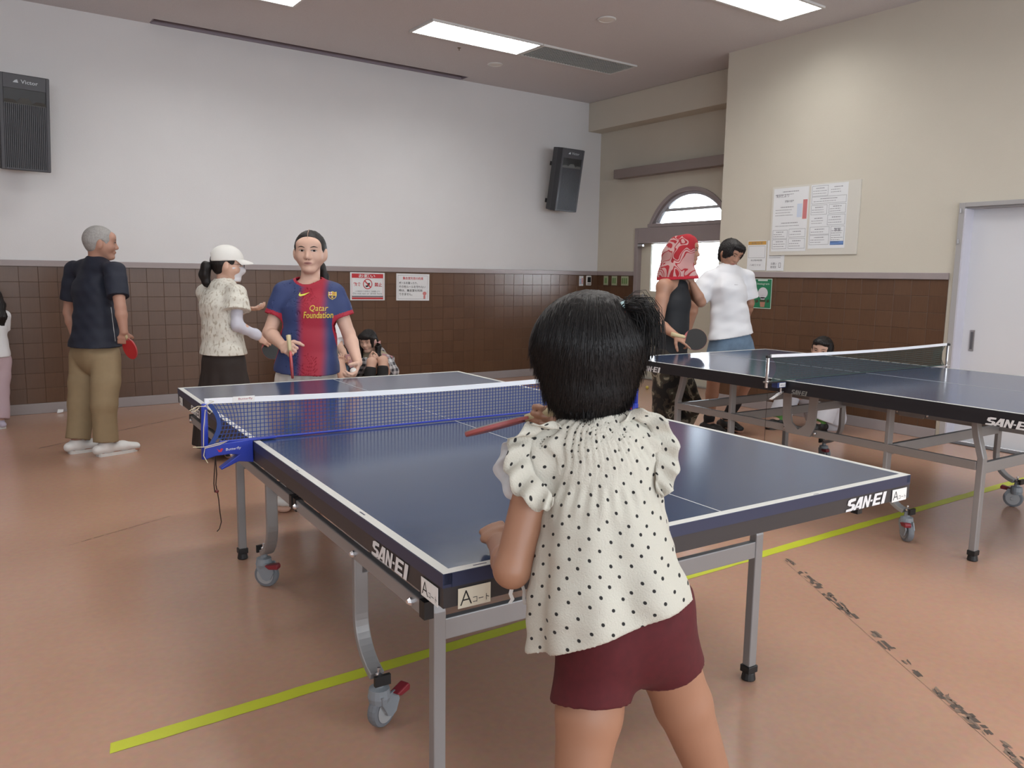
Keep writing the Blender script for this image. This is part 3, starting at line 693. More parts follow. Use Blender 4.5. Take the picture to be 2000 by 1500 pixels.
# ================================================================== wall loudspeakers
M_SPK = mat('speaker_charcoal', (.035, .036, .042), rough=.55)
M_SPKR = mat('speaker_rib', (.075, .078, .09), rough=.5)
M_SPKD = mat('horn_black', (.008, .008, .009), rough=.4)
def loudspeaker(loc, rz, tilt, label, w=.37, h=.765, d=.25):
    root = empty('wall_speaker', loc); root.rotation_euler = (tilt, 0, rz); tag(root, label, 'speaker', 'loudspeakers on the back wall')
    # front faces -y; cabinet tapers towards the back
    f = [(-w/2,-h/2),(w/2,-h/2),(w/2,h/2),(-w/2,h/2)]
    wb = w*.62
    vs = [(x,0,z) for x, z in f] + [(x*.999, .08, z) for x, z in f] + [(x/w*wb, d, z) for x, z in f]
    fs = [(0,1,2,3)] + [(i, 4+i, 4+(i+1) % 4, (i+1) % 4) for i in range(4)] + [(4+i, 8+i, 8+(i+1) % 4, 4+(i+1) % 4) for i in range(4)] + [(11,10,9,8)]
    obj('cabinet', MB().add(vs, fs), M_SPK, root, bevel=.008)
    fr = MB()
    for lo, hi in (((-w/2+.004,-.012,-h/2+.004),(-w/2+.03,0,h/2-.004)), ((w/2-.03,-.012,-h/2+.004),(w/2-.004,0,h/2-.004)), ((-w/2+.03,-.010,h/2-.115),(w/2-.03,0,h/2-.004)), ((-w/2+.03,-.012,-h/2+.004),(w/2-.03,0,-h/2+.02))): fr.box(lo, hi)
    obj('front_frame', fr, M_SPKR, root, bevel=.003)
    z1, z0 = h/2-.235, -h/2+.02
    n = 22
    for i in range(n):
        x = -w/2+.036 + (w-.072)*i/(n-1); obj('grille_rib', MB().box((x-.0042,-.010,z0),(x+.0042,0,z1)), M_SPKR, root)
    hm = MB().box((-w/2+.034,-.003,z1),(w/2-.034,-.0005,h/2-.115)); hn = obj('horn_recess', hm, M_SPKD, root)
    hp = MB()
    for a, b in ((-.11,.03),(.0,.05),(.11,.03)): hp.add([(a-.07,-.004,z1+.004),(a+.07,-.004,z1+.004),(a+.03,-.011,z1+.004+b),(a-.03,-.011,z1+.004+b)], [(0,1,2,3)])
    hp.box((-w/2+.034,-.011,z1),(w/2-.034,-.004,z1+.006)); obj('horn_flare', hp, mat('horn_grey', (.06,.06,.055), rough=.4), root)
    lt = MB(); put_text(lt, 'Victor', .125, .03, (.035,-.0108,h/2-.055), (1,0,0), (0,0,1), offset=.01)
    lt.poly([(-.085,-.0108,h/2-.068),(-.045,-.0108,h/2-.068),(-.052,-.0108,h/2-.042),(-.07,-.0108,h/2-.05)]); obj('lettering', lt, mat('pale_print', (.55,.6,.65), rough=.5), root)
    br = MB().bar((-.0,d-.02,h/2-.2),(0,d+.12,h/2-.2),.08,.05).bar((0,d-.02,-h/2+.1),(0,d+.12,-h/2+.1),.08,.05); obj('bracket', br, M_SPKD, root)
    return root
loudspeaker((-.10, 6.66, 2.505), math.radians(8), math.radians(9), 'dark wall loudspeaker at the left edge of the view')
loudspeaker((5.72, 6.62, 2.50), math.radians(3), math.radians(10), 'dark wall loudspeaker near the corner beside the entrance')

# ================================================================== notices on the walls
M_REDINK = mat('red_ink', (.55, .035, .045), rough=.6); M_SHEET = mat('white_sheet', (.80, .82, .84), rough=.35); M_GREYINK = mat('grey_ink', (.16, .16, .18), rough=.7)
M_BLUEINK = mat('blue_ink', (.16, .28, .58), rough=.6); M_PALEB = mat('pale_blue_ink', (.62, .70, .82), rough=.6); M_ORINK = mat('orange_ink', (.60, .34, .08), rough=.6)
M_PINK = mat('pink_ink', (.62, .22, .22), rough=.6)
class Sheet:
    """flat notice: sheet on a wall with printed pieces; coordinates 0..1 across and up"""
    def __init__(s, name, o, X, N, w, h, label, cat='notice', m_=None, tilt=0., group=None, off=.004, thick=.0012):
        s.X = Vector(X); s.N = Vector(N); s.Y = Vector((0,0,1))
        if tilt: R = Matrix.Rotation(tilt, 3, s.N); s.X = R @ s.X; s.Y = R @ s.Y
        s.o = Vector(o) + s.N*off; s.w, s.h = w, h
        s.root = obj(name, MB().prism([(0,0),(w,0),(w,h),(0,h)], s.o, s.X, s.Y, thick), m_ or M_SHEET); tag(s.root, label, cat, group); s.t = thick
        s.k = 0
    def P(s, u, v, lift=.0006): return s.o + s.X*(u*s.w) + s.Y*(v*s.h) + s.N*(s.t + lift + s.k)
    def rect(s, mb, u0, v0, u1, v1, mi=0): mb.quad(s.P(u0,v0), s.P(u1,v0), s.P(u1,v1), s.P(u0,v1), mi)
    def frame(s, mb, u0, v0, u1, v1, t=.006):
        tx, ty = t, t*s.w/s.h
        s.rect(mb,u0,v0,u1,v0+ty); s.rect(mb,u0,v1-ty,u1,v1); s.rect(mb,u0,v0+ty,u0+tx,v1-ty); s.rect(mb,u1-tx,v0+ty,u1,v1-ty)
    def text(s, mb, t, u, v, w, h, **k): put_text(mb, t, w*s.w, h*s.h, s.P(u, v, .001), s.X, s.Y, **k)
    def done(s, mb, m_, name='print'): return obj(name, mb, m_, s.root)
YW = YB-.0082
# red and white no eating or drinking notice
s1 = Sheet('notice', (2.945, YW, 1.012), (1,0,0), (0,-1,0), .425, .312, 'red and white no eating or drinking notice on the brown dado', tilt=-.008, group='paper notices')
m = MB(); s1.rect(m,.05,.80,.95,.95); s1.rect(m,.05,.04,.95,.105); s1.frame(m,.045,.035,.955,.955,.006); s1.done(m, M_REDINK)
m = MB(); s1.text(m,'お願い',.48,.875,.48,.12,offset=.02); s1.done(m, mat('white_print', (.8,.8,.8)))
m = MB(); s1.text(m,'飲食',.20,.57,.22,.15,offset=.02); s1.text(m,'禁止',.81,.57,.22,.15,offset=.02); s1.done(m, M_REDINK)
m = MB(); c = (.50,.585); N_ = 28
for i in range(N_):
    a, b_ = 2*math.pi*i/N_, 2*math.pi*(i+1)/N_
    m.quad(*[s1.P(c[0]+r*math.cos(t)*.312/.425, c[1]+r*math.sin(t), .0014) for r, t in ((.155,a),(.185,a),(.185,b_),(.155,b_))])
m.quad(*[s1.P(c[0]+u*.73, c[1]+v, .0014) for u, v in ((-.125,.095),(-.095,.125),(.125,-.095),(.095,-.125))]); s1.done(m, M_REDINK)
m = MB(); m.poly([s1.P(u,v) for u, v in ((.48,.62),(.57,.63),(.55,.52),(.50,.53))]); m.poly([s1.P(u,v) for u, v in ((.43,.52),(.51,.55),(.53,.50),(.46,.47))]); s1.done(m, M_INK)
m = MB(); s1.text(m,'この施設内での飲食はご遠慮願います',.5,.325,.72,.055); s1.text(m,'Do not eat or drink here',.5,.245,.84,.065); s1.rect(m,.05,.115,.95,.16); s1.done(m, M_GREYINK)
# rules notice
s2 = Sheet('notice', (3.518, YW, 1.006), (1,0,0), (0,-1,0), .437, .312, 'white rules notice with red heading, right of the red notice', tilt=-.012, group='paper notices')
m = MB(); s2.frame(m,.045,.06,.945,.94,.005); s2.done(m, M_GREYINK)
m = MB(); s2.text(m,'集会室利用の約束',.50,.83,.62,.11,offset=.012); s2.done(m, M_REDINK)
m = MB()
for i, (t, w_) in enumerate((('ボールを蹴ったり、',.56), ('その他ルールを守れない',.80), ('時は、集会室を利用',.70), ('できません。',.40))): s2.text(m, t, .08+w_/2, .655-.14*i, w_, .095, offset=.008)
s2.done(m, M_INK)
m = MB(); s2.rect(m,.82,.07,.88,.20); m.poly([s2.P(.855+.06*math.cos(t),.27+.07*math.sin(t)) for t in [i*math.pi/6 for i in range(12)]]); s2.done(m, M_PINK)
m = MB(); m.poly([s2.P(.87,.02),s2.P(.985,.02),s2.P(.99,.10),s2.P(.91,.13)]); m.poly([s2.P(.91,.36),s2.P(.985,.40),s2.P(.985,.62),s2.P(.93,.60)]); s2.done(m, mat('clear_tape', (.85,.88,.92), rough=.15), 'tape_piece')['kind'] = 'stuff'

# papers on the right wall (seen from -x; text runs towards -y)
def sheet_r(name, y_left, z0, w, h, label, **k): return Sheet(name, (XR, y_left, z0), (0,-1,0), (-1,0,0), w, h, label, **k)
bd = sheet_r('notice_board', 3.735, 1.548, .925, .655, 'pale notice board with two printed newsletters on the cream wall', m_=mat('board_white', (.68,.66,.60), rough=.4), cat='notice board', thick=.012, off=.001)
def newsletter(y_left, z0, w, h, label, blocks, big):
    s = sheet_r('notice', y_left, z0, w, h, label, off=.0135, group='newsletters on the board')
    fr = MB(); ink = MB(); col = {'b': MB(), 'r': MB(), 'p': MB()}
    for (u0, v0, u1, v1, c) in blocks:
        if c == 'R': s.rect(col['r'], u0, v0, u1, v1); continue
        if c == 'B': s.rect(col['b'], u0, v0, u1, v1); continue
        if c == 'P': s.rect(col['p'], u0, v0, u1, v1); continue
        if c == 'f': s.frame(fr, u0, v0, u1, v1, .006)
        n = max(2, int((v1-v0)/.035))
        for i in range(1, n):
            v = v1 - (v1-v0)*i/n
            a = u0 + .06*(u1-u0); e = u1 - (u1-u0)*rnd.uniform(.08, .4)
            if i == 1: a = u0 + .25*(u1-u0); e = u0 + .75*(u1-u0)
            x = a
            while x < e:
                l = rnd.uniform(.015, .05); s.rect(ink, x, v-.005, min(e, x+l), v+(.008 if i == 1 else .004)); x += l + .012
    for (t, u, v, w_, h_) in big: s.text(ink, t, u, v, w_, h_, offset=.015)
    if fr.v: s.done(fr, M_GREYINK)
    s.done(ink, mat('soft_ink', (.30,.30,.33), rough=.7))['kind'] = 'stuff'
    for c, m_ in (('b', M_BLUEINK), ('r', M_PINK), ('p', M_PALEB)):
        if col[c].v: s.done(col[c], m_)
    return s
newsletter(3.715, 1.585, .385, .60, 'newsletter sheet on the left half of the notice board, with red column',
  [(.03,.86,.95,.98,''),(.03,.53,.80,.74,'g'),(.70,.53,.84,.74,'P'),(.86,.50,.98,.80,'R'),(.03,.36,.97,.49,''),(.03,.20,.46,.34,'f'),(.50,.22,.97,.35,'f'),(.03,.04,.45,.19,'f'),(.50,.04,.97,.20,'f')],
  [('鶴沢だより', .25,.88,.40,.055), ('図書の部屋',.47,.79,.25,.035)])
newsletter(3.305, 1.605, .375, .585, 'newsletter sheet on the right half of the notice board, with blue strip',
  [(.03,.82,.47,.98,'f'),(.52,.83,.97,.98,''),(.03,.70,.97,.81,'f'),(.03,.53,.47,.68,'f'),(.52,.54,.97,.68,'f'),(.03,.36,.47,.51,''),(.50,.36,.97,.52,'f'),(.03,.22,.57,.34,'f'),(.03,.06,.57,.21,'f'),(.61,.06,.97,.34,'f'),(.61,.05,.97,.11,'B')],
  [('募集', .79,.28,.18,.05)])
a1 = sheet_r('notice', 4.00, 1.40, .225, .295, 'white paper with orange heading behind the head of the person in white', group='paper notices')
m = MB(); a1.rect(m,.02,.86,.98,.98); a1.done(m, M_ORINK)
m = MB(); a1.text(m,'お知らせ',.5,.92,.6,.08); a1.frame(m,.06,.42,.94,.82,.01); a1.text(m,'利用時間',.5,.34,.6,.06); a1.text(m,'八時三十分',.45,.18,.6,.06); a1.done(m, M_GREYINK)
a2 = sheet_r('notice', 3.762, 1.398, .20, .295, 'plain white paper with small print, left of the notice board', group='paper notices')
m = MB()
for i in range(9): a2.rect(m,.12,.90-.06*i,.12+rnd.uniform(.5,.78),.912-.06*i)
a2.text(m,'お願い',.42,.23,.34,.08); a2.text(m,'管理室',.40,.12,.34,.08); a2.frame(m,.70,.10,.82,.26,.02); a2.done(m, M_GREYINK)
g = sheet_r('poster', 3.895, 1.022, .215, .297, 'small green poster with a pale oval on the brown dado', cat='poster', m_=mat('green_poster', (.02,.20,.095), rough=.35), off=.0085)
m = MB(); g.frame(m,.0,.0,1,1,.03); g.rect(m,.22,.92,.75,.97); g.text(m,'Instagram',.52,.82,.66,.09); g.done(m, mat('pale_print_green', (.62,.74,.66), rough=.5))
m = MB(); m.poly([g.P(.52+.27*math.cos(t),.52+.19*math.sin(t),.001) for t in [i*math.pi/14 for i in range(28)]]); m.poly([g.P(u,v,.001) for u, v in ((.40,.38),(.66,.38),(.62,.28),(.42,.28))]); g.done(m, mat('pale_grey_print', (.62,.62,.66), rough=.5))
m = MB(); m.poly([g.P(u,v,.001) for u, v in ((.10,.26),(.26,.30),(.30,.22),(.16,.18))]); m.poly([g.P(u,v,.001) for u, v in ((.74,.28),(.88,.32),(.90,.22),(.76,.20))]); m.poly([g.P(u,v,.0012) for u, v in ((.36,.30),(.70,.30),(.66,.20),(.40,.20))]); g.done(m, mat('olive_print', (.05,.06,.03), rough=.6))
m = MB(); m.poly([g.P(u,v,.0013) for u, v in ((.38,.22),(.68,.22),(.64,.05),(.42,.05))]); g.done(m, mat('tan_print', (.42,.20,.14), rough=.6))
# small fittings by the corner
w1 = Sheet('switch_label', (6.285, YW, 1.185), (1,0,0), (0,-1,0), .075, .135, 'small white printed label on the dado near the corner', cat='label')
m = MB(); [w1.rect(m,.12,.2+.14*i,.5,.27+.14*i) for i in range(4)]; w1.done(m, M_BLUEINK); m = MB(); [w1.rect(m,.58,.25+.14*i,.9,.33+.14*i) for i in range(4)]; w1.done(m, M_REDINK)
t = tag(obj('wall_controller', MB().box((6.405, YW-.022, 1.19), (6.495, YW, 1.325)), M_FIXT, bevel=.01), 'white wall controller with a dark screen near the corner', 'controller')
obj('screen', MB().box((6.42, YW-.0235, 1.235), (6.48, YW-.022, 1.305)), M_SPKD, t, bevel=.004)
obj('button_strip', MB().box((6.42, YW-.0235, 1.203), (6.48, YW-.022, 1.222)), mat('grey_button', (.4,.4,.38)), t)
for i, (y, w_, lab) in enumerate(((6.905,.085,'green switch plate on the recess wall, nearest the corner'), (6.745,.10,'middle green switch plate on the recess wall'), (6.56,.135,'wide green switch plate on the recess wall, nearest the door frame'))):
    p = tag(obj('switch_plate', MB().box((XD-.02, y-w_, 1.20), (XD-.008, y, 1.325)), mat('pale_green_plate', (.42,.46,.30), rough=.5), bevel=.003), lab, 'switch', 'green switch plates')
    for k in range(i+1): obj('rocker', MB().box((XD-.025, y-w_+.015+k*(w_-.02)/(i+1), 1.225), (XD-.02, y-w_+.015+(k+.7)*(w_-.02)/(i+1), 1.30)), mat('green_rocker', (.18,.30,.12), rough=.5), p, bevel=.002)

# ================================================================== floor marks
M_TAPE = mat('yellow_tape', (.56, .60, .035), rough=.5, var=(7., .12))
def tape_strip():
    mb = MB(); ya, yb_, xa, xb = 1.066, 1.005, -.435, 5.6; n = 90; vs = []; 
    for i in range(n+1):
        t = i/n; x = xa + (xb-xa)*t; c = 1.064 - .003*t - .09*t*t
        w = .055 if t < .02 else .057
        e0, e1 = rnd.uniform(-.002,.002), rnd.uniform(-.002,.002)
        dx = -.010 if i == 0 else 0
        vs += [(x+dx, c-w/2+e0, .0012), (x, c+w/2+e1, .0012)]
    fs = [(2*i, 2*i+2, 2*i+3, 2*i+1) for i in range(n)]
    return tag(obj('floor_tape', MB().add(vs, fs), M_TAPE), 'long yellow tape line across the floor under the tables', 'tape')
tape_strip()
# worn black line: what is left of an older tape
M_RESID = mat('tape_residue', (.10, .075, .06), rough=.65, var=(60., .4)); M_RESID2 = mat('tape_residue_thin', (.22, .155, .115), rough=.5, var=(60., .3))
res = MB(); a, b_ = Vector((2.44, .93, .0008)), Vector((1.52, -.56, .0008)); d = (b_-a).normalized(); s_ = d.cross(Vector((0,0,1))); L = (b_-a).length
t = 0.
dens = [(0,.05,1),(.05,.16,.0),(.16,.62,.9),(.62,.74,.0),(.74,.80,.4),(.80,1.12,.55),(1.12,1.8,.85)]
for (t0, t1, k) in dens:
    t = t0
    while t < t1:
        l = rnd.uniform(.02, .06)
        if rnd.random() < k:
            for q_ in range(3):
                w0 = rnd.uniform(-.024, .012); w1_ = w0 + rnd.uniform(.006, .018); sk = rnd.uniform(-.01, .014)
                p0, p1 = t+rnd.uniform(-.01,.01), t+l*rnd.uniform(.5,1)
                c_ = [a + d*p0 + s_*w0, a + d*p1 + s_*(w0+sk*.3), a + d*(p1+sk) + s_*w1_, a + d*(p0+sk) + s_*w1_]
                res.poly([p + Vector((0,0,.0002*q_)) for p in c_], 0 if rnd.random() < .6 else 1)
        t += l*.8
res.quad(a + s_*.024, a + d*L + s_*.024, a + d*L + s_*.0255, a + s_*.0255, 1)
o = obj('tape_residue', res, [M_RESID, M_RESID2]); tag(o, 'worn black tape residue running diagonally over the floor', 'tape', kind='stuff')
# small pale things lying at the foot of the back wall
o = tag(obj('paper_scrap', MB().prism([(0,0),(.05,.005),(.055,.03),(.01,.035)], (.02,6.985,.002), (1,.1,0), (0,.3,.95), .004), M_SHEET), 'small white scrap at the baseboard behind the man in navy', 'scrap')
# ================================================================== bodies: smooth unions of tapered limbs, turned into one surface
def V(*a): return Vector(a)
class Sdf:
    def __init__(s): s.p = []
    def seg(s, a, b, ra, rb=None, side=None, k=.012, op=1):
        if rb is None: rb = ra
        ra = ra if isinstance(ra, tuple) else (ra, ra); rb = rb if isinstance(rb, tuple) else (rb, rb)
        a, b = np.array(a, float), np.array(b, float); ax = b-a; L = max(1e-6, np.linalg.norm(ax)); ax = ax/L
        sd = np.array(side if side is not None else (1,0,0), float); sd = sd - ax*(sd@ax)
        if np.linalg.norm(sd) < 1e-4: sd = np.array((0,1,0.)) - ax*ax[1]
        sd /= np.linalg.norm(sd)
        s.p.append(('s', a, ax, L, sd, np.cross(ax, sd), ra, rb, k, op)); return s
    def chain(s, pts, rs, side=None, k=.012, op=1):
        for i in range(len(pts)-1): s.seg(pts[i], pts[i+1], rs[i], rs[i+1], side, k, op)
        return s
    def ell(s, c, r, ax=None, k=.012, op=1):
        if isinstance(r, (int, float)): r = (r, r, r)
        A = np.array(ax if ax is not None else np.eye(3), float); s.p.append(('e', np.array(c, float), A, np.array(r, float), k, op)); return s
    def bounds(s):
        lo = np.full(3, 1e9); hi = -lo
        for p in s.p:
            if p[-1] < 0: continue
            if p[0] == 's':
                for q, r in ((p[1], max(p[6])), (p[1]+p[2]*p[3], max(p[7]))): lo = np.minimum(lo, q-r); hi = np.maximum(hi, q+r)
            else:
                r = np.sqrt(((p[2]*p[3][:, None])**2).sum(0)); lo = np.minimum(lo, p[1]-r); hi = np.maximum(hi, p[1]+r)
        return lo, hi
    def field(s, lo, h, n):
        F = np.full(n, .5, np.float32); ax = [lo[i] + h*np.arange(n[i]) for i in range(3)]
        for p in s.p:
            k = p[-2]; m = k + 3*h + .012
            if p[0] == 's':
                _, a, d, L, sd, fd, ra, rb, k, op = p; e = a + d*L; rm = max(max(ra), max(rb)) + m
                l, u = np.minimum(a, e)-rm, np.maximum(a, e)+rm
            else:
                _, c, A, r, k, op = p; rr = np.sqrt(((A*r[:, None])**2).sum(0)) + m; l, u = c-rr, c+rr
            i0 = np.maximum(0, np.floor((l-lo)/h).astype(int)); i1 = np.minimum(n, np.ceil((u-lo)/h).astype(int)+1)
            if (i1 <= i0).any(): continue
            sl = tuple(slice(i0[i], i1[i]) for i in range(3))
            X = (ax[0][sl[0]]).astype(np.float32)[:, None, None]; Y = (ax[1][sl[1]]).astype(np.float32)[None, :, None]; Z = (ax[2][sl[2]]).astype(np.float32)[None, None, :]
            if p[0] == 's':
                x, y, z = X-np.float32(a[0]), Y-np.float32(a[1]), Z-np.float32(a[2])
                t_ = x*np.float32(d[0]) + y*np.float32(d[1]) + z*np.float32(d[2]); t = np.clip(t_/L, 0, 1); zr = t_ - t*L
                if ra[0] == ra[1] and rb[0] == rb[1]:
                    q2 = x*x + y*y + z*z - t_*t_; D = np.sqrt(np.maximum(q2, 0) + zr*zr) - (ra[0] + (rb[0]-ra[0])*t)
                else:
                    w = ra[0] + (rb[0]-ra[0])*t; v = ra[1] + (rb[1]-ra[1])*t; mn = np.minimum(w, v)
                    a1 = (x*np.float32(sd[0]) + y*np.float32(sd[1]) + z*np.float32(sd[2]))/w; a2 = (x*np.float32(fd[0]) + y*np.float32(fd[1]) + z*np.float32(fd[2]))/v
                    D = (np.sqrt(a1*a1 + a2*a2 + (zr/mn)**2) - 1)*mn
            else:
                x, y, z = X-np.float32(c[0]), Y-np.float32(c[1]), Z-np.float32(c[2]); q = 0
                for i in range(3): q = q + ((x*np.float32(A[i,0]) + y*np.float32(A[i,1]) + z*np.float32(A[i,2]))/np.float32(r[i]))**2
                D = (np.sqrt(q)-1)*float(r.min())
            C = F[sl]
            if op > 0:
                hh = np.clip(.5 + .5*(C-D)/k, 0, 1); F[sl] = C + (D-C)*hh - k*hh*(1-hh)
            else:
                hh = np.clip(.5 - .5*(C+D)/k, 0, 1); F[sl] = C + (-D-C)*hh + k*hh*(1-hh)
        return F
def grid_for(sd, h, pad=.03):
    lo, hi = sd.bounds(); lo = lo-pad; n = np.ceil((hi+pad-lo)/h).astype(int)+1; return lo, tuple(int(v) for v in n)
def coords(lo, h, n): return tuple((lo[i] + h*np.arange(n[i])).astype(np.float32).reshape([-1 if j == i else 1 for j in range(3)]) for i in range(3))
def plane(C, p, nrm):
    """positive on the side nrm points to"""
    nrm = Vector(nrm).normalized(); return sum((C[i]-np.float32(p[i]))*np.float32(nrm[i]) for i in range(3))
def wob(C, freq, amp, seed, n=5, stretch=(1,1,1)):
    """smooth pseudo-noise for cloth folds"""
    r = np.random.RandomState(seed); out = 0
    for i in range(n):
        d = r.normal(size=3); d /= np.linalg.norm(d); d *= freq*r.uniform(.6, 1.5)*np.array(stretch)
        out = out + np.sin(C[0]*np.float32(d[0]) + C[1]*np.float32(d[1]) + C[2]*np.float32(d[2]) + np.float32(r.uniform(0, 6.28)))
    return out*np.float32(amp/math.sqrt(n))
def surface(F, lo, h):
    """surface nets"""
    s = F < 0; n = F.shape
    cnt = np.zeros(tuple(k-1 for k in n), np.int8)
    for dx in (0,1):
        for dy in (0,1):
            for dz in (0,1): cnt += s[dx:n[0]-1+dx, dy:n[1]-1+dy, dz:n[2]-1+dz]
    act = (cnt > 0) & (cnt < 8); ijk = np.argwhere(act); idx = np.full(act.shape, -1, np.int32); idx[act] = np.arange(len(ijk))
    cs = [(dx,dy,dz) for dx in (0,1) for dy in (0,1) for dz in (0,1)]
    val = {c: F[ijk[:,0]+c[0], ijk[:,1]+c[1], ijk[:,2]+c[2]] for c in cs}
    acc = np.zeros((len(ijk), 3)); num = np.zeros(len(ijk))
    for a in cs:
        for ax in range(3):
            if a[ax]: continue
            b = list(a); b[ax] = 1; b = tuple(b); va, vb = val[a], val[b]; cr = (va < 0) != (vb < 0)
            t = np.where(cr, va/np.where(va-vb == 0, 1, va-vb), 0); p = np.zeros((len(ijk), 3)); p[:] = a; p[:, ax] += t
            acc += p*cr[:, None]; num += cr
    vs = lo + h*(ijk + acc/num[:, None])
    fs = []
    for ax in range(3):
        o1, o2 = [(1,2),(2,0),(0,1)][ax]
        a = [slice(None)]*3; b = [slice(None)]*3; a[ax] = slice(0, n[ax]-1); b[ax] = slice(1, n[ax])
        e = s[tuple(a)] != s[tuple(b)]; E = np.argwhere(e); E = E[(E[:, o1] > 0) & (E[:, o2] > 0) & (E[:, o1] < n[o1]-1) & (E[:, o2] < n[o2]-1)]
        def g(d1, d2):
            q = E.copy(); q[:, o1] += d1; q[:, o2] += d2; return idx[q[:,0], q[:,1], q[:,2]]
        Q = np.stack([g(-1,-1), g(0,-1), g(0,0), g(-1,0)], 1); fl = s[E[:,0], E[:,1], E[:,2]]
        Q[~fl] = Q[~fl][:, ::-1]; fs.append(Q)
    return vs, np.concatenate(fs)
def np_mesh(name, vs, fs, mats, smooth=True, mi=None):
    me = bpy.data.meshes.new(name); me.vertices.add(len(vs)); me.vertices.foreach_set('co', np.asarray(vs, np.float32).ravel())
    k = fs.shape[1]; me.loops.add(fs.size); me.loops.foreach_set('vertex_index', fs.astype(np.int32).ravel())
    me.polygons.add(len(fs)); me.polygons.foreach_set('loop_start', np.arange(0, fs.size, k, dtype=np.int32))
    if smooth: me.polygons.foreach_set('use_smooth', np.ones(len(fs), bool))
    for m in (mats if isinstance(mats, (list, tuple)) else [mats]): me.materials.append(m)
    if mi is not None: me.polygons.foreach_set('material_index', np.asarray(mi, np.int32))
    me.update(calc_edges=True); me.validate(); return me
def relax(vs, fs, n=1, lam=.5):
    for _ in range(n):
        acc = np.zeros_like(vs); num = np.zeros(len(vs))
        for i in range(4):
            a, b = fs[:, i], fs[:, (i+1) % 4]
            np.add.at(acc, a, vs[b]); np.add.at(num, a, 1); np.add.at(acc, b, vs[a]); np.add.at(num, b, 1)
        vs = vs + lam*(acc/np.maximum(num, 1)[:, None] - vs)
    return vs
class Surf: pass
def sdf_obj(name, sd, h, m_, parent, clips=(), disp=None, extra=None, hollow=0., smooth_n=1, mats_fn=None, more=(), kmore=.03):
    """clips: half-spaces (point, normal) cut away; more: further shapes, each with its own cut, blended on; extra(F, C) edits the field; hollow: wall thickness"""
    every = Sdf(); every.p = sd.p + [q for m in more for q in m[0].p]
    lo, n = grid_for(every, h); C = coords(lo, h, n); D = disp(C) if disp is not None else 0
    def blend(A, B): hh = np.clip(.5 + .5*(A-B)/kmore, 0, 1); return A + (B-A)*hh - kmore*hh*(1-hh)
    F = sd.field(lo, h, n) + D; G = F
    for p, nr in clips: G = np.maximum(G, plane(C, p, nr))
    for q, p, nr in more:
        E = q.field(lo, h, n) + D; G = blend(G, np.maximum(E, plane(C, p, nr))); F = blend(F, E)
    if extra is not None: G = extra(G, C)
    if hollow: G = np.maximum(G, -(F+np.float32(hollow)))
    vs, fs = surface(G.astype(np.float32), lo, h)
    vs = relax(vs, fs, smooth_n)
    me = np_mesh(name, vs, fs, m_, True, mats_fn(vs[fs].mean(1)) if mats_fn else None)
    r = Surf(); r.o = link(name, me, parent, world=True); r.vs = vs; r.fs = fs; return r
def bvh_of(r): return BVHTree.FromPolygons([tuple(v) for v in r.vs], [tuple(int(i) for i in f) for f in r.fs])
def uv_from(r, fn, name='UVMap'):
    """per-vertex 2-D coordinates stored as a UV map"""
    me = r.o.data; uv = me.uv_layers.new(name=name); co = fn(r.vs).astype(np.float32)
    li = np.empty(len(me.loops), np.int32); me.loops.foreach_get('vertex_index', li); uv.data.foreach_set('uv', co[li].ravel())
def decal(parent, name, bvh, polys, o, X, Y, m_, lift=.0015, far=.4, sub=False):
    """flat 2-D pieces pressed onto a surface: cast along -(X x Y) from o"""
    o, X, Y = Vector(o), Vector(X).normalized(), Vector(Y).normalized(); N = X.cross(Y).normalized(); mb = MB()
    for vs, fs in polys:
        P = []; ok = []
        for a, b in vs:
            hit = bvh.ray_cast(o + X*a + Y*b + N*far, -N)
            ok.append(hit[0] is not None); P.append(hit[0] + N*lift if ok[-1] else o + X*a + Y*b)
        mb.add(P, [f for f in fs if all(ok[i] for i in f)])
    if not mb.v: return None
    return obj(name, mb, m_, parent, world=True)
def ring_poly(pts): return (pts, [tuple(range(len(pts)))])
def grid_patch(outline_fn, nu=10, nv=4):
    """patch between a lower and an upper curve; outline_fn(u) -> (x, y0, y1)"""
    vs = []; fs = []
    for i in range(nu+1):
        x, a, b = outline_fn(i/nu)
        vs += [(x, a + (b-a)*j/nv) for j in range(nv+1)]
    for i in range(nu):
        for j in range(nv): q = i*(nv+1)+j; fs.append((q, q+nv+1, q+nv+2, q+1))
    return vs, fs

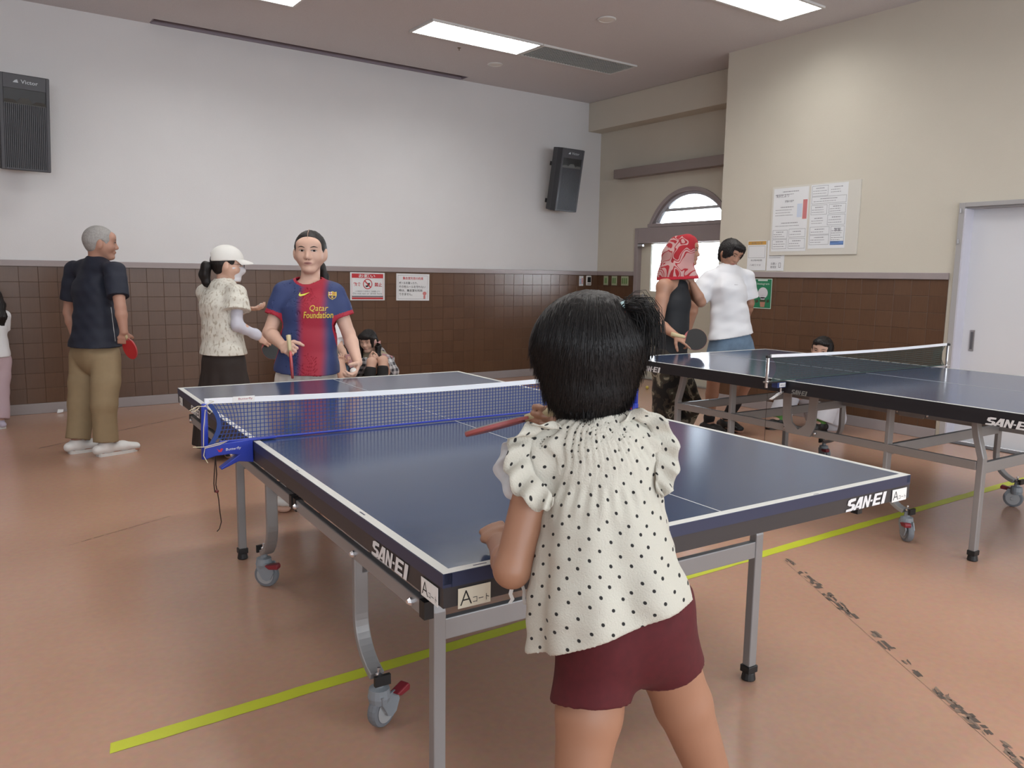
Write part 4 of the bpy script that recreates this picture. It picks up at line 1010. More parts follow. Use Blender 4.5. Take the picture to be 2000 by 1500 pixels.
def hand(S, w, d, n, tv, s=1., curl=(.5,.6,.5), thumb=.3, spread=.04, point=False, k=.0045):
    """palm and five fingers: wrist w, finger direction d, palm normal n, thumb side tv"""
    w, d, n, tv = Vector(w), Vector(d).normalized(), Vector(n).normalized(), Vector(tv).normalized()
    n = (n - d*n.dot(d)).normalized(); tv = (tv - d*tv.dot(d) - n*tv.dot(n)).normalized()
    S.seg(w, w+d*.045*s, (.026*s,.017*s), (.037*s,.0145*s), tv, .008); S.seg(w+d*.045*s, w+d*.082*s, (.037*s,.0145*s), (.038*s,.0125*s), tv, .008)
    tips = []
    for i, (off, L, r) in enumerate(((.0285,.070,.0086),(.0095,.078,.0088),(-.0095,.072,.0084),(-.0275,.056,.0074))):
        p = w + d*.082*s + tv*off*s; a = 0.; side = tv*(spread*(1.5-i)); lens = (.46*L, .30*L, .24*L)
        cc = curl if not (point and i == 0) else (.12,.1,.05)
        for j in range(3):
            a += cc[j]*1.3; dd = (d*math.cos(a) + n*math.sin(a) + side*.6).normalized(); q = p + dd*lens[j]*s
            S.seg(p, q, r*s*(1-.06*j), r*s*(.96-.06*j), None, k); p = q
        tips.append(p)
    p = w + d*.022*s + tv*.026*s + n*.004*s
    for j, L in enumerate((.036,.030,.024)):
        a = thumb*(j+.4); dd = (d*(.62+.15*j) + tv*(.72-.45*thumb*j) + n*(.25+a)).normalized(); q = p + dd*L*s
        S.seg(p, q, (.0125-.0012*j)*s, (.0112-.0012*j)*s, None, k+.002); p = q
    return tips
def head(S, c, f, u, s=1., neck=None, nr=.05, wide=1., jaw=1.):
    c, f, u = Vector(c), Vector(f).normalized(), Vector(u); u = (u - f*u.dot(f)).normalized(); l = u.cross(f).normalized()   # l = the head's own left
    A = [l, f, u]; P = lambda a, b, e: c + l*a*s*wide + f*b*s + u*e*s
    S.ell(P(0,-.010,.002), (.076*s*wide,.094*s,.088*s), A, .02)
    S.seg(P(0,.028,-.02), P(0,.050,-.098), (.060*s*wide*jaw,.056*s), (.027*s*jaw,.026*s), l, .03)
    for g in (-1,1):
        S.seg(P(g*.055*jaw,-.005,-.045), P(g*.018,.050,-.106), .024*s, .016*s, None, .028)
        S.ell(P(g*.036,.052,-.042), .027*s, None, .03); S.ell(P(g*.080,-.008,-.024), (.0095*s,.019*s,.032*s), [(l*1.0+f*.25*-g).normalized(), f, u], .006)
        S.ell(P(g*.031,.101,-.012), (.017*s,.012*s,.0095*s), A, .014, -1)
        S.ell(P(g*.0115,.092,-.0475), .0085*s, None, .008)
    S.seg(P(0,.083,-.004), P(0,.101,-.042), .008*s, .0115*s, None, .012)
    S.ell(P(0,.081,-.074), (.024*s,.013*s,.013*s), A, .014); S.ell(P(0,.074,-.107), (.018*s,.013*s,.013*s), A, .02)
    S.ell(P(0,.070,.028), (.058*s*wide,.022*s,.026*s), A, .03)
    if neck is not None: S.seg(Vector(neck), P(0,-.018,-.06), nr*1.08, nr, None, .025)
    return dict(c=c, f=f, u=u, l=l, s=s, P=P)
def face(parent, H, bv, skin_lip=(.42,.17,.15), brow=(.03,.022,.018), mouth_open=.0, look=(0,0), iris=(.012,.008,.006), eye_h=1., brow_t=1., lids=True):
    """eyes, eyebrows and lips laid onto the face"""
    c, f, u, l, s = H['c'], H['f'], H['u'], H['l'], H['s']
    X = l
    def D(name, polys, m_, lift): 
        return decal(parent, name, bv, polys, c, X, u, m_, lift*s, .3*s)
    M_EW = mat('eye_white', (.55,.52,.50), rough=.3); M_IR = mat('iris_%d' % int(iris[0]*1e4), iris, rough=.15); M_BR = mat('brow_%d' % int(brow[0]*1e4), brow, rough=.8)
    M_LP = mat('lips_%d' % int(skin_lip[0]*1e3), skin_lip, rough=.4); M_LID = mat('lash_line', (.02,.014,.012), rough=.7)
    for g in (-1,1):
        ex, ey = .0315*s*g, -.0105*s; w = .0145*s; hh = .0046*s*eye_h
        ev = lambda t: (ex + w*(2*t-1), ey - hh*.85*math.sin(math.pi*t), ey + hh*1.1*math.sin(math.pi*t)**.8)
        D('eye', [grid_patch(ev, 10, 3)], M_EW, .0010)
        ix, iy, r = ex + look[0]*s*.005, ey + .0005*s + look[1]*s*.003, .0063*s
        pts = [(ix + r*math.cos(t), max(ey-hh*.8, min(ey+hh*1.0, iy + r*math.sin(t)))) for t in [2*math.pi*i/14 for i in range(14)]]
        D('iris', [ring_poly(pts)], M_IR, .0017)
        if lids: D('upper_lid', [grid_patch(lambda t: (ex + w*1.08*(2*t-1), ey + hh*1.0*math.sin(math.pi*t)**.8, ey + hh*1.0*math.sin(math.pi*t)**.8 + .0021*s), 10, 1)], M_LID, .0020)
        D('eyebrow', [grid_patch(lambda t: (ex + g*.001*s + g*.019*s*(2*t-1), ey + .0155*s + .004*s*math.sin(math.pi*t*.9) , ey + .0155*s + .004*s*math.sin(math.pi*t*.9) + brow_t*.0052*s*math.sin(math.pi*(.12+.8*t))), 10, 2)], M_BR, .0012)
    my = -.0735*s
    D('lips', [grid_patch(lambda t: (.0225*s*(2*t-1), my - .0075*s*math.sin(math.pi*t)**.9, my + .0052*s*math.sin(math.pi*t)**.7*(1-.25*math.exp(-((t-.5)/.08)**2))), 14, 4)], M_LP, .0012)
    D('mouth_line', [grid_patch(lambda t: (.0205*s*(2*t-1), my - (.0007+mouth_open)*s*math.sin(math.pi*t), my + (.0007+mouth_open*.6)*s*math.sin(math.pi*t)), 10, 1)], mat('mouth_dark', (.06,.015,.015), rough=.6), .0022)
    D('nostril', [ring_poly([(g*.0062*s + .0026*s*math.cos(t), -.0555*s + .0016*s*math.sin(t)) for t in [2*math.pi*i/8 for i in range(8)]]) for g in (-1,1)], mat('nostril_shade', (.16,.06,.045), rough=.8), .0012)

def bone(a, b, t): return Vector(a).lerp(Vector(b), t)
def limb_arm(S, sh, el, wr, s=1., thick=1.):
    S.seg(sh, bone(sh, el, .35), .050*s*thick, .046*s*thick, None, .03); S.seg(bone(sh, el, .35), el, .046*s*thick, .037*s*thick, None, .015)
    S.seg(el, bone(el, wr, .3), .037*s*thick, .039*s*thick, None, .012); S.seg(bone(el, wr, .3), wr, .039*s*thick, .0255*s, None, .012)
def limb_leg(S, hp, kn, an, s=1., thick=1.):
    S.seg(hp, bone(hp, kn, .45), .080*s*thick, .070*s*thick, None, .02); S.seg(bone(hp, kn, .45), kn, .073*s*thick, .053*s, None, .015)
    S.seg(kn, bone(kn, an, .32), .053*s, .055*s*thick, None, .012); S.seg(bone(kn, an, .32), an, .055*s*thick, .035*s, None, .012)
def foot(S, an, toe, s=1.):
    an, toe = Vector(an), Vector(toe); heel = an + (an-toe).normalized()*.03*s; heel.z = toe.z + .012*s
    sd = (toe-an).cross(Vector((0,0,1)))
    S.seg(an, heel, .036*s, .030*s, None, .02); S.seg(heel, toe, (.031*s,.028*s), (.040*s,.020*s), sd, .02); S.seg(an, bone(an, toe, .6), .035*s, .026*s, None, .03)
def torso(S, pel, chest, nb, side, s=1., w=1., d=1.):
    pel, chest, nb = Vector(pel), Vector(chest), Vector(nb)
    S.chain([pel - (chest-pel)*.15, bone(pel, chest, .1), bone(pel, chest, .5), chest, bone(chest, nb, .62)], [(.12*s*w,.085*s*d),(.142*s*w,.094*s*d),(.115*s*w,.082*s*d),(.138*s*w,.094*s*d),(.104*s*w,.062*s*d)], side, .03)
def shoe(parent, an, toe, m_, sole, s=1., h=.005, name='shoe', high=.05):
    """low shoe: upper, sole"""
    an, toe = Vector(an), Vector(toe); g = Vector((0,0,0)); d = toe-an; d.z = 0; d.normalize(); sd = d.cross(Vector((0,0,1))); z0 = min(an.z, toe.z)
    base = Vector((an.x, an.y, toe.z)); heel = base - d*.055*s; L = (Vector((toe.x, toe.y, toe.z)) - base).length + .02*s; tip = base + d*L
    S = Sdf(); up = Vector((0,0,1))
    S.chain([heel + up*.045*s, base + up*.055*s, bone(base, tip, .5) + up*.048*s, tip - d*.02*s + up*.036*s], [(.036*s,.034*s),(.040*s,.04*s),(.045*s,.034*s),(.040*s,.024*s)], sd, .02)
    S.seg(base + up*.05*s, base + up*(.05+high)*s, .042*s, .043*s, None, .02)
    r = sdf_obj(name, S, h, m_, parent, clips=[(heel + up*.018*s, (0,0,-1)), (base + up*(.045+high)*s, (0,0,1))])
    poly = [(-.045,-.022),(-.02,-.034),(.05,-.037),(.5,-.044),(.8,-.042),(.95,-.026),(1,0),(.95,.026),(.8,.042),(.5,.044),(.05,.037),(-.02,.034),(-.045,.022)]
    pts = [((a if a > 0 else a*.9/1)*1.0, b) for a, b in poly]
    P = [(heel-base).dot(d)*1.0 + (a+.045)/(1.045)*(L+.055*s-.004*s)-.006*s for a, b in pts]
    mb = MB(); lo_ = [base + d*x - sd*(b*s) for x, (a, b) in zip(P, pts)]; hi_ = [p + up*.021*s for p in lo_]; n = len(lo_)
    mb.add(lo_ + hi_, [tuple(range(n-1,-1,-1)), tuple(range(n, 2*n))] + [(i, (i+1) % n, n+(i+1) % n, n+i) for i in range(n)])
    obj('sole', mb, sole, r.o, world=True)
    return r
def tee(name, parent, m_, J, s=1., ease=.012, w=1., d=1., sleeve=.6, hem=None, hemn=None, neck_r=.068, h=.006, folds=.004, hollow=.0, flare=.0, seed=1, sl_ease=.014, cuffs=None, neck_c=None, extra=None, mats_fn=None, side=None):
    pel, chest, nb = J['pel'], J['chest'], J['nb']; side = side or (J['shL']-J['shR']).normalized(); S = Sdf(); e = ease
    axis = (nb-pel).normalized()
    hem = hem or pel - axis*.06*s; hemn = hemn or -axis
    low = hem - axis*.08*s
    S.chain([low, bone(pel, chest, .1), bone(pel, chest, .55), chest, bone(chest, nb, .66)],
            [(.160*s*w+e+flare,.110*s*d+e+flare),(.158*s*w+e+flare*.7,.108*s*d+e+flare*.7),(.136*s*w+e+flare*.3,.098*s*d+e+flare*.3),(.152*s*w+e,.108*s*d+e),(.112*s*w+e*.7,.068*s*d+e*.6)], side, .035)
    clips = [(hem, hemn)]; more = []
    for g in ('L','R'):
        sh, el = J['sh'+g], J['el'+g]
        S.seg(bone(chest, nb, .90), sh - axis*.006*s, .050*s+e*.4, .048*s+e*.6, None, .045)
        if sleeve > 0:
            Q = Sdf(); Q.seg(sh, bone(sh, el, .3), .050*s+e, .049*s+sl_ease, None, .03); Q.seg(bone(sh, el, .3), bone(sh, el, sleeve+.15), .049*s+sl_ease, .046*s+sl_ease*1.5, None, .02)
            more.append((Q, bone(sh, el, sleeve), (el-sh).normalized()))
    nc = neck_c or nb + axis*.03*s
    def ex(G, C):
        q = np.sqrt(sum((C[i]-np.float32(nc[i]))**2 for i in range(3))) - np.float32(neck_r*s)
        G = np.maximum(G, -q)
        return extra(G, C) if extra else G
    return sdf_obj(name, S, h, m_, parent, clips=clips, disp=(lambda C: wob(C, 26/s, folds, seed, 6, (1,1,.5)) + wob(C, 60/s, folds*.35, seed+9, 5)) if folds else None, extra=ex, hollow=hollow, mats_fn=mats_fn, more=more)
def trousers(name, parent, m_, J, s=1., ease=.016, leg_end=.97, w=1., top=None, h=.006, folds=.004, seed=3, width=(.086,.066,.058), k=.03, hollow=0.):
    pel, chest = J['pel'], J['chest']; side = (J['hpL']-J['hpR']).normalized(); S = Sdf(); e = ease; axis = (chest-pel).normalized()
    top = top or pel + axis*.12*s
    S.chain([top + axis*.03, pel, pel - axis*.05*s], [(.132*s*w+e*.6,.096*s+e*.6),(.160*s*w+e,.112*s+e),(.15*s*w+e,.106*s+e)], side, .03)
    more = []
    for g in ('L','R'):
        hp, kn, an = J['hp'+g], J['kn'+g], J['an'+g]; Q = Sdf()
        Q.seg(hp, bone(hp, kn, .5), width[0]*s+e, (width[0]*.55+width[1]*.45)*s+e, None, k); Q.seg(bone(hp, kn, .5), kn, (width[0]*.55+width[1]*.45)*s+e, width[1]*s+e, None, .02)
        if leg_end > 1: Q.seg(kn, an, width[1]*s+e, width[2]*s+e, None, .02); more.append((Q, bone(kn, an, leg_end-1), (an-kn).normalized()))
        else: more.append((Q, bone(hp, kn, leg_end), (kn-hp).normalized()))
    return sdf_obj(name, S, h, m_, parent, clips=[(top, axis)], disp=(lambda C: wob(C, 30/s, folds, seed, 6, (1,1,.45))) if folds else None, hollow=hollow, more=more, kmore=k)
def hair_shell(name, parent, m_, H, h=.005, grow=1.06, cut=((.098,-.058),(.066,.07,.112)), nape=-.075, extra=None, disp=.0012, cuts=True, seed=5, earcut=True, temple=.0):
    """close-fitting hair: skull shape, the face cut away"""
    c, f, u, l, s, P = H['c'], H['f'], H['u'], H['l'], H['s'], H['P']; A = [l, f, u]; S = Sdf()
    S.ell(P(0,-.012,.006), (.080*s*grow,.096*s*grow,.091*s*grow), A, .02)
    S.seg(P(0,-.045,-.02), P(0,-.050,nape+.01), (.062*s,.042*s), (.05*s,.03*s), l, .03)
    if extra: extra(S, P)
    if cuts:
        (cf, cu), r = cut; S.ell(P(0,cf,cu), (r[0]*s,r[1]*s,r[2]*s), A, .008, -1)
        if earcut:
            for g in (-1,1): S.ell(P(g*.090,.000,-.036), (.036*s,.030*s,.038*s), A, .008, -1)
    ll, uu, ff = np.array(l), np.array(u), np.array(f)
    def dsp(C):
        x = sum((C[i]-np.float32(c[i]))*np.float32(ll[i]) for i in range(3)); y = sum((C[i]-np.float32(c[i]))*np.float32(ff[i]) for i in range(3)); z = sum((C[i]-np.float32(c[i]))*np.float32(uu[i]) for i in range(3))
        ph = np.arctan2(x, -y-np.float32(.0)); return np.float32(disp)*(np.sin(ph*46 + 30*z/s) + .7*np.sin(ph*83 + 1.3 - 22*z/s))
    return sdf_obj(name, S, h, m_, parent, disp=dsp if disp else None)
def person(loc, label, group=None):
    e = empty('person', loc); tag(e, label, 'person', group); return e
def paddle(loc_blade, handle_dir, face_n, label, front, back, s=1., edge=(.45,.33,.2)):
    """table tennis bat: blade with a rubber sheet on each side, wooden handle"""
    a, n = Vector(handle_dir).normalized(), Vector(face_n).normalized(); n = (n - a*n.dot(a)).normalized(); b = n.cross(a)
    root = empty('table_tennis_bat', loc_blade); tag(root, label, 'bat', 'table tennis bats'); o = Vector(loc_blade)
    out = [(.075*math.cos(t), .079*math.sin(t)) for t in [2*math.pi*i/36 for i in range(36)]]
    M_W = mat('bat_wood', edge, rough=.5)
    def P(pts, off, th, name, m_): return obj(name, MB().add([o + b*x*s + a*y*s + n*(off) for x, y in pts] + [o + b*x*s + a*y*s + n*(off+th) for x, y in pts], [tuple(range(len(pts)-1,-1,-1)), tuple(range(len(pts), 2*len(pts)))] + [(i, (i+1) % len(pts), len(pts)+(i+1) % len(pts), len(pts)+i) for i in range(len(pts))]), m_, root, world=True)
    P(out, -.003, .006, 'blade', M_W); rub = [(x*.985, min(y*.985, .062)) for x, y in out]
    P(rub, .0032, .0022, 'rubber', front); P(rub, -.0054, .0022, 'rubber', back)
    hd = MB(); hd.tube([o + a*.068*s, o + a*.09*s, o + a*.13*s, o + a*.168*s], [.010*s,.0125*s,.0135*s,.016*s], 12, flat=.85, up=n); obj('handle', hd, mat('handle_wood', (.55,.47,.28), rough=.5), root, smooth=True, world=True)
    return root
def ball(loc, label):
    bm = bmesh.new(); bmesh.ops.create_uvsphere(bm, u_segments=24, v_segments=14, radius=.02); me = bpy.data.meshes.new('table_tennis_ball'); bm.to_mesh(me); bm.free()
    me.polygons.foreach_set('use_smooth', [True]*len(me.polygons)); me.materials.append(mat('white_celluloid', (.84,.83,.78), rough=.35)); o = link('table_tennis_ball', me); o.location = loc
    return tag(o, label, 'ball', 'table tennis balls')
M_SKIN = mat('skin', (.66,.42,.32), rough=.5, var=(14., .05)); M_SKINT = mat('skin_tan', (.42,.225,.15), rough=.48, var=(14., .06)); M_SKINP = mat('skin_pale', (.66,.42,.32), rough=.5, var=(14., .05))
M_HAIR = mat('black_hair', (.010,.008,.008), rough=.5, spec=.35); M_HAIRG = mat('grey_hair', (.34,.33,.32), rough=.6, var=(90., .35))
# ================================================================== people
HZ = Vector((CF.x, CF.y, 0)).normalized()          # away from the viewer, level
RT = Vector((CR.x, CR.y, 0)).normalized()          # to the right of the view, level
UP = Vector((0,0,1))
M_RUBR = mat('red_rubber', (.55,.025,.035), rough=.45); M_RUBB = mat('black_rubber', (.012,.012,.012), rough=.5)
def ground(p): return Vector((p.x, p.y, 0))
def std_legs(J, s, spread=.09, fwd=None, side=None, zt=None):
    pel = J['pel']; side = side or (J['shL']-J['shR']).normalized(); side = Vector((side.x, side.y, 0)).normalized(); fwd = fwd or side.cross(UP)*-1
    for g, k in (('L',1),('R',-1)):
        hp = pel + side*(k*spread*s) - UP*.05*s; J['hp'+g] = hp
        an = Vector((hp.x, hp.y, .075*s)) + side*(k*.02); J['an'+g] = an; J['kn'+g] = bone(hp, an, .5) + fwd*.015; J['to'+g] = an + fwd*.15*s - UP*(an.z-.02)
    return J

# ------------------------------------------------------------------ girl in the striped football shirt, facing us across table A
def striped_player():
    d = 4.37
    J = dict(nb=U(606,549,d+.02), chest=U(604,608,d), pel=U(598,733,d+.03), shL=U(651,573,d), shR=U(557,572,d), elL=U(681,652,d+.03), wrL=U(699,708,d-.05), elR=U(526,650,d-.02), wrR=U(551,674,d-.17))
    f = (-HZ + RT*.10).normalized(); side = RT; s = .985
    std_legs(J, s, .085, -HZ, RT)
    e = person(ground(J['pel']), 'young player in a blue and red striped shirt facing us behind table A')
    S = Sdf(); torso(S, J['pel'], J['chest'], J['nb'], side, s, .92)
    H = head(S, U(606,487,d-.02), f, UP, 1.035, J['nb'], .049, 1.0, 1.02)
    for g in 'LR':
        S.seg(bone(J['chest'], J['nb'], .8), J['sh'+g], .045*s, .046*s, None, .03); limb_arm(S, J['sh'+g], J['el'+g], J['wr'+g], s, .98); limb_leg(S, J['hp'+g], J['kn'+g], J['an'+g], s); foot(S, J['an'+g], J['to'+g], s)
    dl = (U(693,730,d-.09)-J['wrL']).normalized(); hand(S, J['wrL'], dl, (-RT*.8 - HZ*.5), (-HZ - RT*.3), .96, (.55,.6,.4), .35)
    dr = (U(571,684,d-.25)-J['wrR']).normalized(); hand(S, J['wrR'], dr, (RT*.3 + HZ*.6 - UP*.5), (UP*.8 - HZ*.2), .96, (.95,1.0,.7), .5)
    b = sdf_obj('body', S, .0048, M_SKIN, e); bv = bvh_of(b)
    face(b.o, H, bv, look=(.35,0), mouth_open=.0012, eye_h=.92)
    ex = None
    hr = hair_shell('hair', e, M_HAIR, H, .0045, 1.05, ((.092,-.060),(.0665,.075,.113)), -.06, ex, .0010)
    # centre parting and low ponytail over the left shoulder
    pt = MB().tube([H['P'](0,.088,.055), H['P'](0,.070,.083), H['P'](0,.035,.1005), H['P'](0,0,.1045)], [.0010,.0016,.0016,.0008], 5); obj('parting', pt, mat('scalp', (.45,.29,.22), rough=.6), hr.o, world=True)
    S = Sdf(); P = H['P']; S.chain([P(.0,-.10,-.05), P(.035,-.105,-.09), P(.062,-.085,-.14), P(.078,-.06,-.19)], [.026,.028,.022,.008], None, .015); sdf_obj('ponytail', S, .005, M_HAIR, hr.o, disp=lambda C: wob(C, 160, .002, 4, 5, (1,1,.25)))
    # shirt: red centre panel fading into navy, red collar and cuffs
    m_ = mat('striped_jersey', (.02,.03,.1), rough=.62)
    nt, bs = nodes_of(m_); uvn = nt.nodes.new('ShaderNodeUVMap'); uvn.uv_map = 'UVMap'; sp = nt.nodes.new('ShaderNodeSeparateXYZ'); nt.links.new(uvn.outputs['UV'], sp.inputs[0])
    ab = nt.nodes.new('ShaderNodeMath'); ab.operation = 'ABSOLUTE'; nt.links.new(sp.outputs['X'], ab.inputs[0])
    cr = nt.nodes.new('ShaderNodeValToRGB'); cr.color_ramp.interpolation = 'EASE'; el = cr.color_ramp.elements
    el[0].position = .036; el[0].color = (.36,.012,.035,1); el[1].position = .088; el[1].color = (.026,.045,.145,1)
    nt.links.new(ab.outputs[0], cr.inputs['Fac']); nt.links.new(cr.outputs['Color'], bs.inputs['Base Color'])
    M_RC = mat('red_trim_cloth', (.40,.015,.04), rough=.6)
    hemp = U(600,726,d); nc = J['nb'] + UP*.035 - HZ*.035
    def mf(c):
        q = np.zeros(len(c), int); q[np.linalg.norm(c-np.array(nc), axis=1) < .088] = 1
        for g in 'LR':
            sh, el_ = np.array(J['sh'+g]), np.array(J['el'+g]); ax = (el_-sh)/np.linalg.norm(el_-sh); t = (c-sh)@ax/np.linalg.norm(el_-sh); dist = np.linalg.norm((c-sh) - ((c-sh)@ax)[:, None]*ax, axis=1)
            out = ((c-np.array(J['chest']))@np.array(RT))*(1 if g == 'L' else -1)
            q[(t > .50) & (dist < .085) & (out > .115)] = 1
        return q
    t = tee('football_shirt', e, [m_, M_RC], J, s, .012, .95, 1., .60, hemp, (-UP - RT*.04 + HZ*.1), .073, .0048, .0035, .007, .012, 2, neck_c=nc, mats_fn=mf, side=RT)
    cen = np.array(U(618,640,d)); R_ = np.array(RT)
    def uvf(v):
        x = (v-cen)@R_; z = v[:,2]-cen[2]; return np.stack([x, z], 1)
    uv_from(t, uvf); tb = bvh_of(t)
    def lab(txt, px, py, w, h, name, m2, **k):
        vs, fs = fit_text(txt, w, h, **k); decal(t.o, name, tb, [(vs, fs)], U(px,py,d-.2), RT, UP, m2, .0035, .2)
    M_GOLD = mat('gold_print', (.72,.52,.06), rough=.5); M_YEL = mat('yellow_print', (.72,.75,.10), rough=.5)
    lab('Qatar', 614.5, 604, .090, .037, 'shirt_lettering', M_GOLD, shear=.18, offset=.012); lab('Foundation', 612.5, 617, .146, .035, 'shirt_lettering', M_GOLD, shear=.18, offset=.012)
    sw = [(-.028,-.004),(-.024,.010),(-.020,.006),(-.018,-.001),(.0,.002),(.030,.011),(.004,-.006),(-.014,-.011),(-.022,-.010)]
    decal(t.o, 'tick_mark', tb, [ring_poly(sw)], U(584,575.5,d-.2), RT, UP, M_YEL, .005, .2)
    cp = U(638,578,d-.2); sh_ = lambda pts, m2, nm, lift: decal(t.o, nm, tb, [ring_poly(pts)], cp, RT, UP, m2, lift, .2)
    crest = [(-.021,.020),(-.012,.017),(0,.022),(.012,.017),(.021,.020),(.022,.0),(.017,-.014),(0,-.024),(-.017,-.014),(-.022,.0)]
    sh_(crest, M_GOLD, 'crest', .0015); sh_([(-.018,.016),(-.002,.018),(-.002,.003),(-.018,.003)], mat('crest_white', (.75,.72,.70)), 'crest_quarter', .0022)
    sh_([(-.0115,.017),(-.0085,.017),(-.0085,.003),(-.0115,.003)], M_RC, 'crest_cross', .0027); sh_([(-.018,.0115),(-.002,.0115),(-.002,.0085),(-.018,.0085)], M_RC, 'crest_cross', .0028)
    for k in range(3): sh_([(.003+.005*k,.016),(.0052+.005*k,.016),(.0052+.005*k,.003),(.003+.005*k,.003)], mat('crest_red', (.45,.05,.02)), 'crest_bar', .0022)
    sh_([(-.017,-.002),(.017,-.002),(.015,-.012),(0,-.020),(-.015,-.012)], mat('crest_navy', (.05,.03,.10)), 'crest_base', .0022); sh_([(.005*math.cos(a), -.010+.005*math.sin(a)) for a in [i*math.pi/5 for i in range(10)]], M_GOLD, 'crest_ball', .0028)
    decal(t.o, 'hem_print', tb, [fit_text('DRI-FIT', .022, .006)], U(550,696,d-.2), RT, UP, M_LOGO, .002, .2)
    # pale pleated culottes
    S = Sdf(); p = J['pel']; S.chain([p + UP*.11, p + UP*.0, p - UP*.16, p - UP*.36], [(.130,.088),(.158,.105),(.20,.150),(.24,.18)], RT, .03)
    M_CUL = mat('pale_grey_cloth', (.62,.61,.58), rough=.75)
    pc = np.array(p)
    def pleat(C):
        x = (C[0]-np.float32(pc[0]))*np.float32(R_[0]) + (C[1]-np.float32(pc[1]))*np.float32(R_[1]); y = (C[0]-np.float32(pc[0]))*np.float32(HZ.x) + (C[1]-np.float32(pc[1]))*np.float32(HZ.y)
        a = np.arctan2(x, -y); dz = np.clip((np.float32(pc[2]+.02)-C[2])/.12, 0, 1); return (np.abs(((a*2.6) % 1.0)-.5)-.25)*np.float32(.035)*(.12+dz)
    sdf_obj('culottes', S, .006, M_CUL, e, clips=[(p + UP*.10, UP), (p - UP*.33, -UP)], disp=pleat)
    for g in 'LR':
        shoe(e, J['an'+g], J['to'+g], mat('white_shoe', (.74,.74,.72), rough=.5), mat('white_sole', (.7,.7,.68), rough=.6), s)
    pb = U(569,712,d-.26)
    paddle(pb, (U(565,672,d-.235)-pb), (RT*.96 + HZ*.29), 'red bat held edge on by the player in the striped shirt', M_RUBR, M_RUBR, .95, (.45,.12,.12))
    ball(U(690.5,725,d-.105), 'white ball held low by the player in the striped shirt')
striped_player()

# ------------------------------------------------------------------ man in navy with his back to us
def navy_man():
    d = 5.66; s = 1.0
    fw = (RT*.62 + HZ*.78).normalized(); lf = UP.cross(fw)           # lf = his left
    J = dict(nb=U(190,509,d), chest=U(184,570,d+.02), pel=U(186,690,d+.02), shL=U(143,528,d+.13), shR=U(225,528,d-.10), elL=U(134,610,d+.18), wrL=U(150,668,d+.2), elR=U(235,600,d-.16), wrR=U(242,648,d-.14))
    J.update(hpL=U(166,702,d+.07), hpR=U(206,702,d-.04), knL=U(162,790,d+.06), knR=U(206,792,d-.06))
    aL, aR = Vector((-.03,5.13,.085)), Vector((.125,4.93,.085)); J.update(anL=aL, anR=aR)
    e = person((.05,5.05,0), 'grey haired man in navy shirt and khaki trousers, back to us, holding a red bat')
    S = Sdf(); torso(S, J['pel'], J['chest'], J['nb'], lf, s, .98)
    hf = (RT*.86 + HZ*.50 - UP*.04).normalized(); H = head(S, U(196,470,d-.03), hf, UP, 1.06, J['nb'] - UP*.01, .058, .98)
    for g in 'LR': S.seg(bone(J['chest'], J['nb'], .8), J['sh'+g], .045, .05, None, .03); limb_arm(S, J['sh'+g], J['el'+g], J['wr'+g], s, 1.0); limb_leg(S, J['hp'+g], J['kn'+g], J['an'+g], s)
    hand(S, J['wrR'], (U(241,668,d-.11)-J['wrR']), (-RT*.5 + HZ*.8), (RT*.3 + HZ*.6), 1.0, (.8,.9,.7), .5); hand(S, J['wrL'], (-UP + fw*.3), -lf, fw, 1.0, (.4,.4,.3))
    toeL, toeR = Vector((.16,5.165,.02)), Vector((.33,4.99,.02))
    for an, to in ((aL,toeL),(aR,toeR)): foot(S, an, to, .95)
    b = sdf_obj('body', S, .0055, mat('skin_ruddy', (.47,.26,.19), rough=.5, var=(14.,.06)), e)
    face(b.o, H, bvh_of(b), brow=(.2,.19,.18), skin_lip=(.40,.18,.15))
    hair_shell('hair', e, M_HAIRG, H, .005, 1.035, ((.098,-.05),(.07,.075,.118)), -.058, None, .0006)
    M_NAVY = mat('navy_shirt', (.010,.014,.030), rough=.7, var=(40.,.1))
    t = tee('navy_shirt', e, M_NAVY, J, s, .016, 1.10, 1.10, .72, U(185,677,d), (-UP), .060, .0058, .007, .0, .022, 3, sl_ease=.018, side=lf)
    tb = bvh_of(t); mbp = []
    for i in range(8): y0 = 600+i*9.5; mbp.append(U(217+1.2*i,y0,5)); 
    pk = []
    for p in mbp:
        hit = tb.ray_cast(Vector(CAM), (p-Vector(CAM)).normalized())
        if hit[0] is not None: pk.append(hit[0] - CF*.002)
    if len(pk) > 2: obj('piping', MB().tube(pk, .0022, 5), mat('white_piping', (.7,.7,.7), rough=.6), t.o, world=True)
    trousers('khaki_trousers', e, mat('khaki_cotton', (.30,.225,.13), rough=.8, var=(30.,.08)), J, s, .012, 1.95, 1.08, J['pel'] + UP*.09, .0058, .010, 7, (.084,.074,.068), k=.016)
    M_WS, M_SO = mat('white_trainer', (.78,.78,.77), rough=.5), mat('white_sole', (.7,.7,.68), rough=.6)
    shoe(e, aL - UP*.0, toeL - UP*.02, M_WS, M_SO, 1.05, .005); shoe(e, aR, toeR - UP*.02, M_WS, M_SO, 1.05, .005)
    bl = U(254,681,d-.10); paddle(bl, (J['wrR'] - bl + UP*.02), (-HZ*.85 - RT*.50), 'red bat held down by the man in navy', M_RUBR, M_RUBR, .98)
navy_man()

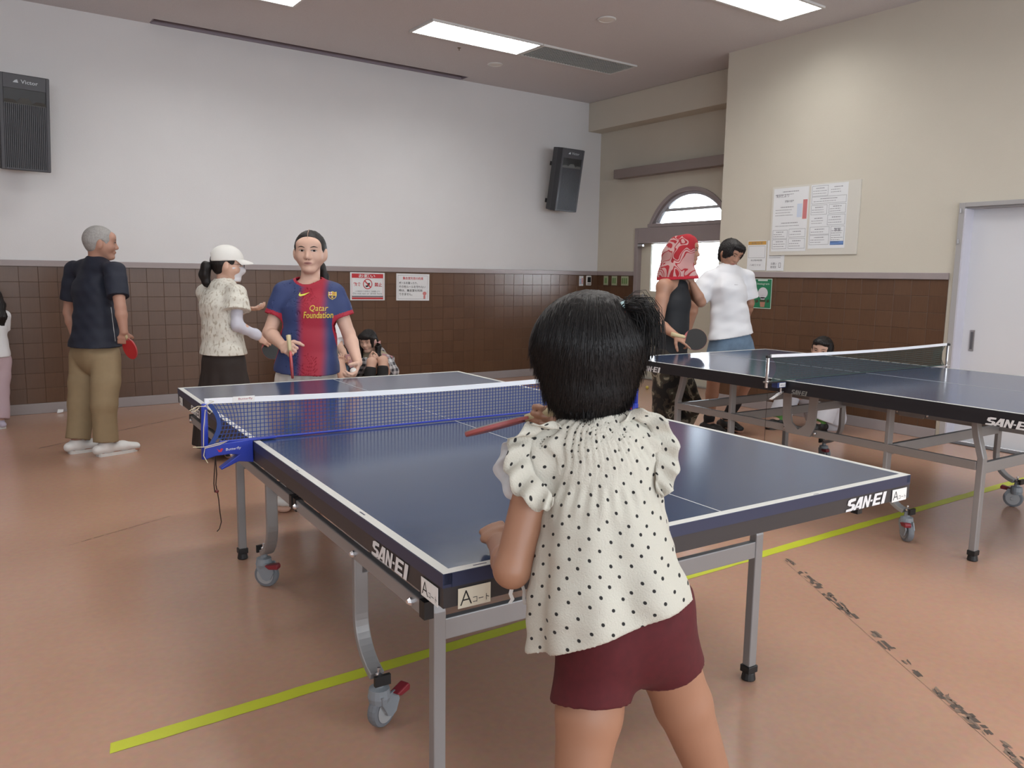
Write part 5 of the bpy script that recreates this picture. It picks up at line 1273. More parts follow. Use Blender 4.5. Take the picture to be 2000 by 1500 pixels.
# ------------------------------------------------------------------ person in a white cap and lace blouse
def cap_player():
    d = 5.6; s = 1.0
    fw = (RT*.72 + HZ*.69).normalized(); lf = UP.cross(fw)
    J = dict(nb=U(438,553,d), chest=U(433,600,d), pel=U(437,705,d), shL=U(404,571,d+.12), shR=U(463,573,d-.10), elL=U(440,622,d+.28), wrL=U(484,603,d+.34), elR=U(463,636,d-.14), wrR=U(503,655,d-.04))
    std_legs(J, s, .08, fw, lf)
    e = person(ground(J['pel']), 'person in a white cap, mask and lace blouse, back to us, behind table A')
    S = Sdf(); torso(S, J['pel'], J['chest'], J['nb'], lf, s, .93)
    hf = (RT*.93 + HZ*.34 - UP*.06).normalized(); H = head(S, U(444,513,d-.01), hf, UP, 1.06, J['nb'], .049)
    for g in 'LR': S.seg(bone(J['chest'], J['nb'], .8), J['sh'+g], .04, .045, None, .03); limb_arm(S, J['sh'+g], J['el'+g], J['wr'+g], s, .9); limb_leg(S, J['hp'+g], J['kn'+g], J['an'+g], s); foot(S, J['an'+g], J['to'+g], s)
    hand(S, J['wrR'], (RT*.85 - UP*.5), (HZ*.8 - UP*.3), (HZ*.3 + UP*.8), .92, (.55,.5,.4), .4); hand(S, J['wrL'], (RT + UP*.02), (UP*.8 + HZ*.2), (HZ*.2 + UP*.6 - RT*.1), .92, (.35,.35,.25), .3)
    b = sdf_obj('body', S, .0052, M_SKIN, e); bv = bvh_of(b); face(b.o, H, bv)
    P = H['P']; hr = hair_shell('hair', e, M_HAIR, H, .005, 1.03, ((.095,-.055),(.066,.075,.115)), -.06, None, .0008)
    S = Sdf(); S.chain([P(.0,-.098,-.022), P(.0,-.130,-.035), P(.005,-.142,-.09), P(.008,-.128,-.14), P(.01,-.118,-.165)], [.02,.034,.034,.026,.012], None, .02); sdf_obj('ponytail', S, .005, M_HAIR, hr.o, disp=lambda C: wob(C, 150, .0025, 6, 5, (1,1,.3)))
    # cap
    A = [H['l'],H['f'],H['u']]; M_CAP = mat('white_cap', (.80,.80,.77), rough=.7); S = Sdf(); S.ell(P(0,-.006,.020), (.096,.117,.105), A, .01)
    def capcut(G, C):
        p = P(0,0,.012); nrm = (-H['u'] + H['f']*.10); G = np.maximum(G, plane(C, p, nrm)); q = np.sqrt(sum((C[i]-np.float32(P(0,-.115,.014)[i]))**2 for i in range(3))) - np.float32(.042); return np.maximum(G, -q)
    cp = sdf_obj('cap', S, .0048, M_CAP, e, extra=capcut)
    br = MB(); rows = []
    for i in range(13):
        a = -1.15 + 2.3*i/12; bx, by = .085*math.sin(a), .092*math.cos(a); k = .075*math.cos(a*.72)
        rows.append([P(bx*1.02,by*1.03,.030), P(bx*1.02,by*1.03+k*.5,.022-.006*abs(a)), P(bx*.98,by+k,.010-.014*abs(a))])
    for th in (0, 1):
        for i in range(12):
            for j in range(2):
                q = [rows[i][j], rows[i+1][j], rows[i+1][j+1], rows[i][j+1]]; q = [p - H['u']*.003*th for p in q]; br.quad(*(q if th == 0 else q[::-1]))
    obj('brim', br, M_CAP, cp.o, smooth=True, world=True)
    st = MB().bar(P(.0,-.112,-.012), P(0,-.105,-.045), .016, .006, H['l']); obj('strap_end', st, M_CAP, cp.o, world=True)
    # mask and glasses
    M_MASK = mat('white_mask', (.74,.75,.80), rough=.8); S = Sdf(); S.seg(P(0,.034,-.035), P(0,.052,-.100), (.076,.070), (.043,.043), H['l'], .03); S.ell(P(0,.097,-.045), (.028,.024,.026), A, .03)
    def mcut(G, C): G = np.maximum(G, plane(C, P(0,.02,-.03), (H['u'] - H['f']*.15))); G = np.maximum(G, plane(C, P(0,.0,-.06), (-H['f'] - H['u']*.25))); return np.maximum(G, plane(C, P(0,.05,-.122), -H['u']))
    sdf_obj('face_mask', S, .0048, M_MASK, e, extra=mcut)
    gm = MB()
    for g in (-1,1):
        ring = [P(g*.032+.021*math.cos(a), .108, -.012+.016*math.sin(a)) for a in [2*math.pi*i/16 for i in range(17)]]; gm.tube(ring, .0013, 5); gm.tube([P(g*.053,.106,-.008), P(g*.079,.02,-.008), P(g*.08,-.01,-.018)], .0013, 5)
    gm.tube([P(-.011,.109,-.008), P(.011,.109,-.008)], .0013, 5); obj('glasses', gm, M_BLACKP, e, world=True)
    # lace blouse
    M_LACE = mat('lace_blouse', (.72,.70,.62), rough=.8)
    nt, bs = nodes_of(M_LACE); tc = nt.nodes.new('ShaderNodeTexCoord'); mp = nt.nodes.new('ShaderNodeMapping'); mp.inputs['Scale'].default_value = (1,1,.45); nt.links.new(tc.outputs['Object'], mp.inputs['Vector'])
    n1 = nt.nodes.new('ShaderNodeTexNoise'); n1.inputs['Scale'].default_value = 62; n1.inputs['Detail'].default_value = 4; nt.links.new(mp.outputs['Vector'], n1.inputs['Vector'])
    cr = nt.nodes.new('ShaderNodeValToRGB'); cr.color_ramp.elements[0].position = .36; cr.color_ramp.elements[0].color = (.46,.42,.34,1); cr.color_ramp.elements[1].position = .47; cr.color_ramp.elements[1].color = (.74,.73,.66,1); nt.links.new(n1.outputs['Fac'], cr.inputs['Fac']); nt.links.new(cr.outputs['Color'], bs.inputs['Base Color'])
    tee('lace_blouse', e, M_LACE, J, s, .020, .98, 1.05, .55, U(436,691,d), -UP, .062, .0055, .006, .0, .02, 5, sl_ease=.034, side=lf)
    # lilac arm covers
    S = Sdf()
    S.chain([bone(J['shR'],J['elR'],.45), J['elR'], bone(J['elR'],J['wrR'],.85), bone(J['elR'],J['wrR'],.98)], [.043,.040,.034,.037], None, .015); sdf_obj('arm_cover', S, .005, mat('lilac_sleeve', (.60,.61,.70), rough=.7), e, disp=lambda C: wob(C, 90, .002, 3))
    # long dark skirt
    S = Sdf(); p = J['pel']; S.chain([p + UP*.12, p, p - UP*.3, p - UP*.62], [(.13,.10),(.172,.135),(.225,.185),(.27,.22)], lf, .03); R_ = np.array(RT)
    def fl(C):
        x = (C[0]-np.float32(p.x))*np.float32(RT.x) + (C[1]-np.float32(p.y))*np.float32(RT.y); y = (C[0]-np.float32(p.x))*np.float32(HZ.x) + (C[1]-np.float32(p.y))*np.float32(HZ.y)
        return np.sin(np.arctan2(x, -y)*11)*np.float32(.010)*np.clip((np.float32(p.z)-C[2])/.3, 0, 1)
    sdf_obj('dark_skirt', S, .0075, mat('brown_black_cloth', (.028,.020,.018), rough=.8), e, clips=[(p + UP*.12, UP), (p - UP*.60, -UP)], disp=fl)
    for g in 'LR': shoe(e, J['an'+g], J['to'+g], mat('black_shoe', (.015,.015,.016), rough=.5), M_BLACKP, s, .006)
    bn = MB(); w = bone(J['wrR'], J['wrR'] + (RT*.85-UP*.5).normalized()*.1, .12); ax = (RT*.85-UP*.5).normalized(); bn.lathe([(.029,-.005),(.031,-.003),(.031,.003),(.029,.005)], w, ax, 18); obj('bracelet', bn, M_STEEL, e, world=True)
    pb = U(531,682,d+.03); paddle(pb, (U(508,662,d-.02)-pb), (-HZ*.85 + UP*.45 + RT*.1), 'dark bat held by the person in the white cap', M_RUBB, M_RUBB, .95)
    ball(U(511,597,d+.37), 'white ball on the palm of the person in the white cap')
cap_player()
# ------------------------------------------------------------------ child with the bat in the foreground, back to us
def dots_mat(name, base, dot, pitch, r):
    m_ = mat(name, base, rough=.85, bump=.5, bscale=320.); nt, b = nodes_of(m_); L = nt.links.new
    uv = nt.nodes.new('ShaderNodeUVMap'); uv.uv_map = 'UVMap'
    def lattice(off):
        ad = nt.nodes.new('ShaderNodeVectorMath'); ad.operation = 'ADD'; ad.inputs[1].default_value = (off*pitch[0], off*pitch[1], 0); L(uv.outputs['UV'], ad.inputs[0])
        dv = nt.nodes.new('ShaderNodeVectorMath'); dv.operation = 'DIVIDE'; dv.inputs[1].default_value = (pitch[0], pitch[1], 1); L(ad.outputs[0], dv.inputs[0])
        fl = nt.nodes.new('ShaderNodeVectorMath'); fl.operation = 'FLOOR'; L(dv.outputs[0], fl.inputs[0])
        wn = nt.nodes.new('ShaderNodeTexWhiteNoise'); wn.noise_dimensions = '2D'; L(fl.outputs[0], wn.inputs['Vector'])
        fr = nt.nodes.new('ShaderNodeVectorMath'); fr.operation = 'FRACTION'; L(dv.outputs[0], fr.inputs[0])
        sb = nt.nodes.new('ShaderNodeVectorMath'); sb.operation = 'SUBTRACT'; sb.inputs[1].default_value = (.5,.5,0); L(fr.outputs[0], sb.inputs[0])
        jt = nt.nodes.new('ShaderNodeVectorMath'); jt.operation = 'MULTIPLY_ADD'; jt.inputs[1].default_value = (.22,.22,0); jt.inputs[2].default_value = (-.11,-.11,0); L(wn.outputs['Color'], jt.inputs[0])
        s2 = nt.nodes.new('ShaderNodeVectorMath'); s2.operation = 'SUBTRACT'; L(sb.outputs[0], s2.inputs[0]); L(jt.outputs[0], s2.inputs[1])
        ml = nt.nodes.new('ShaderNodeVectorMath'); ml.operation = 'MULTIPLY'; ml.inputs[1].default_value = (pitch[0], pitch[1], 0); L(s2.outputs[0], ml.inputs[0])
        ln = nt.nodes.new('ShaderNodeVectorMath'); ln.operation = 'LENGTH'; L(ml.outputs[0], ln.inputs[0]); return ln
    a, c = lattice(0), lattice(.5)
    mn = nt.nodes.new('ShaderNodeMath'); mn.operation = 'MINIMUM'; L(a.outputs['Value'], mn.inputs[0]); L(c.outputs['Value'], mn.inputs[1])
    mr = nt.nodes.new('ShaderNodeMapRange'); mr.inputs['From Min'].default_value = r*.86; mr.inputs['From Max'].default_value = r*1.1; L(mn.outputs[0], mr.inputs['Value'])
    mx = nt.nodes.new('ShaderNodeMix'); mx.data_type = 'RGBA'; mx.inputs['A'].default_value = (*dot,1); mx.inputs['B'].default_value = (*base,1); L(mr.outputs['Result'], mx.inputs['Factor']); L(mx.outputs['Result'], b.inputs['Base Color'])
    return m_
def front_child():
    D = 1.43
    e = person(ground(U(1210,1250,1.38)), 'small child in a white dotted blouse and burgundy shorts, back to us in the foreground')
    nb = U(1158,838,D+.02); pel = U(1222,1195,1.385); chest = bone(pel, nb, .66) + RT*-.008
    shL, shR = U(1060,885,D+.005), U(1268,872,D+.01); elL, wrL = U(1000,1112,1.40), U(974,1062,1.555)
    elR, wrR = U(1240,985,1.64), U(1098,826,1.635)
    hpL, hpR = U(1168,1262,1.36), U(1284,1240,1.40); knL = U(1128,1560,1.33); knR = U(1392,1530,1.47)
    anL = Vector((knL.x, knL.y, 0)) - HZ*.06 - RT*.015 + UP*.065; anR = Vector((knR.x, knR.y, 0)) + RT*.06 + HZ*.05 + UP*.065
    toL, toR = anL + HZ*.12 - RT*.02 - UP*.045, anR + HZ*.10 + RT*.06 - UP*.045
    side = -RT; s = .68
    S = Sdf(); S.chain([pel - UP*.02, bone(pel, nb, .3), chest, bone(chest, nb, .7)], [(.095,.072),(.080,.062),(.082,.060),(.062,.042)], side, .03)
    hc = U(1152,694,D+.03); hf = (HZ - RT*.22 - UP*.12).normalized(); H = head(S, hc, hf, (UP + RT*.02), .90, nb, .036)
    for a, b_, c, th in ((shL, elL, wrL, 1.03), (shR, elR, wrR, 1.0)):
        S.seg(bone(chest, nb, .78), a, .033, .034, None, .02); q = bone(a, b_, .35)
        S.seg(a, q, .035, .034*th, None, .02); S.seg(q, b_, .034*th, .0315*th, None, .012); S.seg(b_, bone(b_, c, .3), .0315*th, .030, None, .01); S.seg(bone(b_, c, .3), c, .030, .021, None, .01)
    # legs
    for hp, kn, an, to, k in ((hpL, knL, anL, toL, 1.), (hpR, knR, anR, toR, .92)):
        S.seg(hp, bone(hp, kn, .45), .064*k, .056*k, None, .025); S.seg(bone(hp, kn, .45), kn, .056*k, .041*k, None, .012); S.seg(kn, bone(kn, an, .35), .041*k, .042*k, None, .01); S.seg(bone(kn, an, .35), an, .042*k, .026*k, None, .01); foot(S, an, to, .7)
    # left hand: loose fist resting on the table; right hand round the bat
    fd = (U(962,1035,1.60)-wrL).normalized()
    hand(S, wrL, fd, (RT*.35 - UP*.9), (RT*.9 + UP*.2), .72, (.95,1.1,.8), .6, .02)
    hand(S, wrR, (U(1030,812,1.61)-wrR), (-HZ*.85 + UP*.1), (UP*.9), .74, (.75,.95,.8), .7, .02)
    b = sdf_obj('body', S, .0036, M_SKINC, e, smooth_n=1)
    face(b.o, H, bvh_of(b))
    # ---- blouse: gathered yoke, flared hem
    st = [(1158,812,.048,.040,D+.02),(1163,842,.066,.050,D+.015),(1172,880,.093,.070,D+.005),(1176,940,.101,.080,D),(1177,1010,.106,.088,1.415),(1186,1090,.120,.100,1.40),(1196,1180,.137,.118,1.385),(1200,1330,.150,.130,1.365)]
    S = Sdf(); S.chain([U(a, b_, d) for a, b_, w, dd, d in st], [(w, dd) for a, b_, w, dd, d in st], side, .02)
    S.seg(U(1150,855,D), shL, .036, .036, None, .025); S.seg(U(1185,850,D), shR, .036, .036, None, .025)
    S.seg(shL, bone(shL, elL, .22), .043, .042, None, .02); S.seg(shR, bone(shR, elR, .22), .040, .040, None, .02)
    c0 = np.array(U(1178,1040,1.40)); R_, H_, U_ = np.array(CR), np.array(CF), np.array(CU)
    def loc(C): return tuple(sum((C[i]-np.float32(c0[i]))*np.float32(Q[i]) for i in range(3)) for Q in (R_, H_, U_))
    def folds(C):
        x, y, z = loc(C); ph = np.arctan2(x, -(y-.01)); lowm = np.clip((.06-z)/.16, 0, 1); yoke = np.clip((z-.085)/.05, 0, 1); mid = np.exp(-((z-.085)/.022)**2)
        o = lowm*(.0075*np.sin(ph*5.2 + 1.1 + z*5) + .0042*np.sin(ph*9.7 + z*9 + .4)) + yoke*.0022*np.sin(ph*34 + 4*np.sin(z*40)) + mid*.0022
        g = np.clip((.095-z)/.02, 0, 1)*np.clip((z-.02)/.06, 0, 1); o = o + g*.0028*np.sin(ph*24 + .6)
        o = o + .0016*np.sin(x*62 + z*48)*np.sin(z*90-x*35) + .0050*np.exp(-(((x*.62+z*.8)+.06)/.018)**2)*np.clip((x+.02)/.05, 0, 1)*lowm
        return o.astype(np.float32)
    hl, hr_ = U(1045,1268,1.385), U(1336,1166,1.385); hn = (hr_-hl).normalized().cross(CF)*1; hn = hn if hn.z < 0 else -hn; hn = (hn - CF*.10).normalized()
    neck_c = U(1150,800,D+.045)
    def ncut(G, C): q = np.sqrt(sum((C[i]-np.float32(neck_c[i]))**2 for i in range(3))) - np.float32(.062); return np.maximum(G, -q)
    M_DOT = dots_mat('dotted_cotton', (.54,.525,.455), (.012,.012,.012), (.0345,.0345), .0029)
    t = sdf_obj('blouse', S, .0036, M_DOT, e, clips=[(bone(hl, hr_, .5), hn)], disp=folds, extra=ncut, hollow=.0078, smooth_n=2)
    def uvf(v):
        q = v-c0; x, y, z = q@R_, q@H_, q@U_; ph = np.arctan2(x, -(y-.03)); return np.stack([.74*x + .036*ph, z + .008*np.sin(ph*3)], 1)
    uv_from(t, uvf)
    hem = []
    tb = bvh_of(t)
    # ---- flounces round the armholes
    def flounce(name, pts, outs, width, n_wave, amp, m_, lift=0.):
        n = 64; vs = []; fs = []; K = 6; uvs = []
        P = [Vector(p) for p in pts]; O = [Vector(o).normalized() for o in outs]; m1 = len(P)-1; arcl = 0; last = None
        for i in range(n+1):
            t_ = i/n*m1; j = min(int(t_), m1-1); fr = t_-j; fr = fr*fr*(3-2*fr)
            p = P[j].lerp(P[j+1], t_-j); o = O[j].lerp(O[j+1], fr).normalized(); tg = (P[j+1]-P[j]).normalized(); nn = tg.cross(o).normalized(); arcl += 0 if last is None else (p-last).length; last = p
            env = math.sin(math.pi*min(1, max(0, .03 + .94*i/n)))**.6
            for k in range(K+1):
                q = k/K; w = width*env; ph = n_wave*2*math.pi*i/n
                vs.append(p + o*(w*q*(1-.12*math.sin(ph*.5)**2)) + nn*(amp*q*math.sin(ph) + lift*q) - UP*(.012*q*q*env)); uvs.append((arcl*1.15, w*q))
        for i in range(n):
            for k in range(K): a = i*(K+1)+k; fs.append((a, a+1, a+K+2, a+K+1))
        r = Surf(); r.vs = np.array([tuple(v) for v in vs]); r.fs = np.array(fs); me = np_mesh(name, r.vs, r.fs, m_); r.o = link(name, me, t.o)
        md = r.o.modifiers.new('cloth', 'SOLIDIFY'); md.thickness = .0018; md.offset = 0
        uva = np.array(uvs); uv_from(r, lambda v: uva); return r
    flounce('flounce', [U(1098,838,D-.035), U(1062,838,D-.03), U(1040,856,D-.025), U(1034,890,D-.04), U(1045,925,D-.055), U(1072,958,D-.075), U(1082,972,D-.078)],
            [-RT*.3+UP*.6, -RT*.7+UP*.5-HZ*.1, -RT*.95+UP*.15-HZ*.15, -RT*.9-UP*.2-HZ*.3, -RT*.75-UP*.5-HZ*.4, -RT*.4-UP*.6-HZ*.4, -RT*.2-UP*.8-HZ*.3], .050, 6.5, .0105, M_DOT)
    flounce('flounce', [U(1205,836,D-.035), U(1238,818,D-.03), U(1266,832,D-.025), U(1280,868,D-.03), U(1280,905,D-.04), U(1281,935,D-.055), U(1280,950,D-.06)],
            [RT*.1+UP*.9, RT*.35+UP*.9, RT*.8+UP*.5-HZ*.1, RT*.95+UP*.1-HZ*.1, RT*.9-UP*.25-HZ*.2, RT*.7-UP*.6-HZ*.2, RT*.3-UP*.9], .046, 6.5, .0105, M_DOT)
    M_TUL = mat('white_tulle', (.70,.70,.70), rough=.9, alpha=.62)
    flounce('tulle_frill', [U(1060,846,D-.01), U(1040,858,D-.005), U(1032,890,D-.01), U(1040,930,D-.03), U(1066,966,D-.05)], [-RT*.8+UP*.1+HZ*.2, -RT+HZ*.1, -RT*.95-UP*.2, -RT*.8-UP*.5, -RT*.3-UP*.9], .066, 4.0, .008, M_TUL, .004)
    # hem band and dangling ties
    obj('tie', MB().strip([U(1000,1148,1.44), U(997,1160,1.44), U(1001,1170,1.442), U(996,1178,1.44)], .007, .0014, RT).strip([U(1020,1142,1.44), U(1024,1156,1.44), U(1023,1170,1.44), U(1026,1181,1.44)], .006, .0014, RT), mat('white_ribbon', (.72,.71,.68), rough=.8), t.o, world=True)
    obj('neck_cord', MB().tube([U(1066,838,D+.03), U(1085,828,D+.02), U(1100,822,D+.012)], .0016, 5), mat('red_cord', (.25,.02,.02), rough=.6), e, world=True)
    # ---- shorts
    S = Sdf(); S.chain([pel + UP*.05, pel, pel - UP*.045 + RT*.004], [(.108,.088),(.118,.098),(.112,.094)], side, .025)
    S.seg(hpL, U(1152,1420,1.345), .073, .074, None, .022); S.seg(hpR, U(1328,1370,1.425), .066, .060, None, .022)
    S.ell(U(1185,1250,1.33), (.055,.05,.06), None, .03); S.ell(U(1278,1235,1.355), (.05,.045,.055), None, .03)
    M_VEL = mat('burgundy_velvet', (.078,.0055,.009), rough=.85, var=(70.,.25))
    cl = [(U(1165,1372,1.34), (U(1150,1460,1.33)-hpL)+RT*.02), (U(1310,1306,1.41), (U(1345,1400,1.43)-hpR))]
    def scut(G, C):
        mid = plane(C, U(1250,1300,1.39), RT)
        G = np.maximum(G, np.where(mid < 0, plane(C, cl[0][0], cl[0][1]), plane(C, cl[1][0], cl[1][1]))); return G
    sdf_obj('shorts', S, .0042, M_VEL, e, clips=[(pel + UP*.05, UP)], disp=lambda C: wob(C, 45, .0035, 8, 5), extra=scut, hollow=.010)
    # ---- hair: bob with a small side tail
    P = H['P']; A = [H['l'],H['f'],H['u']]
    S = Sdf(); S.ell(U(1152,672,D+.03), (.1045,.105,.100), [CR,CF,CU], .03); S.seg(U(1150,690,D+.02), U(1148,752,D+.015), (.1035,.088), (.084,.070), CR, .03); S.ell(U(1155,774,D+.012), (.060,.054,.054), [CR,CF,CU], .03)
    S.ell(P(0,.112,-.03), (.06,.06,.11), A, .01, -1)
    hr0 = np.array(U(1160,600,D+.0))
    def groove(C):
        x, y, z = (sum((C[i]-np.float32(hr0[i]))*np.float32(Q[i]) for i in range(3)) for Q in (R_, H_, U_)); ph = np.arctan2(x, -y); return (.0011*np.sin(ph*38 + 9*z) + .0008*np.sin(ph*71 - 12*z + 1)).astype(np.float32)
    hs = sdf_obj('hair', S, .004, M_HAIRC, e, disp=groove); hb = bvh_of(hs)
    r = random.Random(5); st = MB(); crown = U(1162,592,D-.0); hcen = U(1152,690,D+.03)
    def strand(pts, r0, n=3):
        k = len(pts); st.tube(pts, [r0*(.6 if i == 0 else 1 if i < k-2 else .7 if i < k-1 else .15) for i in range(k)], n, cap=False)
    for i in range(2300):
        px_, py_ = r.uniform(1040,1266), r.uniform(576,790)
        a = math.atan2(py_-600, px_-1162); rad = math.hypot(px_-1162, py_-600); L = r.uniform(90,230); pts = []
        for j in range(10):
            q = rad + L*j/9
            # strands fall: direction turns downwards as they leave the crown
            x = 1162 + (px_-1162)*(q/rad)**.35 if rad > 5 else px_; y = py_ + L*j/9
            x += 2*math.sin(j*.5+i)
            dirv = (U(x, y, D) - Vector(CAM)).normalized(); hit = hb.ray_cast(Vector(CAM), dirv)
            if hit[0] is None: 
                if pts and j > 2: pts.append(pts[-1] + (pts[-1]-pts[-2])*.6 - UP*.003)
                break
            pts.append(hit[0] + hit[1]*r.uniform(.0002,.0014))
        if len(pts) >= 4: strand(pts, r.uniform(.0005,.0009))
    for i in range(420):      # loose ends along the nape and the sides
        t_ = r.random(); x = 1046 + 212*t_; yb_ = 770 + 58*math.sin(math.pi*min(1, max(0, (t_-.02)/.96)))**.6
        pts = []; dd = D - .045 + .075*abs(2*t_-1)**2
        for j in range(5): pts.append(U(x + (1152-x)*.035*j + r.uniform(-1.5,1.5), yb_ - 62 + 15*j + r.uniform(-3,6), dd + r.uniform(-.004,.012)))
        strand(pts, r.uniform(.0006,.0011))
    # side tail
    base = U(1216,604,D-.02); path = [base, U(1236,598,D-.03), U(1256,602,D-.03), U(1267,626,D-.025), U(1266,660,D-.02), U(1259,700,D-.015)]
    S = Sdf(); S.chain([path[0], path[1], path[2], path[3], path[4]], [.009,.013,.0135,.010,.004], None, .01); sdf_obj('side_tail', S, .0036, M_HAIRC, hs.o, disp=lambda C: wob(C, 260, .0014, 4, 5))
    for i in range(520):
        o = Vector((r.gauss(0,.0075), r.gauss(0,.0075), r.gauss(0,.007))); k = r.uniform(.75,1.25); pts = [path[0] + o*.4]
        for j, p in enumerate(path[1:]): pts.append(p + o*(1+.2*j*k) + RT*(.004*j*(k-.9)) + UP*(.003*j*(k-1)))
        strand(pts[:r.choice((4,5,6))], r.uniform(.0005,.0009))
    obj('hair_strands', st, M_HAIRC, hs.o, smooth=True, world=True)['kind'] = 'stuff'
    tie = MB(); ax = (path[1]-path[0]).normalized()
    tie.lathe([(.010,-.006),(.0135,-.004),(.0145,0),(.0135,.004),(.010,.006)], bone(path[0], path[1], .25), ax, 16); obj('hair_tie', tie, mat('pale_blue_band', (.42,.60,.62), rough=.5), hs.o, smooth=True, world=True)
    obj('hair_charm', MB().lathe([(.001,-.005),(.005,-.003),(.0055,.002),(.001,.005)], U(1219,612,D-.037), CU, 10).lathe([(.001,-.005),(.005,-.002),(.003,.004),(.001,.005)], U(1226,616,D-.035), CR, 10), mat('red_charm', (.35,.06,.05), rough=.4), hs.o, world=True)
    for an, to in ((anL,toL),(anR,toR)): shoe(e, an, to - UP*.02, mat('white_shoe', (.74,.74,.72), rough=.5), mat('white_sole', (.7,.7,.68), rough=.6), .72, .005, high=.03)
    # bat, held edge on
    bl = U(972,832,1.61)
    vr = (bl-Vector(CAM)).normalized(); a_ = (U(1086,801,1.585)-bl).normalized(); n_ = a_.cross(vr); n_ = (n_ + vr*.04).normalized()
    paddle(bl, a_, n_, 'bat seen edge on in the hand of the child in front', mat('worn_grey_rubber', (.34,.32,.30), rough=.6), mat('worn_red_rubber', (.34,.07,.06), rough=.5), .88, (.55,.50,.38))
M_SKINC = mat('skin_child', (.34,.172,.105), rough=.46, var=(16., .05))
M_HAIRC = mat('dark_hair', (.006,.005,.005), rough=.46, spec=.28)
front_child()
# ------------------------------------------------------------------ person with a red and white towel over the head
def towel_person():
    d = 6.15; s = 1.03
    fw = (RT*.80 - HZ*.60).normalized(); lf = UP.cross(fw)        # turned to the right and a little towards us
    J = dict(nb=U(1325,540,d), chest=U(1317,590,d), pel=U(1309,708,d+.02), shR=U(1296,560,d-.13), shL=U(1345,562,d+.15), elR=U(1286,632,d-.17), wrR=U(1319,655,d-.26), elL=U(1369,590,d+.02), wrL=U(1352,554,d-.05))
    J.update(hpR=U(1301,722,d-.05), hpL=U(1322,722,d+.08), knR=U(1302,800,d-.05), knL=U(1345,790,d+.12))
    J['anR'] = Vector((J['knR'].x, J['knR'].y, .08)) ; J['anL'] = Vector((J['knL'].x, J['knL'].y, .08)) - fw*.08
    e = person(ground(J['anR']), 'person in a dark tank top with a red and white towel draped over the head')
    S = Sdf(); torso(S, J['pel'], J['chest'], J['nb'], lf, s, .95)
    hf = (RT*.88 - HZ*.46).normalized(); H = head(S, U(1340,487,d-.02), hf, UP, 1.0, J['nb'], .055)
    for g in 'LR': S.seg(bone(J['chest'], J['nb'], .8), J['sh'+g], .05, .054, None, .03); limb_arm(S, J['sh'+g], J['el'+g], J['wr'+g], s, 1.02); limb_leg(S, J['hp'+g], J['kn'+g], J['an'+g], s)
    toR, toL = J['anR'] + fw*.17 - UP*.06, J['anL'] + fw*.17 - UP*.06
    foot(S, J['anR'], toR); foot(S, J['anL'], toL)
    hand(S, J['wrR'], (U(1349,671,d-.33)-J['wrR']), (HZ*.5 - UP*.6), (UP*.4 + RT*.2 - HZ*.6), 1.05, (.6,.7,.5), .4, .03, True)
    hand(S, J['wrL'], (UP - RT*.12), (-RT*.6 + HZ*.4), (-HZ*.8), 1.0, (.6,.6,.5), .3)
    b = sdf_obj('body', S, .0056, M_SKINT, e); face(b.o, H, bvh_of(b), eye_h=.7)
    hair_shell('hair', e, M_HAIR, H, .006, 1.0, disp=.0006)
    # tank top
    M_TANK = mat('black_tank', (.012,.014,.018), rough=.75)
    S = Sdf(); p, c, n = J['pel'], J['chest'], J['nb']
    S.chain([p - UP*.03, bone(p, c, .4), c, bone(c, n, .55)], [(.170,.125),(.148,.118),(.150,.122),(.105,.085)], lf, .03)
    for g in (-1,1): S.seg(bone(c, n, .5) + lf*g*.08, bone(c, n, .98) + lf*g*.07, .032, .03, None, .02)
    sdf_obj('tank_top', S, .0056, M_TANK, e, clips=[(U(1311,692,d), -UP)], disp=lambda C: wob(C, 30, .004, 4, 5))
    # camouflage trousers
    M_CAMO = mat('camouflage', (.06,.06,.05), rough=.85); nt, bs = nodes_of(M_CAMO); tc = nt.nodes.new('ShaderNodeTexCoord'); n1 = nt.nodes.new('ShaderNodeTexNoise'); n1.inputs['Scale'].default_value = 9.5; n1.inputs['Detail'].default_value = 2.2; n1.inputs['Distortion'].default_value = .6; nt.links.new(tc.outputs['Object'], n1.inputs['Vector'])
    cr = nt.nodes.new('ShaderNodeValToRGB'); cr.color_ramp.interpolation = 'CONSTANT'; el = cr.color_ramp.elements; el[0].color = (.012,.011,.010,1); el[1].position = .47; el[1].color = (.045,.035,.026,1)
    for pos, c_ in ((.54,(.07,.068,.048,1)), (.58,(.27,.24,.18,1)), (.66,(.05,.045,.038,1))): q = el.new(pos); q.color = c_
    nt.links.new(n1.outputs['Fac'], cr.inputs['Fac']); nt.links.new(cr.outputs['Color'], bs.inputs['Base Color'])
    trousers('camouflage_trousers', e, M_CAMO, J, s, .020, 1.92, .98, p + UP*.10, .006, .007, 4, (.088,.078,.070), k=.018)
    for an, to in ((J['anR'],toR),(J['anL'],toL)): shoe(e, an, to - UP*.02, mat('black_shoe', (.015,.015,.016)), M_BLACKP, 1.05, .006)
    # towel: thick cloth over the crown, hanging to the shoulders, open at the face
    M_TOW = mat('red_white_towel', (.75,.6,.6), rough=.95, bump=.6, bscale=300.); nt, bs = nodes_of(M_TOW); tc = nt.nodes.new('ShaderNodeTexCoord')
    n1 = nt.nodes.new('ShaderNodeTexNoise'); n1.inputs['Scale'].default_value = 6.5; n1.inputs['Detail'].default_value = 1.0; n1.inputs['Distortion'].default_value = 1.2; nt.links.new(tc.outputs['Object'], n1.inputs['Vector'])
    cr = nt.nodes.new('ShaderNodeValToRGB'); cr.color_ramp.interpolation = 'CONSTANT'; el = cr.color_ramp.elements; el[0].color = (.50,.27,.26,1); el[1].position = .42; el[1].color = (.36,.02,.03,1)
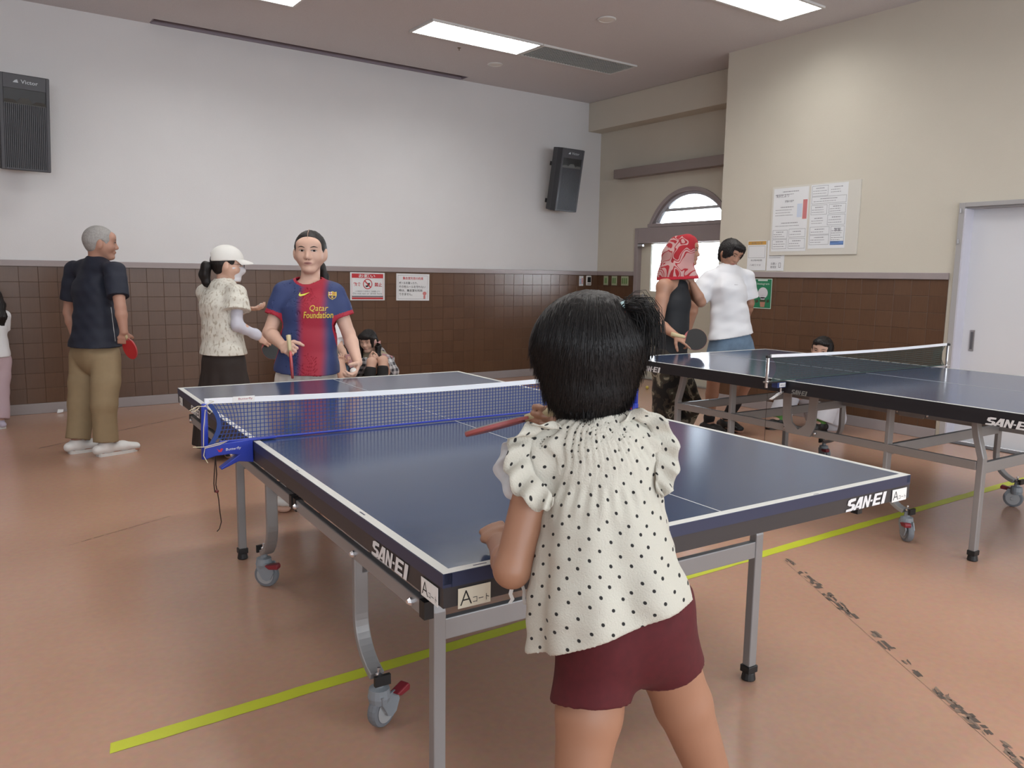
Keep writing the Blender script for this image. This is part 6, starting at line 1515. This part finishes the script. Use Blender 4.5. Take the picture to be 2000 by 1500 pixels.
    for pos, c_ in ((.455,(.52,.32,.31,1)), (.53,(.34,.02,.03,1)), (.575,(.54,.33,.32,1)), (.62,(.38,.02,.03,1))): q = el.new(pos); q.color = c_
    nt.links.new(n1.outputs['Fac'], cr.inputs['Fac']); nt.links.new(cr.outputs['Color'], bs.inputs['Base Color'])
    M_TOWR = mat('towel_red_border', (.50,.025,.045), rough=.95)
    P = H['P']; A = [H['l'],H['f'],H['u']]; S = Sdf(); S.ell(P(0,-.012,.012), (.098,.115,.104), A, .02)
    c0 = U(1328,500,d)
    S.chain([P(0,-.03,.0), U(1327,500,d-.01), U(1322,540,d-.01), U(1319,575,d-.01)], [(.092,.105),(.105,.130),(.125,.155),(.14,.165)], H['l'], .03)
    hem = U(1320,546,d); hn = (-UP + RT*.06).normalized()
    def tcut(G, C):
        G = np.maximum(G, plane(C, hem, hn)); q = 0
        o = P(0,.135,-.085); r = (.062,.085,.115)
        for i, ax in enumerate(A): q = q + (sum((C[k]-np.float32(o[k]))*np.float32(ax[k]) for k in range(3))/np.float32(r[i]))**2
        q = (np.sqrt(q)-1)*.06; return np.maximum(G, -q)
    tw = Sdf(); tw.p = S.p
    hz = hem.z
    def tm(cn): return (cn[:,2] < hz+.024 - .06*((cn-np.array(hem))@np.array(RT))*-1).astype(int)
    t = sdf_obj('towel', S, .0056, [M_TOW, M_TOWR], None, disp=lambda C: wob(C, 40, .011, 11, 6, (1,1,.3)), extra=tcut, hollow=.011, mats_fn=tm)
    tag(t.o, 'red and white patterned towel draped over a head by the entrance', 'towel')
    bl = U(1358,663,d-.33); paddle(bl, (U(1322,655,d-.29)-bl), (-HZ*.95 + RT*.05 + UP*.2), 'black bat held by the person with the towel', M_RUBB, M_RUBB, 1.08, (.3,.24,.16))
towel_person()

# ------------------------------------------------------------------ person in a white tee and denim shorts
def white_tee_person():
    d = 6.65; s = 1.02
    fw = (RT*.50 - HZ*.87).normalized(); lf = UP.cross(fw)
    J = dict(nb=U(1426,520,d), chest=U(1421,568,d), pel=U(1428,668,d+.02), shR=U(1388,543,d-.02), shL=U(1458,541,d+.08), elR=U(1357,594,d-.02), wrR=U(1346,640,d+.06), elL=U(1465,592,d+.14), wrL=U(1455,628,d+.30))
    J.update(hpR=U(1408,676,d-.02), hpL=U(1446,676,d+.06), knR=U(1394,742,d-.05), knL=U(1462,738,d+.0)); J['anR'] = Vector((J['knR'].x, J['knR'].y, .08)) + HZ*.10; J['anL'] = Vector((J['knL'].x, J['knL'].y, .08)) - RT*.12 + HZ*.2
    e = person(ground(J['pel']), 'person in a white tee and denim shorts looking down beside the entrance')
    S = Sdf(); torso(S, J['pel'], J['chest'], J['nb'], lf, s, .95)
    hf = (RT*.42 - HZ*.80 - UP*.42).normalized(); H = head(S, U(1428,491,d-.05), hf, (UP + RT*.2), 1.0, J['nb'], .052)
    for g in 'LR': S.seg(bone(J['chest'], J['nb'], .8), J['sh'+g], .045, .05, None, .03); limb_arm(S, J['sh'+g], J['el'+g], J['wr'+g], s, .95); limb_leg(S, J['hp'+g], J['kn'+g], J['an'+g], s, .95)
    toR, toL = J['anR'] + fw*.17 - UP*.06, J['anL'] + fw*.17 - UP*.06
    foot(S, J['anR'], toR); foot(S, J['anL'], toL)
    hand(S, J['wrR'], (-UP*.9 + HZ*.3), lf, fw, 1.0); hand(S, J['wrL'], (-UP*.5 + HZ*.6 - RT*.4), -HZ, UP, 1.0)
    b = sdf_obj('body', S, .0058, M_SKINT, e); face(b.o, H, bvh_of(b), eye_h=.5)
    def ex(S, P):
        S.ell(P(0,.055,.062), (.07,.05,.035), [H['l'],H['f'],H['u']], .02); S.ell(P(.06,.03,.01), (.028,.05,.055), [H['l'],H['f'],H['u']], .02); S.ell(P(-.06,.02,.0), (.028,.055,.062), [H['l'],H['f'],H['u']], .02)
    hair_shell('hair', e, M_HAIR, H, .0055, 1.10, ((.108,-.072),(.066,.07,.088)), -.100, ex, .0022, earcut=False)
    t = tee('white_tee', e, mat('white_cotton', (.76,.77,.80), rough=.8), J, s, .022, 1.0, 1.05, .80, U(1425,657,d), (-UP + RT*.16), .068, .0056, .007, .0, .018, 6, sl_ease=.028, side=lf)
    decal(t.o, 'chest_print', bvh_of(t), [fit_text('basic', .03, .007)], U(1442,556,d-.2), RT, UP, M_GREYINK, .002, .25)
    trousers('denim_shorts', e, mat('blue_denim', (.15,.23,.33), rough=.85, var=(25.,.25)), J, s, .018, .80, .98, J['pel'] + UP*.09, .006, .005, 4, (.086,.08,.08), k=.018)
    for an, to, g in ((J['anR'],toR,'R'),(J['anL'],toL,'L')):
        S = Sdf(); kn = J['kn'+g]; S.chain([bone(an, kn, .42 if g == 'L' else .18), bone(an, kn, .15), an], [.056 if g == 'L' else .045,.046,.042], None, .01); sdf_obj('sock', S, .006, mat('black_sock', (.014,.013,.014), rough=.85), e)
        shoe(e, an, to - UP*.02, mat('black_shoe', (.015,.015,.016)), M_BLACKP, 1.05, .006)
white_tee_person()

# ------------------------------------------------------------------ boy sitting on the floor against the right wall
def seated_boy():
    d = 6.72; s = .98
    hd = U(1606,680,d); hip = Vector((5.60, 2.80, .11)); back = Vector((5.70, 2.83, 0))
    fw = Vector((-.93, .10, 0)).normalized(); lf = UP.cross(fw)
    J = dict(pel=hip, chest=Vector((5.62,2.80,.40)), nb=Vector((5.585,2.80,.60))); 
    toA, toB = Vector((5.10,3.03,.03)), Vector((5.25,2.72,.03))          # shoes of his right and left foot as seen
    e = person(ground(hip), 'boy in pale trousers sitting on the floor against the right wall behind the far table')
    J.update(shL=J['nb'] + lf*.155 - UP*.05, shR=J['nb'] - lf*.155 - UP*.05); J.update(elL=J['shL'] + fw*.16 - UP*.20, elR=J['shR'] + fw*.16 - UP*.20)
    J.update(hpR=hip - lf*.09, hpL=hip + lf*.09, anR=toA - fw*.14 + UP*.06, anL=toB - fw*.14 + UP*.06)
    J.update(knR=bone(J['hpR'], J['anR'], .55) + UP*.38 - lf*.04, knL=bone(J['hpL'], J['anL'], .55) + UP*.30 + lf*.06)
    J.update(wrL=J['elL'] + fw*.17 + UP*.04 - lf*.08, wrR=J['elR'] + fw*.17 + UP*.04 + lf*.08)
    S = Sdf(); torso(S, J['pel'], J['chest'], J['nb'], lf, s, .92)
    hf = (-RT*.55 - HZ*.80 - UP*.12).normalized(); H = head(S, hd, hf, (UP + RT*.12), .98, J['nb'], .05)
    for g in 'LR': S.seg(bone(J['chest'], J['nb'], .8), J['sh'+g], .045, .05, None, .03); limb_arm(S, J['sh'+g], J['el'+g], J['wr'+g], s, .9); limb_leg(S, J['hp'+g], J['kn'+g], J['an'+g], s, .9); hand(S, J['wr'+g], fw - UP*.4, -UP, lf*(-1 if g == 'L' else 1), .95)
    foot(S, J['anR'], toA, .9); foot(S, J['anL'], toB, .9)
    b = sdf_obj('body', S, .0058, M_SKIN, e); face(b.o, H, bvh_of(b), eye_h=.6)
    def ex(S, P):
        A = [H['l'],H['f'],H['u']]; S.ell(P(0,.058,.060), (.068,.05,.036), A, .02); S.ell(P(.066,.02,.0), (.03,.05,.07), A, .02)
    hair_shell('hair', e, M_HAIR, H, .0056, 1.09, ((.108,-.050),(.068,.07,.100)), -.07, ex, .0018, earcut=False)
    tee('beige_shirt', e, mat('taupe_cotton', (.30,.27,.22), rough=.85), J, s, .02, .96, 1.05, .8, hip + UP*.06, -UP, .066, .006, .006, .0, .01, 8, sl_ease=.024, side=lf)
    trousers('pale_trousers', e, mat('white_drill', (.66,.68,.74), rough=.8), J, s, .020, 1.94, .96, hip + UP*.16, .006, .007, 5, (.088,.080,.078))
    M_BS = mat('black_shoe', (.015,.015,.016)); M_GR = mat('green_sole', (.10,.34,.07), rough=.5)
    for an, to in ((J['anR'],toA),(J['anL'],toB)):
        sh = shoe(e, Vector((an.x, an.y, .07)), Vector((to.x, to.y, 0)), M_BS, M_BS, 1.0, .0056)
        S = Sdf(); S.chain([an + UP*.07, an + UP*.0], [.050,.047], None, .01); sdf_obj('green_sock', S, .006, M_GR, e)
seated_boy()

# ------------------------------------------------------------------ girl sitting by the back wall, knees drawn up
def seated_girl():
    d = 8.15; s = .92
    fw = (-HZ*.98 - RT*.12).normalized(); lf = UP.cross(fw)
    hd = U(719,663,d-.10); hip = U(742,752,d+.10); hip.z = .10
    J = dict(pel=hip, chest=U(737,704,d+.06), nb=U(728,689,d-.0)); e = person(ground(hip), 'girl with black twin tails and plaid jacket sitting by the back wall')
    J.update(shL=U(754,703,d+.02), shR=U(706,701,d+.02), elL=U(765,727,d-.05), elR=U(701,727,d-.05), wrL=U(740,702,d-.26), wrR=U(722,703,d-.26))
    kL, kR = U(748,704,d-.36), U(726,707,d-.38); J.update(hpL=hip + lf*.08, hpR=hip - lf*.08, knL=kL, knR=kR); J['anL'] = Vector((kL.x, kL.y, .08)) + fw*.10 + lf*.02; J['anR'] = Vector((kR.x, kR.y, .08)) + fw*.10 - lf*.02
    S = Sdf(); torso(S, J['pel'], J['chest'], J['nb'], lf, s*.9, .9); hf = (-HZ*.88 - RT*.26 - UP*.22).normalized(); H = head(S, hd, hf, (UP - RT*.02), .98, J['nb'], .042)
    for g in 'LR':
        S.seg(bone(J['chest'], J['nb'], .8), J['sh'+g], .04, .043, None, .03); limb_arm(S, J['sh'+g], J['el'+g], J['wr'+g], s, .85); limb_leg(S, J['hp'+g], J['kn'+g], J['an'+g], s, .88); foot(S, J['an'+g], J['an'+g] + fw*.14 - UP*.06, .9)
        hand(S, J['wr'+g], (-HZ*.5 - RT*(.5 if g == 'L' else -.3) + UP*.15), HZ, UP, .85, (.7,.8,.6), .4)
    b = sdf_obj('body', S, .0058, M_SKINP, e); face(b.o, H, bvh_of(b), eye_h=.8)
    def ex(S, P):
        A = [H['l'],H['f'],H['u']]; S.ell(P(0,.055,.050), (.072,.052,.042), A, .02)
        for g in (-1,1): S.seg(P(g*.072,.05,.03), P(g*.07,.055,-.06), .02, .012, None, .02); S.chain([P(g*.078,-.03,-.03), P(g*.10,-.01,-.08), P(g*.105,.03,-.17), P(g*.095,.06,-.26)], [.022,.03,.027,.012], None, .02)
    hair_shell('hair', e, M_HAIR, H, .0055, 1.09, ((.112,-.058),(.060,.06,.082)), -.07, ex, .0016)
    P = H['P']; obj('hair_bow', MB().prism([(-.03,-.015),(0,0),(-.03,.018)], P(.105,0,-.03), CR, CU, .012).prism([(.03,-.015),(.03,.018),(0,0)], P(.105,0,-.03), CR, CU, .012), mat('pink_bow', (.62,.35,.34), rough=.7), e, world=True)
    # plaid jacket worn open over a beige top
    M_PL = mat('black_white_plaid', (.1,.1,.1), rough=.85); nt, bs = nodes_of(M_PL); tc = nt.nodes.new('ShaderNodeTexCoord'); acc = None
    for ax_, rot in (((1,0,0),.55), ((0,0,1),.0)):
        w = nt.nodes.new('ShaderNodeTexWave'); w.inputs['Scale'].default_value = 5.5; w.bands_direction = 'X' if ax_[0] else 'Z'; nt.links.new(tc.outputs['Object'], w.inputs['Vector'])
        cr = nt.nodes.new('ShaderNodeValToRGB'); cr.color_ramp.interpolation = 'CONSTANT'; cr.color_ramp.elements[0].color = (.05,.05,.06,1); cr.color_ramp.elements[1].position = .5; cr.color_ramp.elements[1].color = (.62,.62,.64,1); nt.links.new(w.outputs['Color'], cr.inputs['Fac'])
        if acc is None: acc = cr
        else:
            mx = nt.nodes.new('ShaderNodeMix'); mx.data_type = 'RGBA'; mx.inputs['Factor'].default_value = .5; nt.links.new(acc.outputs['Color'], mx.inputs['A']); nt.links.new(cr.outputs['Color'], mx.inputs['B']); nt.links.new(mx.outputs['Result'], bs.inputs['Base Color'])
    tee('beige_top', e, mat('beige_knit', (.44,.38,.27), rough=.9), J, s*.92, .012, .92, 1., .0, hip + UP*.05, -UP, .06, .0058, .003, .0, .0, 3, side=lf)
    S = Sdf()
    for g in 'LR':
        sh, el, wr = J['sh'+g], J['el'+g], J['wr'+g]; S.chain([sh, bone(sh, el, .5), el, bone(el, wr, .75)], [.062,.068,.066,.052], None, .02)
        S.chain([sh, bone(sh, hip + lf*(.16 if g == 'L' else -.16), .6) - fw*.02, hip + lf*(.17 if g == 'L' else -.17)], [(.05,.09),(.05,.10),(.055,.10)], lf, .02)
    S.chain([J['nb'] - fw*.06, J['chest'] - fw*.09, hip - fw*.08], [(.11,.05),(.15,.05),(.15,.05)], lf, .02)
    sdf_obj('plaid_jacket', S, .0062, M_PL, e, disp=lambda C: wob(C, 40, .005, 3, 5))
    obj('pink_collar', MB().strip([J['nb'] + lf*.03 - fw*.05, J['nb'] + lf*.10 + fw*.02 - UP*.02, J['shL'] + lf*.07 + fw*.0 + UP*.02], .045, .008, UP).strip([J['shL'] + lf*.06 + UP*.01, bone(J['shL'], J['wrL'], .5) + UP*.05, J['wrL'] + fw*.0 + lf*.03 + UP*.01], .012, .008, UP), mat('pink_trim', (.55,.30,.32), rough=.8), e, world=True)
    S = Sdf(); S.chain([hip + UP*.08, hip, bone(hip, bone(kL, kR, .5), .55)], [(.15,.12),(.17,.12),(.15,.075)], lf, .03); sdf_obj('dark_skirt', S, .0065, mat('black_cloth', (.014,.014,.016), rough=.85), e)
    for g in 'LR':
        kn, an = J['kn'+g], J['an'+g]; S = Sdf(); S.chain([bone(kn, an, .22), bone(kn, an, .45), an], [.056,.054,.04], None, .01); sdf_obj('long_sock', S, .006, mat('black_sock', (.014,.013,.014)), e)
        shoe(e, an, an + fw*.14 - UP*.08, mat('black_shoe', (.015,.015,.016)), M_BLACKP, .92, .006)
seated_girl()

# ------------------------------------------------------------------ person sitting half hidden behind the striped player
def hidden_sitter():
    d = 7.9; s = .95
    fw = (RT*.70 - HZ*.71).normalized(); lf = UP.cross(fw); hip = U(640,752,d+.05); hip.z = .11
    J = dict(pel=hip, chest=U(637,668,d+.02), nb=U(634,632,d)); e = person(ground(hip), 'person in a white tee and blue shorts sitting half hidden behind the striped player')
    J.update(shL=U(656,644,d+.08), shR=U(616,645,d-.10), elL=U(664,676,d+.0), wrL=U(681,709,d-.25), elR=U(622,690,d-.18), wrR=U(660,705,d-.28))
    kn = U(663,709,d-.32); kn2 = U(640,712,d-.40); J.update(hpL=hip + lf*.08, hpR=hip - lf*.08, knL=kn, knR=kn2); J['anL'] = U(684,738,d-.45); J['anL'].z = .08; J['anR'] = U(660,745,d-.5); J['anR'].z = .08
    S = Sdf(); torso(S, J['pel'], J['chest'], J['nb'], lf, s*.95, .95); hf = (RT*.7 - HZ*.7 - UP*.3).normalized(); H = head(S, U(628,596,d), hf, UP, .98, J['nb'], .048)
    for g in 'LR':
        S.seg(bone(J['chest'], J['nb'], .8), J['sh'+g], .045, .05, None, .03); limb_arm(S, J['sh'+g], J['el'+g], J['wr'+g], s, .95); limb_leg(S, J['hp'+g], J['kn'+g], J['an'+g], s, .92); foot(S, J['an'+g], J['an'+g] + fw*.14 - UP*.06, .9); hand(S, J['wr'+g], (RT*.3 - HZ*.6 + UP*.2), UP, -RT if g == 'L' else RT, .9, (.6,.6,.5), .4)
    b = sdf_obj('body', S, .006, M_SKINP, e); face(b.o, H, bvh_of(b))
    hair_shell('hair', e, M_HAIR, H, .006, 1.08, ((.108,-.062),(.062,.06,.092)), -.07, None, .0012)
    tee('white_tee', e, mat('white_cotton', (.76,.77,.80)), J, s, .020, 1., 1.05, .72, hip + UP*.10, -UP, .066, .006, .006, .0, .01, 8, sl_ease=.022, side=lf)
    trousers('blue_shorts', e, mat('blue_denim', (.10,.17,.27)), J, s, .016, .85, .96, hip + UP*.14, .006, .004, 5, (.088,.082,.08))
    for g in 'LR':
        k_, an = J['kn'+g], J['an'+g]; S = Sdf(); S.chain([bone(k_, an, .5), bone(k_, an, .7), an], [.053,.048,.04], None, .01); sdf_obj('sock', S, .006, mat('black_sock', (.014,.013,.014)), e)
        shoe(e, an, an + fw*.14 - UP*.08, mat('black_shoe', (.015,.015,.016)), M_BLACKP, .95, .006)
    c = U(684,704,d-.33); ph = tag(obj('smartphone', MB().bar(c - UP*.06 + RT*.03, c + UP*.06 - RT*.02, .07, .009, HZ), mat('pink_case', (.50,.28,.30), rough=.4), bevel=.004), 'pink smartphone held behind the striped player', 'phone')
    bag = empty('backpack', U(672,740,d+.75)); bag.location.z = 0; tag(bag, 'dark navy backpack behind the striped player by the back wall', 'bag')
    o = ground(U(673,740,d+.80)); S = Sdf(); S.chain([o + UP*.10, o + UP*.25, o + UP*.40], [(.14,.10),(.145,.11),(.10,.07)], RT, .04); M_BG = mat('navy_nylon', (.016,.022,.045), rough=.6); bb = sdf_obj('bag_body', S, .008, M_BG, bag, clips=[(o + UP*.002, -UP)])
    S = Sdf(); S.chain([o - HZ*.10 + UP*.08, o - HZ*.115 + UP*.18], [(.10,.035),(.10,.03)], RT, .02); sdf_obj('front_pocket', S, .008, M_BG, bag); obj('grab_handle', MB().tube([o + RT*.04 + UP*.45, o + RT*.03 + UP*.49, o - RT*.03 + UP*.49, o - RT*.04 + UP*.45], .008, 6), M_BLACKP, bag, world=True)
hidden_sitter()

# ------------------------------------------------------------------ child cut off by the left edge
def edge_child():
    d = 6.5; s = .74
    fw = (-RT*.9 + HZ*.4).normalized(); lf = UP.cross(fw)
    J = dict(nb=U(-22,612,d), chest=U(-20,640,d), pel=U(-16,700,d)); e = person(ground(J['pel']), 'child with long dark hair and lilac trousers cut off by the left edge')
    J.update(shL=J['nb'] + lf*.125 - UP*.03, shR=J['nb'] - lf*.125 - UP*.03); 
    for g in 'LR': J['el'+g] = J['sh'+g] - UP*.19 + fw*.03; J['wr'+g] = J['el'+g] - UP*.10 + fw*.12
    std_legs(J, s, .085, fw, lf)
    back = U(-2,812,d); J['anR'] = Vector((back.x, back.y, .06)); J['knR'] = bone(J['hpR'], J['anR'], .5) - fw*.0; J['toR'] = J['anR'] + fw*.10 - UP*.04
    S = Sdf(); torso(S, J['pel'], J['chest'], J['nb'], lf, s, .95); H = head(S, U(-26,578,d), fw, UP, .93, J['nb'], .04)
    for g in 'LR': limb_arm(S, J['sh'+g], J['el'+g], J['wr'+g], s, .9); hand(S, J['wr'+g], fw - UP*.3, lf*(-1 if g == 'L' else 1), UP, .7); limb_leg(S, J['hp'+g], J['kn'+g], J['an'+g], s); foot(S, J['an'+g], J['to'+g], s)
    b = sdf_obj('body', S, .0065, M_SKIN, e); face(b.o, H, bvh_of(b))
    def ex(S, P): S.chain([P(0,-.05,.0), P(0,-.085,-.08), P(0,-.11,-.18), P(0,-.115,-.30)], [(.085,.06),(.085,.05),(.075,.045),(.05,.025)], H['l'], .03)
    hair_shell('hair', e, M_HAIR, H, .006, 1.10, ((.105,-.06),(.062,.065,.095)), -.07, ex, .0015)
    tee('white_top', e, mat('white_cotton', (.76,.77,.80)), J, s, .014, .98, 1., .6, J['pel'] + UP*.01, -UP, .062, .0065, .004, .0, .01, 4, side=lf)
    trousers('lilac_trousers', e, mat('lilac_cotton', (.50,.38,.42), rough=.85), J, s, .016, 1.93, .98, J['pel'] + UP*.07, .0065, .005, 4, (.088,.076,.074))
    for g in 'LR': shoe(e, J['an'+g], J['to'+g] - UP*.02, mat('lilac_shoe', (.52,.48,.60), rough=.6), mat('white_sole', (.7,.7,.68)), .76, .006)
edge_child()

# a stray ball on the floor by the entrance
b_ = ball((5.96, 5.37, .0205), 'small yellow ball lying on the floor near the entrance door'); b_.data.materials.clear(); b_.data.materials.append(mat('yellow_celluloid', (.70,.55,.12), rough=.4))
